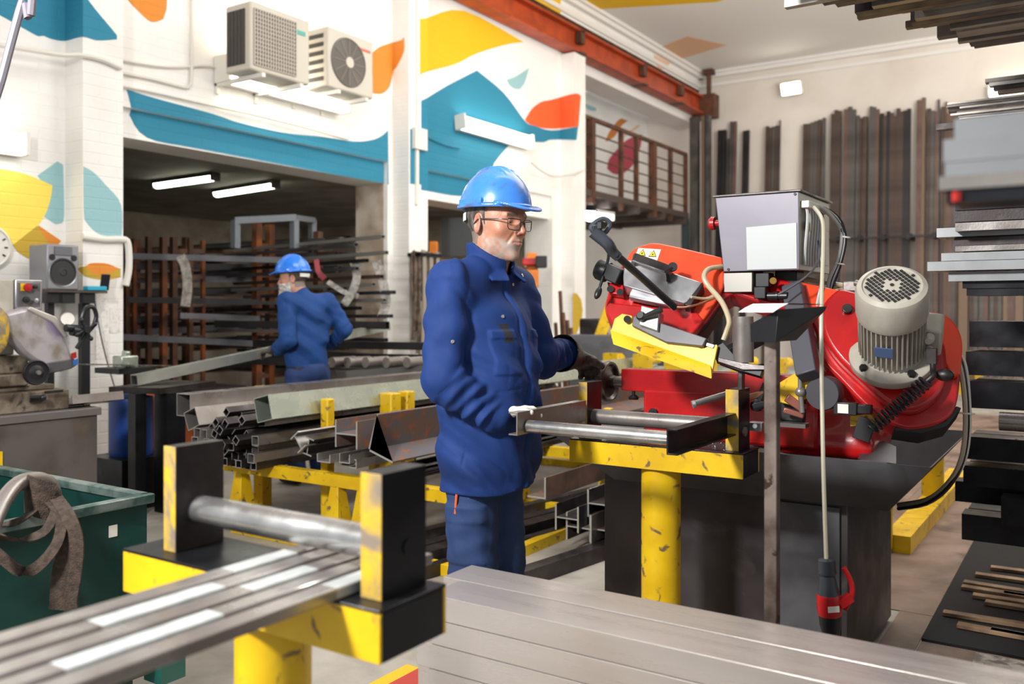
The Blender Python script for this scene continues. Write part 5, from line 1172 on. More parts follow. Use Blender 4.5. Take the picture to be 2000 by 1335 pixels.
# ------------------------------------------------------------------ bars standing against the back wall
VM = [mat('upright_dark', '#333030', .5, .4, col2='#262424', scale=3), mat('upright_brown', '#54453d', .6, .2, col2='#40332d', scale=3), mat('upright_grey', '#5f5b58', .5, .4, col2='#494643', scale=3), mat('upright_rose', '#6f564e', .6, .2, col2='#58453e', scale=3), mat('upright_tan', '#75614f', .6, .2)]
cnt = {}
vb = [(1395, 1412, 253, 0), (1413, 1418, 262, 2), (1419, 1432, 236, 2), (1444, 1457, 247, 0), (1489, 1515, 241, 1), (1515, 1518, 226, 2), (1563, 1599, 234, 1), (1601, 1607, 225, 2), (1618, 1638, 213, 1), (1644, 1667, 208, 2), (1668, 1680, 224, 1), (1681, 1690, 221, 0), (1694, 1713, 205, 2), (1715, 1747, 217, 0), (1747, 1775, 211, 0), (1788, 1797, 192, 3), (1797, 1804, 188, 3), (1807, 1822, 208, 1), (1823, 1829, 215, 2), (1828, 1832, 191, 1), (1835, 1842, 208, 1), (1843, 1847, 188, 4), (1848, 1858, 215, 3), (1858, 1870, 200, 1), (1873, 1890, 212, 4), (1893, 1910, 200, 1), (1913, 1930, 205, 2), (1934, 1956, 190, 1), (1960, 1980, 188, 3), (1984, 2005, 182, 4)]
r_ = random.Random(4)
for a, b, top, mi in vb:
    cl = 'leftmost cluster' if a < 1470 else 'small second cluster' if a < 1530 else 'cluster above the control box' if a < 1612 else 'wide middle cluster' if a < 1692 else 'dark cluster right of centre' if a < 1780 else 'tall cluster above the motor' if a < 1850 else 'far right cluster'
    npx = b - a; n = max(1, round(npx / 7))
    for k in range(n):
        cnt[cl] = cnt.get(cl, -1) + 1; px = a + (k + .5) * npx / n; q = onY(px, top + r_.uniform(-4, 6), BY - .32); w = npx / n * 17 / 1740 * 1.02
        m = MB(); lean = r_.uniform(-.03, .03)
        m.boxtube((q.x, BY - .42, .01), (q.x, BY - .06 - w / 2, q.z), w * .93, w * .9, .006, up=(0, 1, 0))
        mk('upright_bar', m, VM[mi if r_.random() > .25 else (mi + 1) % 5], label='%s bar, %s from left in the %s, back wall' % (('dark', 'brown', 'grey', 'rose', 'tan')[mi], ORD[cnt[cl]], cl.replace('right of centre', '')), cat='steel bar', group='upright bars, ' + cl)
m = MB(); 
for k in range(5): pass
t = thing('bar_restraint', 'dark horizontal restraint rail across the bars on the back wall', 'rail', (0, BY - .5, 2.7))
m = MB(); m.b2((-5.9, BY - .56, 2.66), (5, BY - .53, 2.70)); mk('rail', m, VM[0], t)
for k in range(26): m = MB(); x = -5.8 + k * .42; m.b2((x, BY - .59, 2.63), (x + .06, BY, 2.73)); mk('peg', m, VM[0], t)
# dark column of leaning stock right beside the balcony
for x, w, m_ in ((1357, 18, VM[2]), (1376, 10, VM[4]), (1383, 10, VM[2])):
    q = onY(x, 238, 16.9); mb = MB(); mb.boxtube((q.x, 16.9, 0), (q.x, 16.9, 5.2), w * 16 / 1740, .15, .01, up=(0, 1, 0)); mk('wall_pipe', mb, m_, label={18: 'thick grey vertical duct beside the balcony end', 10: 'narrow vertical pipe beside the balcony duct'}[w], cat='pipe', group=None if w == 18 else 'narrow pipes by the balcony')
# ------------------------------------------------------------------ people
BLUE = (0.010, 0.035, 0.155)
def headM(yaw, pitch, roll=0):
    f = Vector((math.cos(yaw) * math.cos(pitch), math.sin(yaw) * math.cos(pitch), -math.sin(pitch)))
    x = f.cross(Vector((0, 0, 1))).normalized(); z = x.cross(f)
    M = Matrix((x, f, z)).transposed()
    return M @ Matrix.Rotation(roll, 3, 'Y')
def mir(p): q = p.copy(); q[:, 0] = np.abs(q[:, 0]); return q
def head_core(p):
    q = mir(p)
    d = s_ell(p, (0, -.014, .035), (.077, .098, .095))
    d = smin(d, s_ell(p, (0, .03, .005), (.066, .06, .075)), .03)
    d = smin(d, s_ell(p, (0, .034, -.04), (.055, .055, .062)), .03)
    d = smin(d, s_ell(p, (0, .036, -.083), (.043, .046, .034)), .025)
    d = smin(d, s_ell(p, (0, .073, -.103), (.02, .016, .016)), .02)
    d = smin(d, s_ell(q, (.048, .004, -.068), (.017, .03, .028)), .03)
    d = smin(d, s_ell(q, (.046, .06, -.022), (.018, .016, .016)), .018)
    return d
def head_sdf(p):
    q = mir(p); d = head_core(p)
    d = smin(d, s_cap(q, (.012, .088, .021), (.042, .078, .024), .0075, .006), .014)
    d = smax(d, -s_ell(q, (.031, .098, .002), (.017, .014, .012)), .010)
    d = smin(d, s_ell(q, (.031, .0735, .001), (.0155, .0145, .0135)), .003)
    d = smax(d, -s_ell(q, (.031, .0895, .0005), (.0135, .006, .0046)), .002)
    d = smin(d, s_cap(p, (0, .088, .012), (0, .110, -.026), .0075, .0095), .010)
    d = smin(d, s_ell(q, (.0105, .1, -.031), (.0075, .010, .0075)), .005)
    d = smax(d, -s_ell(q, (.006, .106, -.041), (.0035, .005, .004)), .002)
    d = smin(d, s_ell(p, (0, .079, -.058), (.028, .016, .02)), .014)
    d = smin(d, s_cap(q, (0, .0965, -.055), (.021, .0865, -.058), .0042, .003), .004)
    d = smin(d, s_cap(q, (0, .0965, -.0655), (.018, .0875, -.0635), .005, .003), .004)
    d = smax(d, -s_cap(q, (0, .1005, -.0600), (.023, .0895, -.0608), .0016), .0015)
    d = smax(d, -s_cap(q, (.021, .092, -.034), (.034, .08, -.06), .002), .008)
    # ears
    Me = np.array(Matrix.Rotation(R(-18), 3, 'Z'))
    e = s_ell(q, (.079, -.012, -.006), (.0075, .0185, .032), Me)
    e = smax(e, -s_ell(q, (.087, -.010, -.002), (.0085, .0125, .0225), Me), .003)
    d = smin(d, e, .005)
    d = smin(d, s_cap(p, (0, -.030, -.05), (0, -.045, -.20), .052, .055), .03)
    d = smin(d, s_ell(p, (0, .005, -.115), (.02, .02, .02)), .03)
    return d
def head_tint(greybeard, base):
    def T(V):
        x, y, z = V.T; ax_ = np.abs(x)
        c = np.tile(np.array(base, float), (len(V), 1))
        n = wob(V, 60, 1) * .5 + wob(V, 170, 2) * .5
        def blend(c, w, col): w = np.clip(w, 0, 1)[:, None]; return c * (1 - w) + np.array(col) * w
        def bump_(cx, cy, cz, r): return np.clip(1 - np.sqrt((ax_ - cx) ** 2 + (y - cy) ** 2 + (z - cz) ** 2) / r, 0, 1)
        c = blend(c, bump_(.045, .065, -.03, .03) * .5, (.55, .19, .13)); c = blend(c, bump_(.0, .112, -.03, .02) * .6, (.56, .18, .13))
        c = blend(c, bump_(.082, -.012, -.005, .04) * .6, (.55, .18, .13))
        lips = (ax_ < .023) & (z < -.052) & (z > -.071) & (y > .08); c = blend(c, lips * .65, (.36, .12, .10))
        st = np.clip((-.042 - z + .25 * np.clip(y - .06, 0, 1) * 0) / .012, 0, 1) * np.clip((y + .01) / .02, 0, 1) * np.clip((z + .135) / .02, 0, 1)
        st = st * np.clip(1 - bump_(.0, .1, -.06, .014) * 1.5, 0, 1)
        st = np.maximum(st, np.clip((.075 - ax_ * 0) * 0, 0, 1))
        side = ((z < .02) & (z > -.06) & (y > -.0) & (y < .022) & (ax_ > .06)) * .8
        c = blend(c, (st * .8 + side * .7) * np.clip(.62 + n * 1.1, 0, 1), greybeard)
        br = np.clip(1.7 - 1.2 * np.abs(z - .0245 + .12 * (ax_ - .03) ** 2 * 20) / .006, 0, 1) * (ax_ > .012) * (ax_ < .047) * (y > .06); c = blend(c, br * .95, (.07, .055, .045))
        cap = ((z > .03) & (y < .025)) | ((z > -.07) & (y < -.02)); c = blend(c, (cap & ~((ax_ > .072) & (z < .03) & (y > -.034))) * .9, (.16, .14, .125))
        return np.clip(c * (1 + .06 * n)[:, None], 0, 1)
    return T
def helmet_sdf(p):
    x, y, z = p.T
    r = np.array((.118, .146, .142))
    dome = s_ell(p, (0, -.006, .05), r); inner = s_ell(p, (0, -.006, .05), r - .009)
    for cx, w in ((0, .010), (.032, .007), (-.032, .007)):
        cxx = cx * (1 - np.clip((-y) * 2, 0, .4))
        dome = dome - .0085 * np.exp(-((x - cxx) / w) ** 2) * np.clip((z - .11) / .03, 0, 1) * np.clip((.09 - np.abs(y + .01)) / .03, 0, 1)
    sh = smax(smax(dome, -inner, .001), .052 - z, .002)
    rim = s_ell(p * np.array((1, 1, 1)), (0, -.006, .05), (.126, .154, .3)); rim2 = np.maximum(rim, np.abs(z - .052 + .0) - .006)
    rin = s_ell(p, (0, -.006, .05), (.113, .141, .3)); sh = smin(sh, smax(rim2, -rin, .001), .004)
    zz = .048 - .13 * np.clip(y - .10, 0, .1) + 1.2 * x * x
    br = np.sqrt((x / .098) ** 2 + ((y - .085) / .105) ** 2) - 1; br = np.maximum(br * .095, np.abs(z - zz) - .0045)
    br = smax(br, -rin, .002); br = smax(br, .05 - y, .004)
    d = smin(sh, br, .004)
    for sy in (.02, -.07):
        q = mir(p); d = smin(d, s_box(q, (.117 if sy > 0 else .104, sy, .066), (.008, .017, .010), .003), .003)
    return d
HELM = mat('helmet_blue', '#3f86dc', .28, col2='#3a7bd0', scale=9, col3='#4a5f86', s3=16, lo3=.54, hi3=.7, coat=.25, rvar=.1)
HELM2 = mat('helmet_blue_bright', '#1f77e0', .22, coat=.4)
def helmet(parent, M, loc, m_, h=.0035):
    sdf_obj('helmet', helmet_sdf, (-.14, -.175, .03), (.14, .2, .22), h, m_, parent, loc, M, it=3)
    mb = MB(); Mv = M; L_ = Vector(loc)
    for k in range(25):
        pass
    pts = [(.094 * math.sin(a), -.012 + .112 * math.cos(a), .036 - .022 * (1 - math.cos(a)) * .5) for a in [R(120) + R(120) * k / 12 for k in range(13)]]
    mb.ribbon([L_ + Mv @ Vector((q[0] * 1.06, q[1] * 1.08, q[2])) for q in pts], .028, .004, Mv @ Vector((0, 0, 1)), sub=2)
    mk('helmet_harness', mb, WPLAS, parent, bevel=.001)
    mb = MB(); mb.lathe([(.016, 0), (.019, .004), (.019, .014), (.012, .018)], L_ + Mv @ Vector((0, -.122, .014)), Mv @ Vector((0, -1, -.1)), 16); mk('ratchet_knob', mb, WPLAS, parent)
def eyes(parent, M, loc):
    L_ = Vector(loc)
    for s in (-1, 1):
        c = L_ + M @ Vector((s * .031, .0733, .0005)); g = (M @ Vector((.12, 1, -.12))).normalized()
        mb = MB(); mb.ell(c, .0125, nu=24, nv=16); e = mk('eyeball', mb, mat('eye_white', '#d9d2cc', .25), parent)
        mb = MB(); mb.lathe([(.0001, .0127), (.003, .0126), (.006, .0117), (.0068, .0108)], c, g, 20, caps=False); mk('iris', mb, mat('iris_brown', '#3a2519', .2), e)
def hand_caps(W, D, N, S, curl=(.5, .6, .5), r=.0105, sc=1.0, spread=.0, tdir=(.6, .7, .35)):
    W, D, N, S = (np.array(v, float) for v in (W, D, N, S)); D /= np.linalg.norm(D); N -= D * (N @ D); N /= np.linalg.norm(N); S = S - D * (S @ D) - N * (S @ N); S /= np.linalg.norm(S)
    caps = []
    for i in range(4):
        b = W + (.085 - .004 * (i == 3)) * sc * D + S * (.033 - .0215 * i) * sc
        ln = (.074, .082, .076, .06)[i] * sc; a = 0; dr = D + S * spread * (1.5 - i) * .3
        for k, fr in enumerate((.42, .32, .26)):
            a += curl[k] * (1 + .06 * i); d = dr * math.cos(a) + N * math.sin(a); e = b + d * ln * fr
            caps.append((b, e, r * (1 - .08 * k), r * (1 - .08 * (k + 1)))); b = e
    b = W + .022 * sc * D + S * .03 * sc; d = D * tdir[0] + S * tdir[1] + N * tdir[2]; d /= np.linalg.norm(d)
    e = b + d * .04 * sc; caps.append((b, e, r * 1.35, r * 1.15)); d2 = d * .7 + D * .55 + N * .3; d2 /= np.linalg.norm(d2); e2 = e + d2 * .036 * sc; caps.append((e, e2, r * 1.12, r * .95))
    palm = [(W + S * s * sc, W + D * .082 * sc + S * s * 1.15 * sc, .015 * sc, .0135 * sc) for s in (-.027, -.009, .009, .027)]
    return caps, palm
def hand_sdf(p, caps, palm):
    d = None
    for c in palm:
        e = s_cap(p, *c); d = e if d is None else smin(d, e, .012)
    for c in caps: d = smin(d, s_cap(p, *c), .004)
    return d
def fold_cap(p, a, b, ra, rb, amp=.006, n=5, seed=0, k=1.0):
    a = A3(a); b = A3(b); ab = b - a; L_ = np.sqrt(ab @ ab); t = np.clip(((p - a) @ ab) / (L_ * L_), 0, 1)
    q = p - a - t[:, None] * ab; r = np.sqrt((q ** 2).sum(1)) + 1e-9
    u = np.cross(ab / L_, (0.3, .5, .8)); u /= np.linalg.norm(u); v = np.cross(ab / L_, u)
    ang = np.arctan2(q @ v, q @ u)
    w1 = np.sin(n * 2 * PI * t + 2.2 * np.sin(ang + seed) + seed + 1.1 * np.sin(7 * t + 2 * ang))
    w2 = np.sin(n * 3.1 * PI * t - 2.6 * np.sin(ang - seed) + 2 * seed)
    env = .35 + .65 * np.clip(np.sin(ang * 1.0 + seed * 2 + 2.5 * t), 0, 1)
    return r - (ra + (rb - ra) * t) - amp * (np.sign(w1) * np.abs(w1) ** 1.5 * env + .5 * w2 * (1.35 - env)) - amp * .5 * np.sin(ang * 3 + 4 * t + seed)
def creases(p, dirs, amp):
    o = 0
    for (a, b, c, f, ph) in dirs: 
        s = np.sin((p @ np.array((a, b, c))) * f + ph + 1.2 * np.sin(p[:, 2] * 9 + ph) + .8 * np.sin(p[:, 0] * 14 + ph)); o = o + np.sign(s) * np.abs(s) ** 1.6
    return o * amp

def wrinkle(m):
    N = m.node_tree.nodes; L = m.node_tree.links; b = N['Principled BSDF']; t = N.new('ShaderNodeTexCoord')
    mp = N.new('ShaderNodeMapping'); mp.inputs['Scale'].default_value = (1, 1, .55); mp.inputs['Rotation'].default_value = (.3, .5, 0)
    n = N.new('ShaderNodeTexNoise'); n.inputs['Scale'].default_value = 7; n.inputs['Detail'].default_value = 1.2; n.inputs['Distortion'].default_value = .6
    L.new(t.outputs['Object'], mp.inputs[0]); L.new(mp.outputs[0], n.inputs['Vector'])
    a = N.new('ShaderNodeMath'); a.operation = 'SUBTRACT'; a.inputs[1].default_value = .5; L.new(n.outputs[0], a.inputs[0])
    c = N.new('ShaderNodeMath'); c.operation = 'ABSOLUTE'; L.new(a.outputs[0], c.inputs[0])
    e = N.new('ShaderNodeMath'); e.operation = 'POWER'; e.inputs[1].default_value = 1.3; L.new(c.outputs[0], e.inputs[0])
    bp = N.new('ShaderNodeBump'); bp.inputs['Strength'].default_value = .8; bp.inputs['Distance'].default_value = .045
    L.new(e.outputs[0], bp.inputs['Height'])
    old = b.inputs['Normal'].links
    if old: L.new(old[0].from_socket, bp.inputs['Normal'])
    L.new(bp.outputs[0], b.inputs['Normal'])
# ---- worker in front: spectacles, blue coverall jacket
W1 = thing('person', 'worker in spectacles, scuffed blue hard hat and navy work clothes standing at the saw', 'person', (-1.80, 2.56, 0))
HL = (-1.760, 2.584, 1.655); HM = headM(R(-8), R(3.5), R(0)) ; S1 = 1.10
HMs = HM * S1
def body1(p):
    q = (p - np.array(HL)) @ np.array(HM) / S1
    d = head_sdf(q) * S1
    d = smin(d, s_cap(p, (-1.775, 2.58, 1.56), (-1.79, 2.57, 1.44), .056, .066), .03)
    d = smin(d, s_ell(p, (-1.80, 2.565, 1.33), (.08, .14, .12)), .04)
    return d
def tint1(V):
    q = (V - np.array(HL)) @ np.array(HM) / S1
    return head_tint((.38, .35, .32), (.47, .215, .135))(q)
sdf_obj('body', body1, (-1.95, 2.37, 1.24), (-1.60, 2.76, 1.82), .0026, vcol_mat('skin_worker', .45, .12, .25, 260), W1, tint=tint1, it=1)
eyes(W1, HMs, HL)
helmet(W1, headM(R(-8), R(2)) @ Matrix.Diagonal((.95, .95, 1.0)), (HL[0] - .004, HL[1], HL[2] + .002), HELM, .0024)
# grey hair round the sides and back
def hair1(p):
    d = head_core(p) - .0045 - .0012 * wob(p, 260, 3)
    x, y, z = p.T
    reg = np.maximum(np.maximum(-.055 - .0 - z, z - .06), y - (.016 - 1.5 * np.clip(-z - .008, 0, .03)))
    reg = np.maximum(reg, -(np.sqrt(((np.abs(x) - .08) / .03) ** 2 + ((y + .008) / .02) ** 2 + ((z + .008) / .036) ** 2) - 1) * .02)
    return smax(d, reg, .004)
sdf_obj('hair', hair1, (-.1, -.14, -.1), (.1, .05, .1), .003, mat('grey_hair', '#6f6862', .7, col2='#3d3834', scale=60, stretch=(1, 1, .3), bump=.6, bscale=160), W1, HL, HMs)
# spectacles
FR = mat('spectacle_frame', '#26262c', .3, .3)
m = MB(); Lh = Vector(HL)
def hp(x, y, z): return Lh + HMs @ Vector((x, y, z))
for s in (-1, 1):
    m = MB(); c_ = [(.009, .107, .010), (.030, .1045, .0115), (.055, .096, .011), (.057, .095, .004), (.0555, .0955, -.014), (.051, .097, -.021), (.034, .1035, -.0235), (.016, .107, -.022), (.0105, .1075, -.014), (.009, .107, .010)]
    m.tube([hp(s * x, y, z) for x, y, z in c_], .0017, 6, smooth=False); mk('spectacle_rim', m, FR, W1)
    m = MB(); q = [hp(s * x, y, z) for x, y, z in c_[:-1]]; nn = HM @ Vector((0, .0008, 0)); k = len(q)
    m.add(q + [v + nn for v in q], [tuple(range(k)), tuple(range(k, 2 * k))[::-1]] + [(i, k + i, k + (i + 1) % k, (i + 1) % k) for i in range(k)])
    g = mat('lens_glass', '#ffffff', .02, trans=1.0); g.node_tree.nodes['Principled BSDF'].inputs['IOR'].default_value = 1.12; mk('spectacle_lens', m, g, W1)
    m = MB(); m.tube([hp(s * .056, .094, .008), hp(s * .070, .080, .009), hp(s * .081, .03, .009), hp(s * .083, -.005, .008), hp(s * .082, -.024, -.008)], .0019, 6); mk('spectacle_temple', m, mat('temple_grey', '#55555c', .3, .5), W1)
m = MB(); m.tube([hp(-.009, .108, .002), hp(0, .113, .004), hp(.009, .108, .002)], .0018, 6); mk('spectacle_bridge', m, FR, W1)

SHR = (-1.812, 2.385, 1.445); ELR = (-1.795, 2.315, 1.125); WRR = (-1.652, 2.435, .995)
SHL = (-1.785, 2.745, 1.435); ELL = (-1.735, 2.83, 1.185); WRL = (-1.735, 3.04, 1.18)
def torso_axes(p): return p[:, 0] + 1.79, p[:, 1] - 2.565, p[:, 2]
def jacket1(p):
    x, y, z = torso_axes(p)
    cz = np.clip((1.42 - z) / .65, 0, 1)
    rx = .112 + .040 * np.sin(cz * PI * .85) + .022 * cz; ry = .178 + .012 * np.sin(cz * PI) + .012 * cz
    ox = .012 * np.sin(cz * PI) + .012 * cz
    d = (np.sqrt(((x - ox) / rx) ** 2 + (y / ry) ** 2) - 1) * .125
    d = np.maximum(d, z - 1.44)
    d = smax(d, z - 1.40 - .0 * x, .08)
    d = smin(d, s_cap(p, (-1.800, 2.43, 1.435), (-1.785, 2.71, 1.43), .072, .070), .06)
    d = smin(d, s_cap(p, (-1.79, 2.49, 1.475), (-1.785, 2.645, 1.475), .062, .062), .05)
    # drape
    d = d + creases(p, [(.2, .9, .35, 38, 0), (.8, -.4, .3, 30, 2.1), (.3, .6, .9, 55, 1.0)], .005) * np.clip((1.42 - z) * 4, 0, 1)
    front = (x > .0)
    pl = np.exp(-((y - .012) / .017) ** 4) * np.clip(x * 20, 0, 1); d = d - .005 * pl
    d = d + .004 * np.exp(-((y + .012) / .004) ** 2) * np.clip(x * 20, 0, 1)
    # breast pockets
    for s, yc in ((-1, -.092), (1, .112)):
        inb = np.clip((.052 - np.abs(y - yc)) / .003, 0, 1) * np.clip((z - 1.135) / .003, 0, 1) * np.clip((1.285 - z) / .003, 0, 1) * np.clip(x * 20, 0, 1)
        d = d - .0045 * inb; d = d - .0035 * inb * np.clip((z - 1.255) / .002, 0, 1)
    d = d + .0025 * np.exp(-((z - (1.10 + .02 * np.sin(y * 9))) / .0025) ** 2) * np.clip(x * 20, 0, 1) * (y < .0)
    # side seam
    d = d + .002 * np.exp(-((x - .035) / .0025) ** 2) * (y < 0) * (z < 1.1)
    # sleeves
    ar = fold_cap(p, SHR, ELR, .078, .066, .007, 1.9, 1.0)
    ar = smin(ar, fold_cap(p, (ELR[0] + .012, ELR[1], ELR[2] - .0), (WRR[0] - .02, WRR[1] - .02, WRR[2] + .005), .068, .050, .010, 3.0, 2.2), .022)
    ar = smin(ar, s_ell(p, (ELR[0] + .02, ELR[1] + .01, ELR[2] - .035), (.062, .05, .055)), .03)
    ar = smin(ar, s_cap(p, (WRR[0] - .03, WRR[1] - .03, WRR[2] + .012), WRR, .046, .043), .006)
    al = fold_cap(p, SHL, ELL, .076, .064, .0045, 2, .5)
    al = smin(al, fold_cap(p, ELL, WRL, .064, .050, .008, 4, 3.2), .022)
    al = smin(al, s_ell(p, (ELL[0], ELL[1] + .03, ELL[2] - .045), (.04, .06, .05)), .03)
    d = smin(d, ar, .022); d = smin(d, al, .03)
    d = smax(d, .742 - z + .012 * np.sin(y * 12) - .015 * np.clip(-x, 0, .1), .006)
    d = d - .002 * np.clip(1 - np.abs(z - .765) / .012, 0, 1) * 0
    # collar
    cx, cy = x - .012, y - .008
    rr = np.sqrt((cx / .078) ** 2 + (cy / .083) ** 2); ring = (np.abs(rr - 1 - (z - 1.52) * .5) * .08) - .0055
    top = 1.572 - .65 * np.clip(cx, -.02, .1) ; ring = np.maximum(np.maximum(ring, z - top), 1.47 - z)
    gap = (np.abs(y - .01) < .022) & (cx > 0); ring = np.where(gap, np.maximum(ring, .02), ring)
    d = smin(d, ring, .008)
    Mc = np.array((Matrix.Rotation(R(-38), 3, 'Z') @ Matrix.Rotation(R(38), 3, 'Y')))
    d = smin(d, s_box(p, (-1.708, 2.512, 1.474), (.040, .034, .0045), .004, Mc), .004)
    Mc2 = np.array((Matrix.Rotation(R(38), 3, 'Z') @ Matrix.Rotation(R(38), 3, 'Y')))
    d = smin(d, s_box(p, (-1.700, 2.628, 1.470), (.036, .030, .0045), .004, Mc2), .004)
    # neck opening
    d = smax(d, -s_cap(p, (-1.775, 2.575, 1.49), (-1.765, 2.58, 1.75), .064, .075), .004)
    return d
def march(f, px, py, t0=2.3, t1=4):
    d = np.array(ray(px, py)); o = np.array((0, 0, CAM_H)); t = t0
    for _ in range(200):
        s = float(f((o + d * t)[None])[0])
        if s < .0006: break
        t += max(s * .5, .0008)
        if t > t1: return None
    return o + d * t
pc = march(jacket1, 993, 651)
def tintj(V):
    n = wob(V, 9, 2) * .5 + wob(V, 31, 5) * .5
    c = np.tile(np.array(BLUE), (len(V), 1)) * (1 + .13 * n)[:, None]
    y, z = V[:, 1], V[:, 2]
    if pc is not None:
        w = ((np.abs(y - pc[1]) < .019) & (np.abs(z - pc[2]) < .032) & (V[:, 0] > -1.76)); c[w] = (.028, .03, .036)
    dk = np.clip(1 - np.abs(z - .80) / .07, 0, 1) * .35 * (n > .0); c = c * (1 - dk)[:, None] 
    return np.clip(c, 0, 1)
CLOTH = vcol_mat('blue_work_cloth', .72, 0, .25, 420, .25)
wrinkle(CLOTH)
JK = sdf_obj('jacket', jacket1, (-2.02, 2.20, .72), (-1.52, 3.12, 1.60), .0048, CLOTH, W1, tint=tintj, it=1)
SNAP = mat('snap_metal', '#cfcfc8', .25, .9)
for px, py in ((884, 667), (1002, 555), (1020, 538), (982, 618)):
    q = march(jacket1, px, py)
    if q is not None:
        m = MB(); nrm = Vector((0, 0, 0)); e = .003
        for a in range(3):
            dd = np.zeros(3); dd[a] = e; nrm[a] = float(jacket1((q + dd)[None])[0] - jacket1((q - dd)[None])[0])
        m.lathe([(.0062, -.001), (.0062, .002), (.004, .003), (.001, .0024)], Vector(q), nrm.normalized(), 16); mk('snap_button', m, SNAP, JK, label='metal snap button')
# trousers and boots
def trousers1(p):
    x, y, z = torso_axes(p)
    d = s_ell(p, (-1.795, 2.56, .86), (.125, .165, .16))
    for (hx, hy), (kx, ky), (ax2, ay), sd in (((-1.80, 2.495), (-1.785, 2.475), (-1.79, 2.47), 1), ((-1.80, 2.635), (-1.775, 2.635), (-1.77, 2.65), 2)):
        l = smin(fold_cap(p, (hx, hy, .84), (kx, ky, .48), .098, .080, .004, 3, sd), fold_cap(p, (kx, ky, .48), (ax2, ay, .09), .080, .068, .006, 5, sd + 1), .03)
        d = smin(d, l, .03)
    d = d + creases(p, [(.5, .5, .7, 32, 1)], .002)
    # cargo pocket on the near thigh, flap at the top
    out = np.clip((-y - .11) * 30, 0, 1)
    a = np.clip((.085 - np.abs(x - .02)) / .003, 0, 1) * np.clip((z - .50) / .003, 0, 1) * np.clip((.70 - z) / .003, 0, 1) * out
    d = d - .008 * a - .006 * a * np.clip((z - .635) / .003, 0, 1)
    d = smax(d, .05 - z, .005); d = smax(d, z - .80, .01)
    return d
def tintt(V):
    n = wob(V, 12, 2); return np.clip(np.tile(np.array((.022, .045, .125)), (len(V), 1)) * (1 + .14 * n)[:, None], 0, 1)
TR_ = sdf_obj('trousers', trousers1, (-1.97, 2.33, .03), (-1.62, 2.80, .83), .0065, CLOTH, W1, tint=tintt)
for yy, xx in ((2.47, -1.79), (2.65, -1.77)):
    def boot(p, yy=yy, xx=xx):
        d = s_cap(p, (xx, yy, .13), (xx, yy, .05), .052, .045)
        d = smin(d, s_ell(p, (xx + .09, yy - .005, .045), (.13, .05, .045)), .04); return smax(d, .006 - p[:, 2], .003)
    sdf_obj('boot', boot, (xx - .08, yy - .08, 0), (xx + .26, yy + .08, .2), .007, mat('black_boot', '#1c1a19', .5), W1)
q = march(trousers1, 892, 985)
if q is not None: m = MB(); a = Vector(q); n_ = -FW * .006; m.cyl(a + n_ + Vector((-.006, 0, -.03)), a + n_ + Vector((.0, 0, .035)), .0042, n=10); mk('pen', m, mat('orange_pen', '#f0642a', .35), W1, label='orange pen in the thigh pocket')
# gloves
capsR, palmR = hand_caps((WRR[0] + .006, WRR[1] + .02, WRR[2] + .006), (.35, .80, .12), (.5, -.1, -1), (1, -.2, .2), (.25, .5, .5), .0100, .86)
def gloveR(p): return smin(hand_sdf(p, capsR, palmR), s_cap(p, (WRR[0] - .01, WRR[1] - .01, WRR[2] + .01), (WRR[0] + .02, WRR[1] + .03, WRR[2] + .022), .031, .026), .015)
sdf_obj('glove', gloveR, (-1.72, 2.38, .9), (-1.5, 2.68, 1.12), .003, mat('white_glove', '#e8e3da', .8, bump=.3, bscale=300), W1, label='white work glove')
D2 = (.06, .95, -.32)
capsL, palmL = hand_caps((-1.735, 3.09, 1.165), D2, (.25, -.25, -1), (1, .0, .2), (.45, .8, .6), .0125, 1.08)
def gloveL(p):
    d = smin(hand_sdf(p, capsL, palmL) - .002, s_ell(p, (-1.73, 3.15, 1.145), (.05, .06, .028)), .03)
    a = A3((-1.735, 2.99, 1.185)); b = A3((-1.733, 3.11, 1.16)); ab = b - a
    t = np.clip(((p - a) @ ab) / (ab @ ab), 0, 1); r = np.sqrt(((p - a - t[:, None] * ab) ** 2).sum(1)); R0 = .074 - .036 * t
    sh = np.abs(r - R0) - .0025; sh = np.maximum(sh, -((p - a) @ ab) / np.sqrt(ab @ ab)); sh = np.maximum(sh, ((p - b) @ ab) / np.sqrt(ab @ ab))
    return smin(d, sh, .008) + .0012 * wob(p, 90, 2)
sdf_obj('glove', gloveL, (-1.84, 2.96, 1.02), (-1.60, 3.34, 1.28), .0032, mat('brown_leather_glove', '#2f241e', .55, col2='#5a4537', scale=14, lo=.5, hi=.7, bump=.4, bscale=90), W1, label='dark brown leather gauntlet glove')

# ---- second worker holding a long channel, farther back
B2 = P(600, 606, 6.93); B2.z = 0
def Q2(r, f, z): v = B2 + RT * r + FW * f; return (v.x, v.y, z)
W2 = thing('person', 'grey bearded worker in bright blue hard hat holding a long tube in the background', 'person', B2)
H2 = Q2(-.115, .0, 1.595); yaw2 = math.atan2(-RT.y * 1 + FW.y * -.12, -RT.x + FW.x * -.12); HM2 = headM(yaw2, R(6))
def body2(p):
    q = (p - np.array(H2)) @ np.array(HM2); d = head_sdf(q)
    return smin(smin(d, s_cap(p, Q2(-.08, 0, 1.52), Q2(-.03, 0, 1.40), .06, .07), .03), s_ell(p, Q2(0, .02, 1.28), (.07, .07, .12)), .03)
def tint2(V): return head_tint((.45, .42, .39), (.50, .24, .16))((V - np.array(H2)) @ np.array(HM2))
sdf_obj('body', body2, tuple(np.array(H2) - (.26, .26, .44)), tuple(np.array(H2) + (.26, .26, .16)), .0042, vcol_mat('skin_worker', .45), W2, tint=tint2, it=1)
eyes(W2, HM2, H2)
helmet(W2, headM(yaw2, R(4)) * .94, (H2[0], H2[1], H2[2] + .006), HELM2, .004)
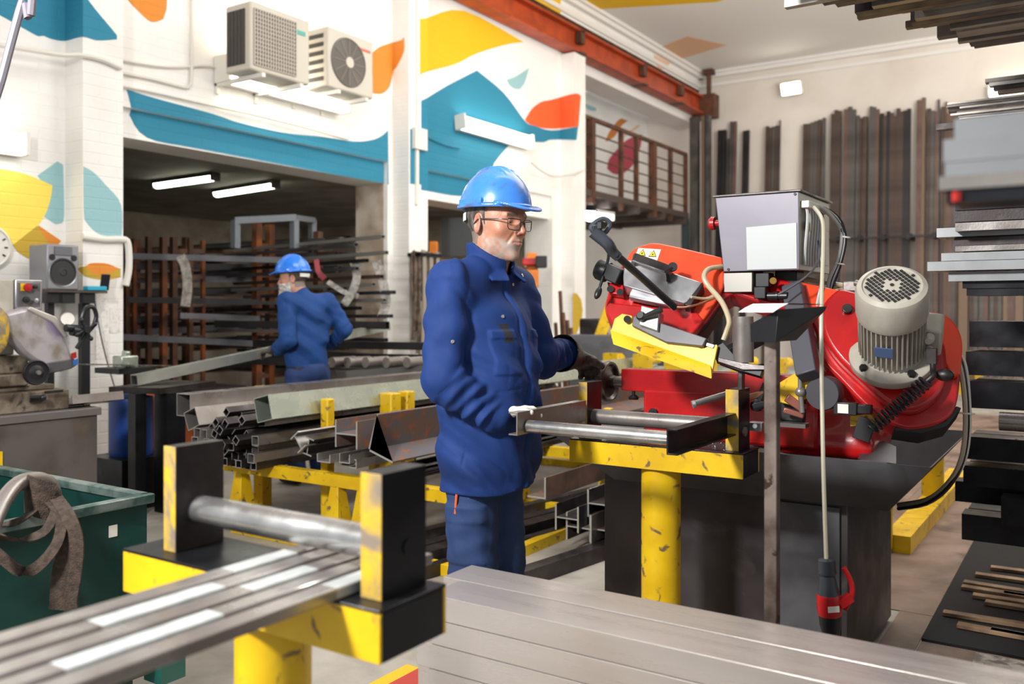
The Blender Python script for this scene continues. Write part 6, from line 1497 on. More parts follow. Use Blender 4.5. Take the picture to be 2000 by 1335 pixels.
def beard2(p):
    x, y, z = p.T
    d = head_core(p) - .018 - .003 * wob(p, 140, 2); d = smin(d, s_ell(p, (0, .085, -.15), (.046, .042, .055)), .03)
    d = d - .003 * wob(p, 90, 1)
    reg = np.maximum(z + .032 + .25 * np.clip(y - .05, 0, .1) * 0 + .0, .012 - y); reg = np.maximum(reg, -(s_ell(p, (0, .1, -.061), (.019, .03, .0085))))
    reg = np.maximum(reg, -(s_ell(p, (0, .12, -.02), (.025, .05, .026))))
    return smax(d, reg, .008)
sdf_obj('beard', beard2, (-.1, -.02, -.23), (.1, .17, .0), .004, mat('grey_beard', '#dcd8d0', .8, col2='#a8a29a', scale=35, bump=.8, bscale=120), W2, H2, HM2)
sdf_obj('hair', hair1, (-.1, -.14, -.1), (.1, .05, .1), .004, mat('brown_hair', '#5c4a3d', .7, col2='#3a2e26', scale=60), W2, H2, HM2)
SL2 = Q2(-.13, -.11, 1.42); SR2 = Q2(.13, .13, 1.42); EL2 = Q2(-.10, -.19, 1.12); WL2 = Q2(-.235, -.02, 1.045); ER2 = Q2(.26, .16, 1.20); WR2 = Q2(.10, .28, 1.06)
fx = RT * -.7 + FW * .7; fx = np.array((fx.x, fx.y, 0)); sx2 = RT * .7 + FW * .7; sx2 = np.array((sx2.x, sx2.y, 0)); C2 = np.array(Q2(0, .02, 0))
def jacket2(p):
    q = p - C2; x = q @ fx; y = q @ sx2; z = p[:, 2]; cz = np.clip((1.42 - z) / .55, 0, 1)
    d = (np.sqrt(((x - .01) / (.115 + .02 * np.sin(cz * PI))) ** 2 + (y / (.185 - .02 * cz)) ** 2) - 1) * .12
    d = smax(d, z - 1.40, .07); d = smin(d, s_cap(p, SL2, SR2, .07), .06)
    d = d + creases(p, [(.5, .5, .5, 30, 0), (.8, -.4, .5, 26, 2), (.4, .4, .8, 48, 1)], .006)
    d = smin(d, smin(fold_cap(p, SL2, EL2, .076, .064, .006, 2, 1), fold_cap(p, EL2, WL2, .062, .045, .008, 4, 2), .02), .02)
    d = smin(d, smin(fold_cap(p, SR2, ER2, .074, .062, .006, 2, 3), fold_cap(p, ER2, WR2, .062, .045, .008, 4, 5), .02), .02)
    d = smin(d, s_cap(p, Q2(-.05, .0, 1.47), Q2(-.03, .0, 1.44), .072, .078), .02)
    return smax(d, .86 - z, .01)
sdf_obj('shirt', jacket2, tuple(np.array(Q2(0, 0, .84)) - (.42, .42, 0)), tuple(np.array(Q2(0, 0, 1.56)) + (.42, .42, 0)), .0085, CLOTH, W2, tint=lambda V: np.clip(np.tile(np.array((.013, .055, .205)), (len(V), 1)) * (1 + .16 * wob(V, 12, 1))[:, None], 0, 1))
def trousers2(p):
    d = s_ell(p, Q2(.0, .02, .88), (.14, .14, .13))
    for s in (-1, 1):
        r0, f0 = .07 * s, .02 + .06 * s
        d = smin(d, smin(fold_cap(p, Q2(r0, f0, .85), Q2(r0 - .01, f0, .48), .095, .078, .005, 3, s), fold_cap(p, Q2(r0 - .01, f0, .48), Q2(r0, f0, .09), .076, .07, .006, 4, s + 1), .03), .03)
    return smax(smax(d, .05 - p[:, 2], .004), p[:, 2] - .94, .01)
sdf_obj('trousers', trousers2, tuple(np.array(Q2(0, 0, .03)) - (.3, .3, 0)), tuple(np.array(Q2(0, 0, .98)) + (.3, .3, 0)), .011, CLOTH, W2, tint=lambda V: np.tile(np.array((.022, .045, .14)), (len(V), 1)) * (1 + .1 * wob(V, 12, 1))[:, None])
for s in (-1, 1):
    def boot(p, s=s):
        a = Q2(.07 * s, .02 + .06 * s, .06); b = Q2(.07 * s - .12, .02 + .06 * s + .08, .045); return smax(smin(s_cap(p, (a[0], a[1], .12), a, .05), s_cap(p, a, b, .05, .042), .02), .005 - p[:, 2], .003)
    c_ = np.array(Q2(.07 * s - .05, .05 + .06 * s, 0)); sdf_obj('boot', boot, tuple(c_ - (.25, .25, 0)), tuple(c_ + (.25, .25, .22)), .011, mat('worn_boot', '#3a3733', .6), W2)
m = MB(); c_ = Vector(tuple(C2)) ; Mx = Matrix((Vector(sx2), Vector(fx), Vector((0, 0, 1)))).transposed()
m.ribbon([c_ + Vector((0, 0, .9)) + Vector(tuple(sx2)) * .172 * math.cos(a) + Vector(tuple(fx)) * .128 * math.sin(a) + Vector(tuple(fx)) * .01 for a in [2 * PI * k / 24 for k in range(25)]], .035, .004, (0, 0, 1), sub=1); mk('belt', m, BLACK, W2)
dW = np.array(RT) * -.85 + np.array(FW) * .35 + np.array((0, 0, -.12))
cL, pL = hand_caps(np.array(WL2) + dW * .02, dW, (0, 0, -1) , tuple(np.array(FW) * 1.0), (.3, .7, .6), .0125, 1.05)
GLV = mat('grey_work_glove', '#6d655c', .8, col2='#2e2b29', scale=9, lo=.45, hi=.55)
sdf_obj('glove', lambda p: smin(hand_sdf(p, cL, pL), s_cap(p, WL2, tuple(np.array(WL2) + dW * .05), .042, .034), .015), tuple(np.array(WL2) - .26), tuple(np.array(WL2) + .26), .0055, GLV, W2, label='grey knitted glove with dark palm')
cR, pR = hand_caps(np.array(WR2), -np.array(RT) * .8 + np.array(FW) * .3, (0, 0, -1), tuple(-np.array(FW)), (.3, .7, .6), .0125, 1.05)
sdf_obj('glove', lambda p: smin(hand_sdf(p, cR, pR), s_cap(p, WR2, tuple(np.array(WR2) - np.array(RT) * .04), .04, .034), .015), tuple(np.array(WR2) - .24), tuple(np.array(WR2) + .24), .006, GLV, W2)
# channel in his hands, propped on the steel bench
a = P(262, 742, 6.0); b = P(757, 637, 8.6)
pa, pb = Vector(a), Vector(b)
barobj('box_section', 'long pale topped box section tube held by the bearded worker', None, mat('held_steel', '#b3b6ae', .3, .5, col2='#9a9d98', scale=4), 'tube', pa, pb, .065, .07, .004, cat='steel bar')
# ------------------------------------------------------------------ circular saw on its cabinet at the left
SX = -4.88
def onX(px, py, x=SX): return on_plane(px, py, (1, 0, 0), (x, 0, 0))
t = thing('cold_saw', 'grey and beige circular cold saw on a dark cabinet at the left edge', 'saw', (-5.2, 2.4, 0))
m = MB(); m.b2((-5.6, 1.5, .02), (SX, 3.02, .74)); m.b2((-5.58, 1.52, 0), (SX - .02, 3.0, .02)); mk('cabinet', m, mat('cabinet_grey', '#5f5a58', .45, .2, col2='#4d4845', scale=4, col3='#6d5c4c', s3=2.5, lo3=.6, hi3=.8), t, bevel=.006)
m = MB(); m.b2((-5.62, 1.48, .74), (SX + .01, 3.04, .785)); mk('cabinet_top', m, mat('cabinet_edge', '#6d6866', .45, .3), t, bevel=.004)
OLD = mat('greasy_cast', '#8e8273', .5, .3, col2='#5c5145', scale=9, col3='#37302a', s3=14, lo3=.55, hi3=.68, bump=.15)
m = MB(); a = onX(132, 760, SX - .08); m.b2((-5.45, 1.7, .785), (SX - .06, a.y, .90)); m.b2((-5.4, 1.75, .90), (SX - .12, a.y - .05, .93)); mk('vise_base', m, OLD, t, bevel=.008)
m = MB(); a = onX(55, 710, SX - .08); m.b2((-5.3, 1.8, .93), (SX - .10, onX(56, 740, SX - .1).y, 1.0)); m.b2((-5.2, 1.8, 1.0), (SX - .12, onX(60, 720, SX - .1).y, 1.10)); mk('vise_jaw', m, OLD, t, bevel=.01)
m = MB(); m.b2((SX - .055, onX(68, 780, SX).y, .84), (SX - .045, onX(92, 780, SX).y, .86)); m.cyl(onX(60, 776, SX - .05), onX(88, 774, SX + .01), .012); m.ell(onX(84, 776, SX), .018); m.bar(onX(88, 766, SX - .02), onX(122, 763, SX - .02), .014, .014); mk('clamp_handle', m, BLACKP, t)
c_ = onX(70, 727, SX + .02)
m = MB(); m.lathe([(.02, -.10), (.02, .0), (.03, .0), (.032, .01), (.058, .012), (.064, .02), (.068, .012), (.070, .0), (.066, -.014), (.058, -.01), (.054, .004), (.02, .02), (.001, .022)], c_, (1, -.12, 0), 40); mk('handwheel', m, BLACKP, t)
m = MB(); m.cyl(c_ + Vector((.01, .0, 0)), c_ + Vector((.035, 0, 0)), .012); mk('hub', m, STEEL, t)
def sslab(name, pts, x, th, m_, bevel=.006, **k):
    q = [onX(a, b, x) for a, b in pts]; n = len(q); mb = MB()
    mb.add(q + [v - Vector((th, 0, 0)) for v in q], [tuple(range(n)), tuple(range(n, 2 * n))[::-1]] + [(i, n + i, n + (i + 1) % n, (i + 1) % n) for i in range(n)]); return mk(name, mb, m_, t, bevel=bevel, **k)
HOODM = mat('worn_hood', '#b3aeb3', .4, .35, col2='#8d8479', scale=7, lo=.45, hi=.65, col3='#7c6f92', s3=5, lo3=.6, hi3=.75)
sslab('blade_hood', [(10, 612), (56, 600), (112, 622), (140, 690), (151, 712), (122, 727), (90, 716), (68, 705), (48, 690), (30, 668), (10, 648)], SX - .04, .10, HOODM, bevel=.02)
sslab('hood_edge', [(60, 598), (110, 618), (134, 655), (128, 660), (104, 630), (54, 604)], SX - .03, .12, mat('worn_hood_edge', '#bcb7b0', .4, .4), bevel=.008)
sslab('hood_foot', [(92, 708), (146, 700), (152, 712), (140, 720), (96, 730)], SX - .035, .11, CHAR)
sslab('red_mark', [(140, 690), (149, 687), (150, 698), (142, 701)], SX - .028, .01, mat('stop_red', '', 0), bevel=0)
sslab('blue_mark', [(143, 704), (152, 700), (152, 711), (144, 714)], SX - .028, .01, mat('blue_mark', '#2a62a8', .4), bevel=0)
m = MB(); m.ell(onX(-8, 645, SX - .02), (.03, .07, .13)); mk('wheel_guard', m, YWORN, t)
m = MB(); g = onX(132, 622, SX); m.lathe([(.001, .0), (.034, .0), (.036, .006), (.036, -.02)], g, (1, -.5, 0), 24); mk('pressure_gauge', m, WPLAS, t)
m = MB(); m.cyl(onX(128, 640), onX(165, 642), .022); m.cyl(onX(140, 645), onX(158, 648), .03); mk('gearbox_shaft', m, BLACKP, t)
k = onX(168, 643, SX + .03)
m = MB(); m.cyl(k - Vector((.03, 0, 0)), k + Vector((.02, 0, 0)), .02)
for q_ in range(4):
    a = q_ * PI / 2 + .5; e = k + Vector((0, math.cos(a) * .06, math.sin(a) * .06)); m.cyl(k, e, .008); m.ell(e, .015, nu=10, nv=8)
mk('star_knob', m, BLACKP, t)
m = MB(); m.tube([onX(166, 645), onX(160, 622), onX(168, 602), onX(182, 600), onX(188, 618), onX(182, 636), onX(170, 650), onX(158, 668), onX(150, 680)], .013, 10); mk('pull_handle', m, BLACKP, t)
m = MB(); a = onX(30, 545, SX - .15); b = onX(83, 605, SX - .15); m.b2((SX - .45, a.y - .8, b.z - .25), (SX - .16, a.y, a.z)); mk('machine_head', m, BEIGE, t, bevel=.01)
m = MB(); m.b2((SX - .3, a.y, b.z), (SX - .15, b.y, a.z)); mk('control_panel', m, ALU, t, bevel=.006)
m = MB(); c1 = onX(35, 552, SX - .149); c2 = onX(78, 599, SX - .149); m.b2((SX - .15, c1.y, c2.z), (SX - .145, c2.y, c1.z)); mk('panel_plate', m, mat('panel_grey', '#5b5a5c', .45), t, bevel=.001)
m = MB(); c1 = onX(40, 553, SX - .144); c2 = onX(57, 568, SX - .144); m.b2((SX - .146, c1.y, c2.z), (SX - .142, c2.y, c1.z)); mk('button_plate', m, YPAINT, t)
for px, py, r, mm_ in ((50, 561, .022, mat('stop_red', '', 0)), (65, 560, .011, BLACK), (47, 585, .018, BLACK), (66, 587, .013, ALU)):
    m = MB(); c1 = onX(px, py, SX - .145); m.lathe([(r * .6, 0), (r * .6, .015), (r, .016), (r, .03), (.001, .034)], c1, (1, 0, 0), 18); mk('switch_knob', m, mm_, t)
m = MB(); m.b2((SX + .0105, onX(0, 900).y - .04, .52), (SX + .0115, onX(3, 900).y, .60)); m.b2((SX, onX(0, 900).y - .04, .52), (SX + .0105, onX(3, 900).y, .6)); mk('yellow_sign', m, YPAINT, t, label='small yellow sign')
m = MB(); a = onX(128, 795, SX - .1); b = P(262, 737, 5.75); m.section(Usec(.14, .05, .006), (a.x, a.y, .80), (b.x + .2, b.y - .25, .80), up=(1, 0, .2)); mk('feed_chute', m, STEEL, label='sloping steel feed chute between the cold saw and the held tube', cat='chute', loc=(a.x, a.y, .8))
# ------------------------------------------------------------------ shelf on the pilaster with loudspeaker
sh = P(130, 565, 6.55)
t = thing('wall_shelf', 'narrow dark wall shelf on black uprights below the loudspeaker', 'shelf', (sh.x, sh.y, sh.z))
m = MB(); a = onX(82, 566, -6.6); b = onX(196, 566, -6.6); zs = sh.z; ys0, ys1 = onX(84, 566, -6.6).y, onX(196, 566, -6.6).y
m.b2((-6.98, ys0, zs - .02), (-6.5, 4.03, zs)); m.b2((CX + .002, 4.03, zs - .02), (-6.5, ys1, zs)); mk('board', m, mat('dark_board', '#4a403a', .6), t, bevel=.003)
for px in (100, 132, 172):
    y = onX(px, 566, -6.55).y; x_ = -6.56
    m = MB(); m.b2((x_ - .03, y - .05, zs - .10), (x_ + .03, y + .05, zs - .021)); mk('bracket', m, BLACK, t, bevel=.004)
for px, w, zb in ((100, .05, .0), (168, .07, .0)):
    y = onX(px, 700, -6.6).y; m = MB(); m.b2((-6.65, y - w / 2, zb), (-6.60, y + w / 2, zs - .1)); mk('upright', m, BLACK, t)
yc = (onX(84, 566, -6.6).y + onX(147, 566, -6.6).y) / 2; hw = (onX(147, 566, -6.6).y - onX(84, 566, -6.6).y) / 2
hS = .345; xs = -6.55
t = thing('loudspeaker', 'silver grey two way loudspeaker standing on the wall shelf', 'loudspeaker', (xs - .1, yc, zs))
m = MB(); m.b2((xs - .25, yc - hw, zs + .001), (xs, yc + hw, zs + hS)); mk('cabinet', m, mat('speaker_silver', '#8b8c90', .35, .4), t, bevel=.012)
m = MB(); m.lathe([(.001, -.02), (.02, -.012), (.025, .004), (.05, -.012), (.085, -.005), (.092, .006), (.10, .008), (.10, .0)], (xs + .003, yc, zs + .135), (1, 0, 0), 36); mk('woofer', m, mat('cone_black', '#2b2b2e', .5), t)
m = MB(); m.lathe([(.10, 0), (.108, .004), (.112, .0)], (xs + .003, yc, zs + .135), (1, 0, 0), 36, caps=False); mk('woofer_ring', m, ALU, t)
m = MB(); m.b2((xs, yc - .07, zs + .26), (xs + .008, yc + .07, zs + .33)); mk('tweeter_horn', m, mat('horn_grey', '#5f6166', .3), t, bevel=.02)
for s in (-1, 1): m = MB(); m.cyl((xs - .005, yc + s * .085, zs + .245), (xs + .004, yc + s * .085, zs + .245), .024); mk('port', m, BLACK, t)
yy = onX(205, 545, -6.6).y
m = MB(); m.box((-6.6, yy, zs + .07), (.012, .075, .13), Matrix.Rotation(.2, 3, 'Y')); mk('mobile_phone', m, BLACK, bevel=.004, label='dark mobile phone leaning on the pilaster above the shelf', cat='phone')
m = MB(); y1_ = onX(190, 560, -6.55).y; m.b2((-6.6, y1_ - .09, zs + .001), (-6.53, y1_ + .07, zs + .035)); mk('blue_case', m, mat('cyan_plastic', '#2aa9c9', .4), bevel=.006, label='bright blue case lying on the wall shelf', cat='case')
m = MB(); m.tube([(CX + .02, 4.02, zs + .43), (CX + .02, 4.2, zs + .42), (CX + .02, 4.36, zs + .43), (CX + .02, 4.42, zs + .40), (CX + .02, 4.43, zs + .2), (CX + .02, 4.40, zs + .05)], .028, 10); mk('white_pipe', m, WPLAS, label='white plastic pipe bending round the corner of the first pilaster', cat='pipe')
m = MB(); m.tube([onX(182, 568, -6.66), onX(190, 620, -6.66), onX(205, 690, -6.66), onX(225, 760, -6.66), onX(238, 800, -6.66), onX(236, 850, -6.66)], .006, 6); mk('thin_cable', m, mat('slate_cable', '', 0), label='thin dark cable hanging down the first pilaster', cat='cable')
for k, (a, b, c, d) in enumerate(((188, 572, 212, 640), (214, 600, 234, 650), (186, 645, 215, 700))):
    y0_, y1_ = onX(a, b, CX).y, onX(c, d, CX).y; z1_, z0_ = onX(a, b, CX).z, onX(c, d, CX).z
    m = MB(); m.b2((CX + .0005, y0_, z0_), (CX + .003, y1_, z1_)); mk('paper_notice', m, mat('faint_paper', '#ece9e4', .8, col2='#c9c5c0', scale=40, lo=.5, hi=.7), label=('upper left', 'upper right', 'lower')[k] + ' faint paper notice taped to the first pilaster', cat='notice')
# dark work bench / bar support under the held tube
t = thing('bar_support', 'dark steel support table under the near end of the held tube', 'table', (-5.35, 3.9, 0))
for (px, tt, w) in ((268, 5.9, .08), (332, 6.0, .14), (362, 6.6, .06)):
    p = P(px, 700, tt); m = MB(); m.b2((p.x - w / 2, p.y - w / 2, 0), (p.x + w / 2, p.y + w / 2, .80)); mk('leg', m, BLACKST, t)
m = MB(); a = P(262, 760, 5.9); b = P(375, 745, 6.5); m.bar((a.x, a.y, .82), (b.x, b.y, .82), .4, .04); mk('top', m, STEELD, t)
m = MB(); p = P(256, 810, 6.2); m.lathe([(.14, 0), (.145, .03), (.145, .37), (.14, .40), (.05, .42)], (p.x, p.y, .35), n=28); mk('blue_drum', m, mat('drum_blue', '#14418f', .4), label='blue plastic drum in the shadow behind the first pilaster', cat='drum')
m = MB(); m.b2((p.x - .2, p.y - .2, 0), (p.x + .2, p.y + .2, .348)); mk('drum_stand', m, BLACKST, label='dark box stand under the blue drum', cat='stand')
m = MB(); p = P(310, 860, 6.6); m.b2((p.x - .22, p.y - .1, 0), (p.x + .2, p.y + .2, .72)); mk('orange_cabinet', m, mat('dull_orange', '#a5522a', .5, col2='#7a3a20', scale=4), label='dull orange brown cabinet behind the support table', cat='cabinet')
t = thing('steel_vise', 'small pale metal clamp block on the feed table by the pilaster', 'vise', P(245, 710, 6.6))
m = MB(); m.box(P(245, 706, 6.6), (.12, .14, .09)); m.cyl(P(245, 698, 6.6), P(247, 685, 6.6), .03); mk('body', m, GALV, t, bevel=.01)
m = MB(); m.box(P(245, 722, 6.6), (.3, .3, .04)); mk('base', m, BLACK, t)
m = MB(); a = P(160, 711, 5.6); b = P(330, 714, 7.6); m.bar(a, b, .05, .008); mk('flat_strip', m, GALV, label='thin bright flat strip reaching from the cold saw to the clamp block', cat='steel bar')

# ------------------------------------------------------------------ racks of stock in the store room
SB = [mat('store_dark_bar', '#2f2d2e', .45, .5, col2='#232122', scale=3), mat('store_grey_bar', '#5d5d60', .42, .5, col2='#454548', scale=3), mat('store_pale_bar', '#8d8b86', .4, .5), mat('store_brown_bar', '#4a382f', .55, .3)]
OST = mat('store_orange', '#8a4712', .6, col2='#4a2a18', scale=5, lo=.35, hi=.6)
t = thing('store_rack', 'tall brown and orange cantilever rack full of bars in the store room', 'rack', (-9.6, 7.45, 0))
for i, (x, y) in enumerate(((-8.05, 6.93), (-8.05, 7.12), (-9.35, 6.95), (-10.7, 6.95), (-11.9, 6.95), (-7.45, 7.3))):
    m = MB(); m.b2((x - .04, y - .04, 0), (x + .04, y + .04, 2.35 if i < 2 else 2.25)); mk('upright', m, OST if i in (0, 1, 3) else BRACK, t)
levels = [2.12, 1.96, 1.78, 1.58, 1.36, 1.12, .9, .62]
for z in levels:
    for x in (-8.05, -9.35, -10.7, -11.9):
        m = MB(); m.b2((x - .03, 6.95, z - .05), (x + .03, 7.85, z - .002)); mk('arm', m, BRACK, t)
r_ = random.Random(31)
for i, z in enumerate(levels):
    y = 7.0 if i != 0 else 7.1
    for k in range(5):
        w = r_.choice((.04, .05, .06, .08)); xr = -7.0 - r_.random() * .5 - (.25 if i in (4, 5) else 0); xl = -12.3 + r_.random() * .6
        if y < 7.2: y = 7.18
        m_ = SB[r_.choice((0, 0, 1, 1, 3, 2) if k else (1, 1, 2))]
        barobj('stored_bar', 'long steel bar on the %s level of the store room rack' % ('top', 'second', 'third', 'fourth', 'fifth', 'sixth', 'seventh', 'lowest')[i], 'bars on the store room rack', m_, 'tube', (xl, y, z + w / 2), (xr, y, z + w / 2), w, w, .004); y += w + .02
# front bars reaching out of the opening
for k, (x0_, y0_, x1_, y1_, tt, mm_) in enumerate(((245, 500, 560, 508, 8.9, 1), (240, 658, 520, 672, 8.6, 1), (250, 585, 505, 590, 9.0, 0), (350, 616, 505, 622, 9.2, 1))):
    a = P(x0_, y0_, tt); b = P(x1_, y1_, tt + .6); barobj('stored_bar', ('grey bar wrapped in film at its end, high at the left of the store room', 'round bar at waist height behind the bearded worker', 'dark bar at the left of the store room behind the film', 'pale bar below shoulder height left of the bearded worker')[k], None, SB[mm_], 'tube', a, b, .06, .06, .004)
t = thing('store_shelving', 'thin brown upright posts of the second rack at the left of the store room', 'rack', (-9.5, 5.6, 0))
for k, (px, tt, w, top) in enumerate(((248, 9.6, .05, 462), (262, 9.6, .04, 466), (268, 9.8, .05, 466), (290, 9.6, .05, 462), (319, 9.4, .06, 463), (339, 9.6, .06, 463), (371, 9.8, .05, 465), (396, 9.9, .04, 470))):
    p = P(px, top, tt); m = MB(); w *= .5; m.b2((p.x - w, p.y - w, 0), (p.x + w, p.y + w, p.z)); mk('post', m, (BRACK, OST, BRACK)[k % 3], t)
for z in (2.0, 1.72, 1.42, 1.05):
    a = P(246, 600, 9.65); b = P(400, 600, 9.85); m = MB(); m.b2((min(a.x, b.x), a.y - .02, z - .03), (max(a.x, b.x), a.y + .02, z + .03)) if False else m.bar((a.x, a.y, z), (b.x, b.y, z), .05, .05); mk('beam', m, BRACK, t)
for k in range(7):
    a = P(248 + r_.uniform(-2, 8), 520 + k * 26, 9.7); b = P(500 + r_.uniform(-40, 40), 522 + k * 23, 10.6); barobj('stored_bar', 'dim bar on the second store room rack, %s from the top' % ORD[k], 'dim bars on the second store rack', SB[(0, 1, 0, 3)[k % 4]], 'tube', a, b, .07, .07, .005)
FILM = mat('plastic_film', '#a9a39b', .3, col2='#7f7972', scale=20, bump=.6, bscale=30)
def film(pts, w, lab): m = MB(); m.ribbon([P(*q) for q in pts], w, .012, RT); mk('plastic_wrap', m, FILM, label=lab, cat='plastic wrap')
film([(352, 500, 8.75), (362, 520, 8.7), (366, 560, 8.7), (362, 598, 8.7)], .09, 'torn plastic film hanging from the bar left of the bearded worker')
film([(690, 508, 8.9), (697, 540, 8.85), (688, 570, 8.85), (672, 595, 8.85)], .08, 'torn plastic film hanging from bar ends right of the bearded worker')
film([(735, 510, 8.9), (748, 550, 8.85), (754, 590, 8.85), (745, 620, 8.85)], .09, 'grey film strip hanging against the opening jamb')
film([(640, 550, 8.9), (672, 570, 8.88), (700, 578, 8.88)], .05, 'film strip tangled between the bars by the worker elbow')
m = MB(); m.ribbon([P(618, 508, 8.9), P(622, 530, 8.78), (P(634, 545, 8.78))], .05, .02, RT); mk('red_rag', m, mat('red_rag', '#8c3a44', .9), label='dull red rag hanging from the rack beside the bearded worker', cat='rag')
# right hand bundle ends reaching past the jamb
for k in range(16):
    px = (745, 700, 758, 720, 690, 752, 735, 762)[k % 8] + r_.uniform(-8, 8); py = 462 + k * 15.5; b = P(px, py, 8.75); a = (b.x - 2.6, b.y + .35, b.z - .02)
    barobj('stored_bar', 'bar end reaching past the stained jamb, %s from the top' % ORD[k], 'bar ends beside the stained jamb', SB[(2, 1, 2, 0, 1, 3)[k % 6]], 'tube', a, b, .05, .035, .004)
for k, (px, py) in enumerate(((757, 635), (838, 676), (838, 700), (800, 712))):
    b = P(px, py, 8.2); barobj('stored_bar', 'dark bar lying low in front of the store room opening right of the bearded worker', 'low bars right of the bearded worker', SB[0], 'tube', (b.x - 1.9, b.y - .4, b.z), b, .07, .07, .005)
t = thing('grey_gantry', 'pale grey steel frame standing behind the rack high in the store room', 'frame', P(530, 470, 9.4))
for px, tt in ((460, 9.3), (575, 9.6), (610, 10.4)): 
    p = P(px, 430, tt); m = MB(); m.b2((p.x - .035, p.y - .035, 2.0), (p.x + .035, p.y + .035, p.z)); mk('post', m, mat('gantry_grey', '#6b7076', .5), t)
m = MB(); m.bar(P(458, 431, 9.3), P(577, 425, 9.6), .08, .07); m.bar(P(575, 425, 9.6), P(612, 430, 10.4), .06, .06); mk('beam', m, MATS['gantry_grey'], t)
# clutter behind the trestles
t = thing('roller_bench', 'grey roller bench with black rollers behind the steel stock', 'bench', P(700, 760, 7.6))
m = MB(); a = P(655, 730, 7.7); b = P(860, 716, 7.9); m.bar(a, b, .3, .06); mk('bed', m, mat('bench_dark', '#5b5956', .5, .4), t)
for px in (670, 700, 735, 775, 815):
    m = MB(); p = P(px, 706, 7.75); m.cyl(p + Vector((0, -.14, 0)), p + Vector((0, .14, 0)), .045); mk('roller', m, STEEL, t)
for px in (680, 800):
    p = P(px, 740, 7.8); m = MB(); m.b2((p.x - .04, p.y - .04, 0), (p.x + .04, p.y + .04, p.z)); mk('leg', m, BLACKST, t)
m = MB(); m.b2((-8.2, 5.2, 0), (-7.6, 6.4, .55)); mk('dark_crate', m, mat('crate_dark', '#2d2624', .7), label='dark crate low in the store room left of the bearded worker', cat='crate')

# ------------------------------------------------------------------ second opening: presses, straps and rods
STRAPS = mat('hanging_straps', '#6a5a4c', .85, col2='#3e332b', scale=14)
t = thing('strap_rack', 'bundle of brown lifting straps hanging on the second pilaster', 'straps', (CX + .12, 8.22, .9))
m = MB(); m.b2((CX + .001, 8.02, 1.98), (CX + .2, 8.42, 2.02)); mk('hook_rail', m, BLACKST, t)
for k in range(11):
    y = 8.0 + k * .042; x = CX + .1 + (k % 3) * .03; z1_ = 2.02 - .02 * (k % 2); z0_ = 1.05 - .25 * r_.random()
    m = MB(); m.ribbon([(x, y, z0_), (x + .02, y + .01, z0_ + .3), (x - .01, y, z1_ - .2), (x, y + .01, z1_), (x + .02, y + .03, z1_ - .05), (x + .03, y + .02, z0_ + .5), (x + .02, y + .03, z0_ + .1)], .05, .006, (.3, 1, 0), sub=3); mk('strap', m, (STRAPS, STRAPS, mat('grey_strap', '#8d857a', .85))[k % 3], t)
t = thing('orange_press', 'orange workshop press frame inside the second opening behind the front worker', 'press', (-8.0, 9.8, 0))
def pbox(px0, py0, px1, py1, tt, dpt, m_, name):
    a = P(px0, py0, tt); b = P(px1, py1, tt); c_ = (a + b) / 2; m = MB(); m.box((c_.x, c_.y, c_.z), (abs((b - a).dot(RT)), dpt, abs(a.z - b.z)), Matrix.Rotation(R(YAW), 3, 'Z')); return mk(name, m, m_, t, bevel=.01)
ORM = mat('press_orange', '#e0821c', .45, col2='#c86f18', scale=5)
pbox(839, 472, 855, 940, 11.6, .15, ORM, 'post'); pbox(856, 508, 892, 528, 11.7, .15, ORM, 'arm'); pbox(1028, 494, 1048, 940, 11.9, .15, ORM, 'post'); pbox(840, 522, 1050, 560, 12.0, .3, mat('press_orange_dark', '#b3641c', .5), 'cross_head'); pbox(1020, 505, 1050, 518, 11.8, .3, REDP, 'red_cover'); pbox(1046, 500, 1068, 523, 11.7, .2, BLACK, 'motor'); pbox(1010, 528, 1052, 560, 11.6, .2, ORM, 'table'); pbox(845, 660, 1050, 700, 12.0, .4, BLACKST, 'bed')
pbox(856, 645, 1052, 930, 12.1, .4, mat('rust_brown_panel', '#7a3d1e', .6), 'lower_panel')
m = MB(); a = P(862, 425, 12.3); b = P(1000, 500, 12.3); m.box((a + b) / 2, ((b - a).dot(RT), .05, a.z - b.z), Matrix.Rotation(R(YAW), 3, 'Z')); mk('dark_screen', m, mat('dark_screen', '#2c3030', .5), label='dark board high inside the second opening', cat='board')
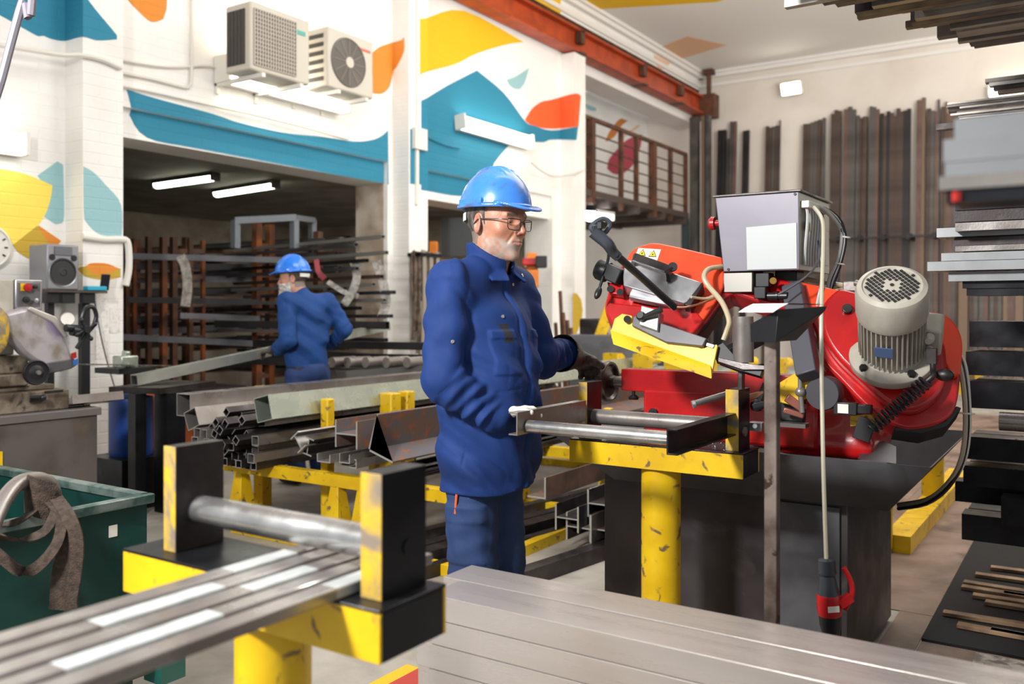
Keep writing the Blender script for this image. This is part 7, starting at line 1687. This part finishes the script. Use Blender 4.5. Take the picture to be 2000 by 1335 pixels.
for k, (px, top, tt) in enumerate(((1085, 630, 11.6), (1094, 568, 11.6), (1100, 610, 11.5), (1108, 625, 11.6), (1115, 640, 11.5))):
    a = P(px, top, tt); m = MB(); m.cyl((a.x + .12, a.y - .05, 0), a, .025); mk('leaning_rod', m, BRACK, label='thin brown rod leaning on the third pilaster', cat='rod', group='rods leaning on the third pilaster')
q = [(1119, 572), (1127, 573), (1135, 585), (1138, 605), (1136, 625), (1128, 648), (1119, 668)]
y3 = 12.0
m = MB(); v = [on_plane(x, y, (1, 0, 0), (CX + .004, 0, 0)) for x, y in q]; k = len(v); m.add(v + [w - Vector((.0035, 0, 0)) for w in v], [tuple(range(k))] + [(i, (i + 1) % k, k + (i + 1) % k, k + i) for i in range(k)]); struct('trim_63', m, OLIVE)
# machines under the balcony
t = thing('drill_machine', 'dark workshop machine with a yellow crane arm under the balcony', 'machine', P(1170, 760, 10))
m = MB(); a = P(1150, 655, 9.5); b = P(1195, 760, 9.5); m.box((a.x + .2, a.y, .55), (.7, .5, 1.1), Matrix.Rotation(.3, 3, 'Z')); mk('body', m, CHAR, t, bevel=.02)
m = MB(); m.bar(P(1155, 700, 9.3), P(1195, 590, 9.3), .12, .12); mk('crane_arm', m, YPAINT, t, bevel=.01)
m = MB(); m.box(P(1160, 640, 9.4), (.25, .2, .2)); mk('motor', m, STEELD, t, bevel=.02)
m = MB(); a = P(1148, 520, 15); m.b2((a.x - .25, a.y, 1.2), (a.x + .25, a.y + .1, 2.3)); mk('wood_panel', m, WOOD, label='brown wooden panel on the far wall under the balcony', cat='panel') if False else None
m = MB(); m.b2((WX - 3.38, 13.0, 1.0), (WX - 3.3, 14.6, 2.2)); mk('cork_board', m, mat('cork', '#b08a5e', .8), label='brown board on the wall under the balcony', cat='board')
# bench of grey machinery at mid distance behind the saw
for k, (x, y) in enumerate(((-3.6, 9.2), (-2.2, 10.5), (-4.9, 10.8))):
    m = MB(); m.b2((x, y, 0), (x + .5, y + .5, .62)); m.b2((x + .05, y + .05, .62), (x + .4, y + .4, .9)); mk('machine_block', m, (mat('bench_grey', '', 0), YPAINT, CHAR)[k], bevel=.02, label=('pale grey machine block far behind the saw', 'yellow machine block far behind the saw', 'dark machine block far behind the saw near the wall')[k], cat='machine')
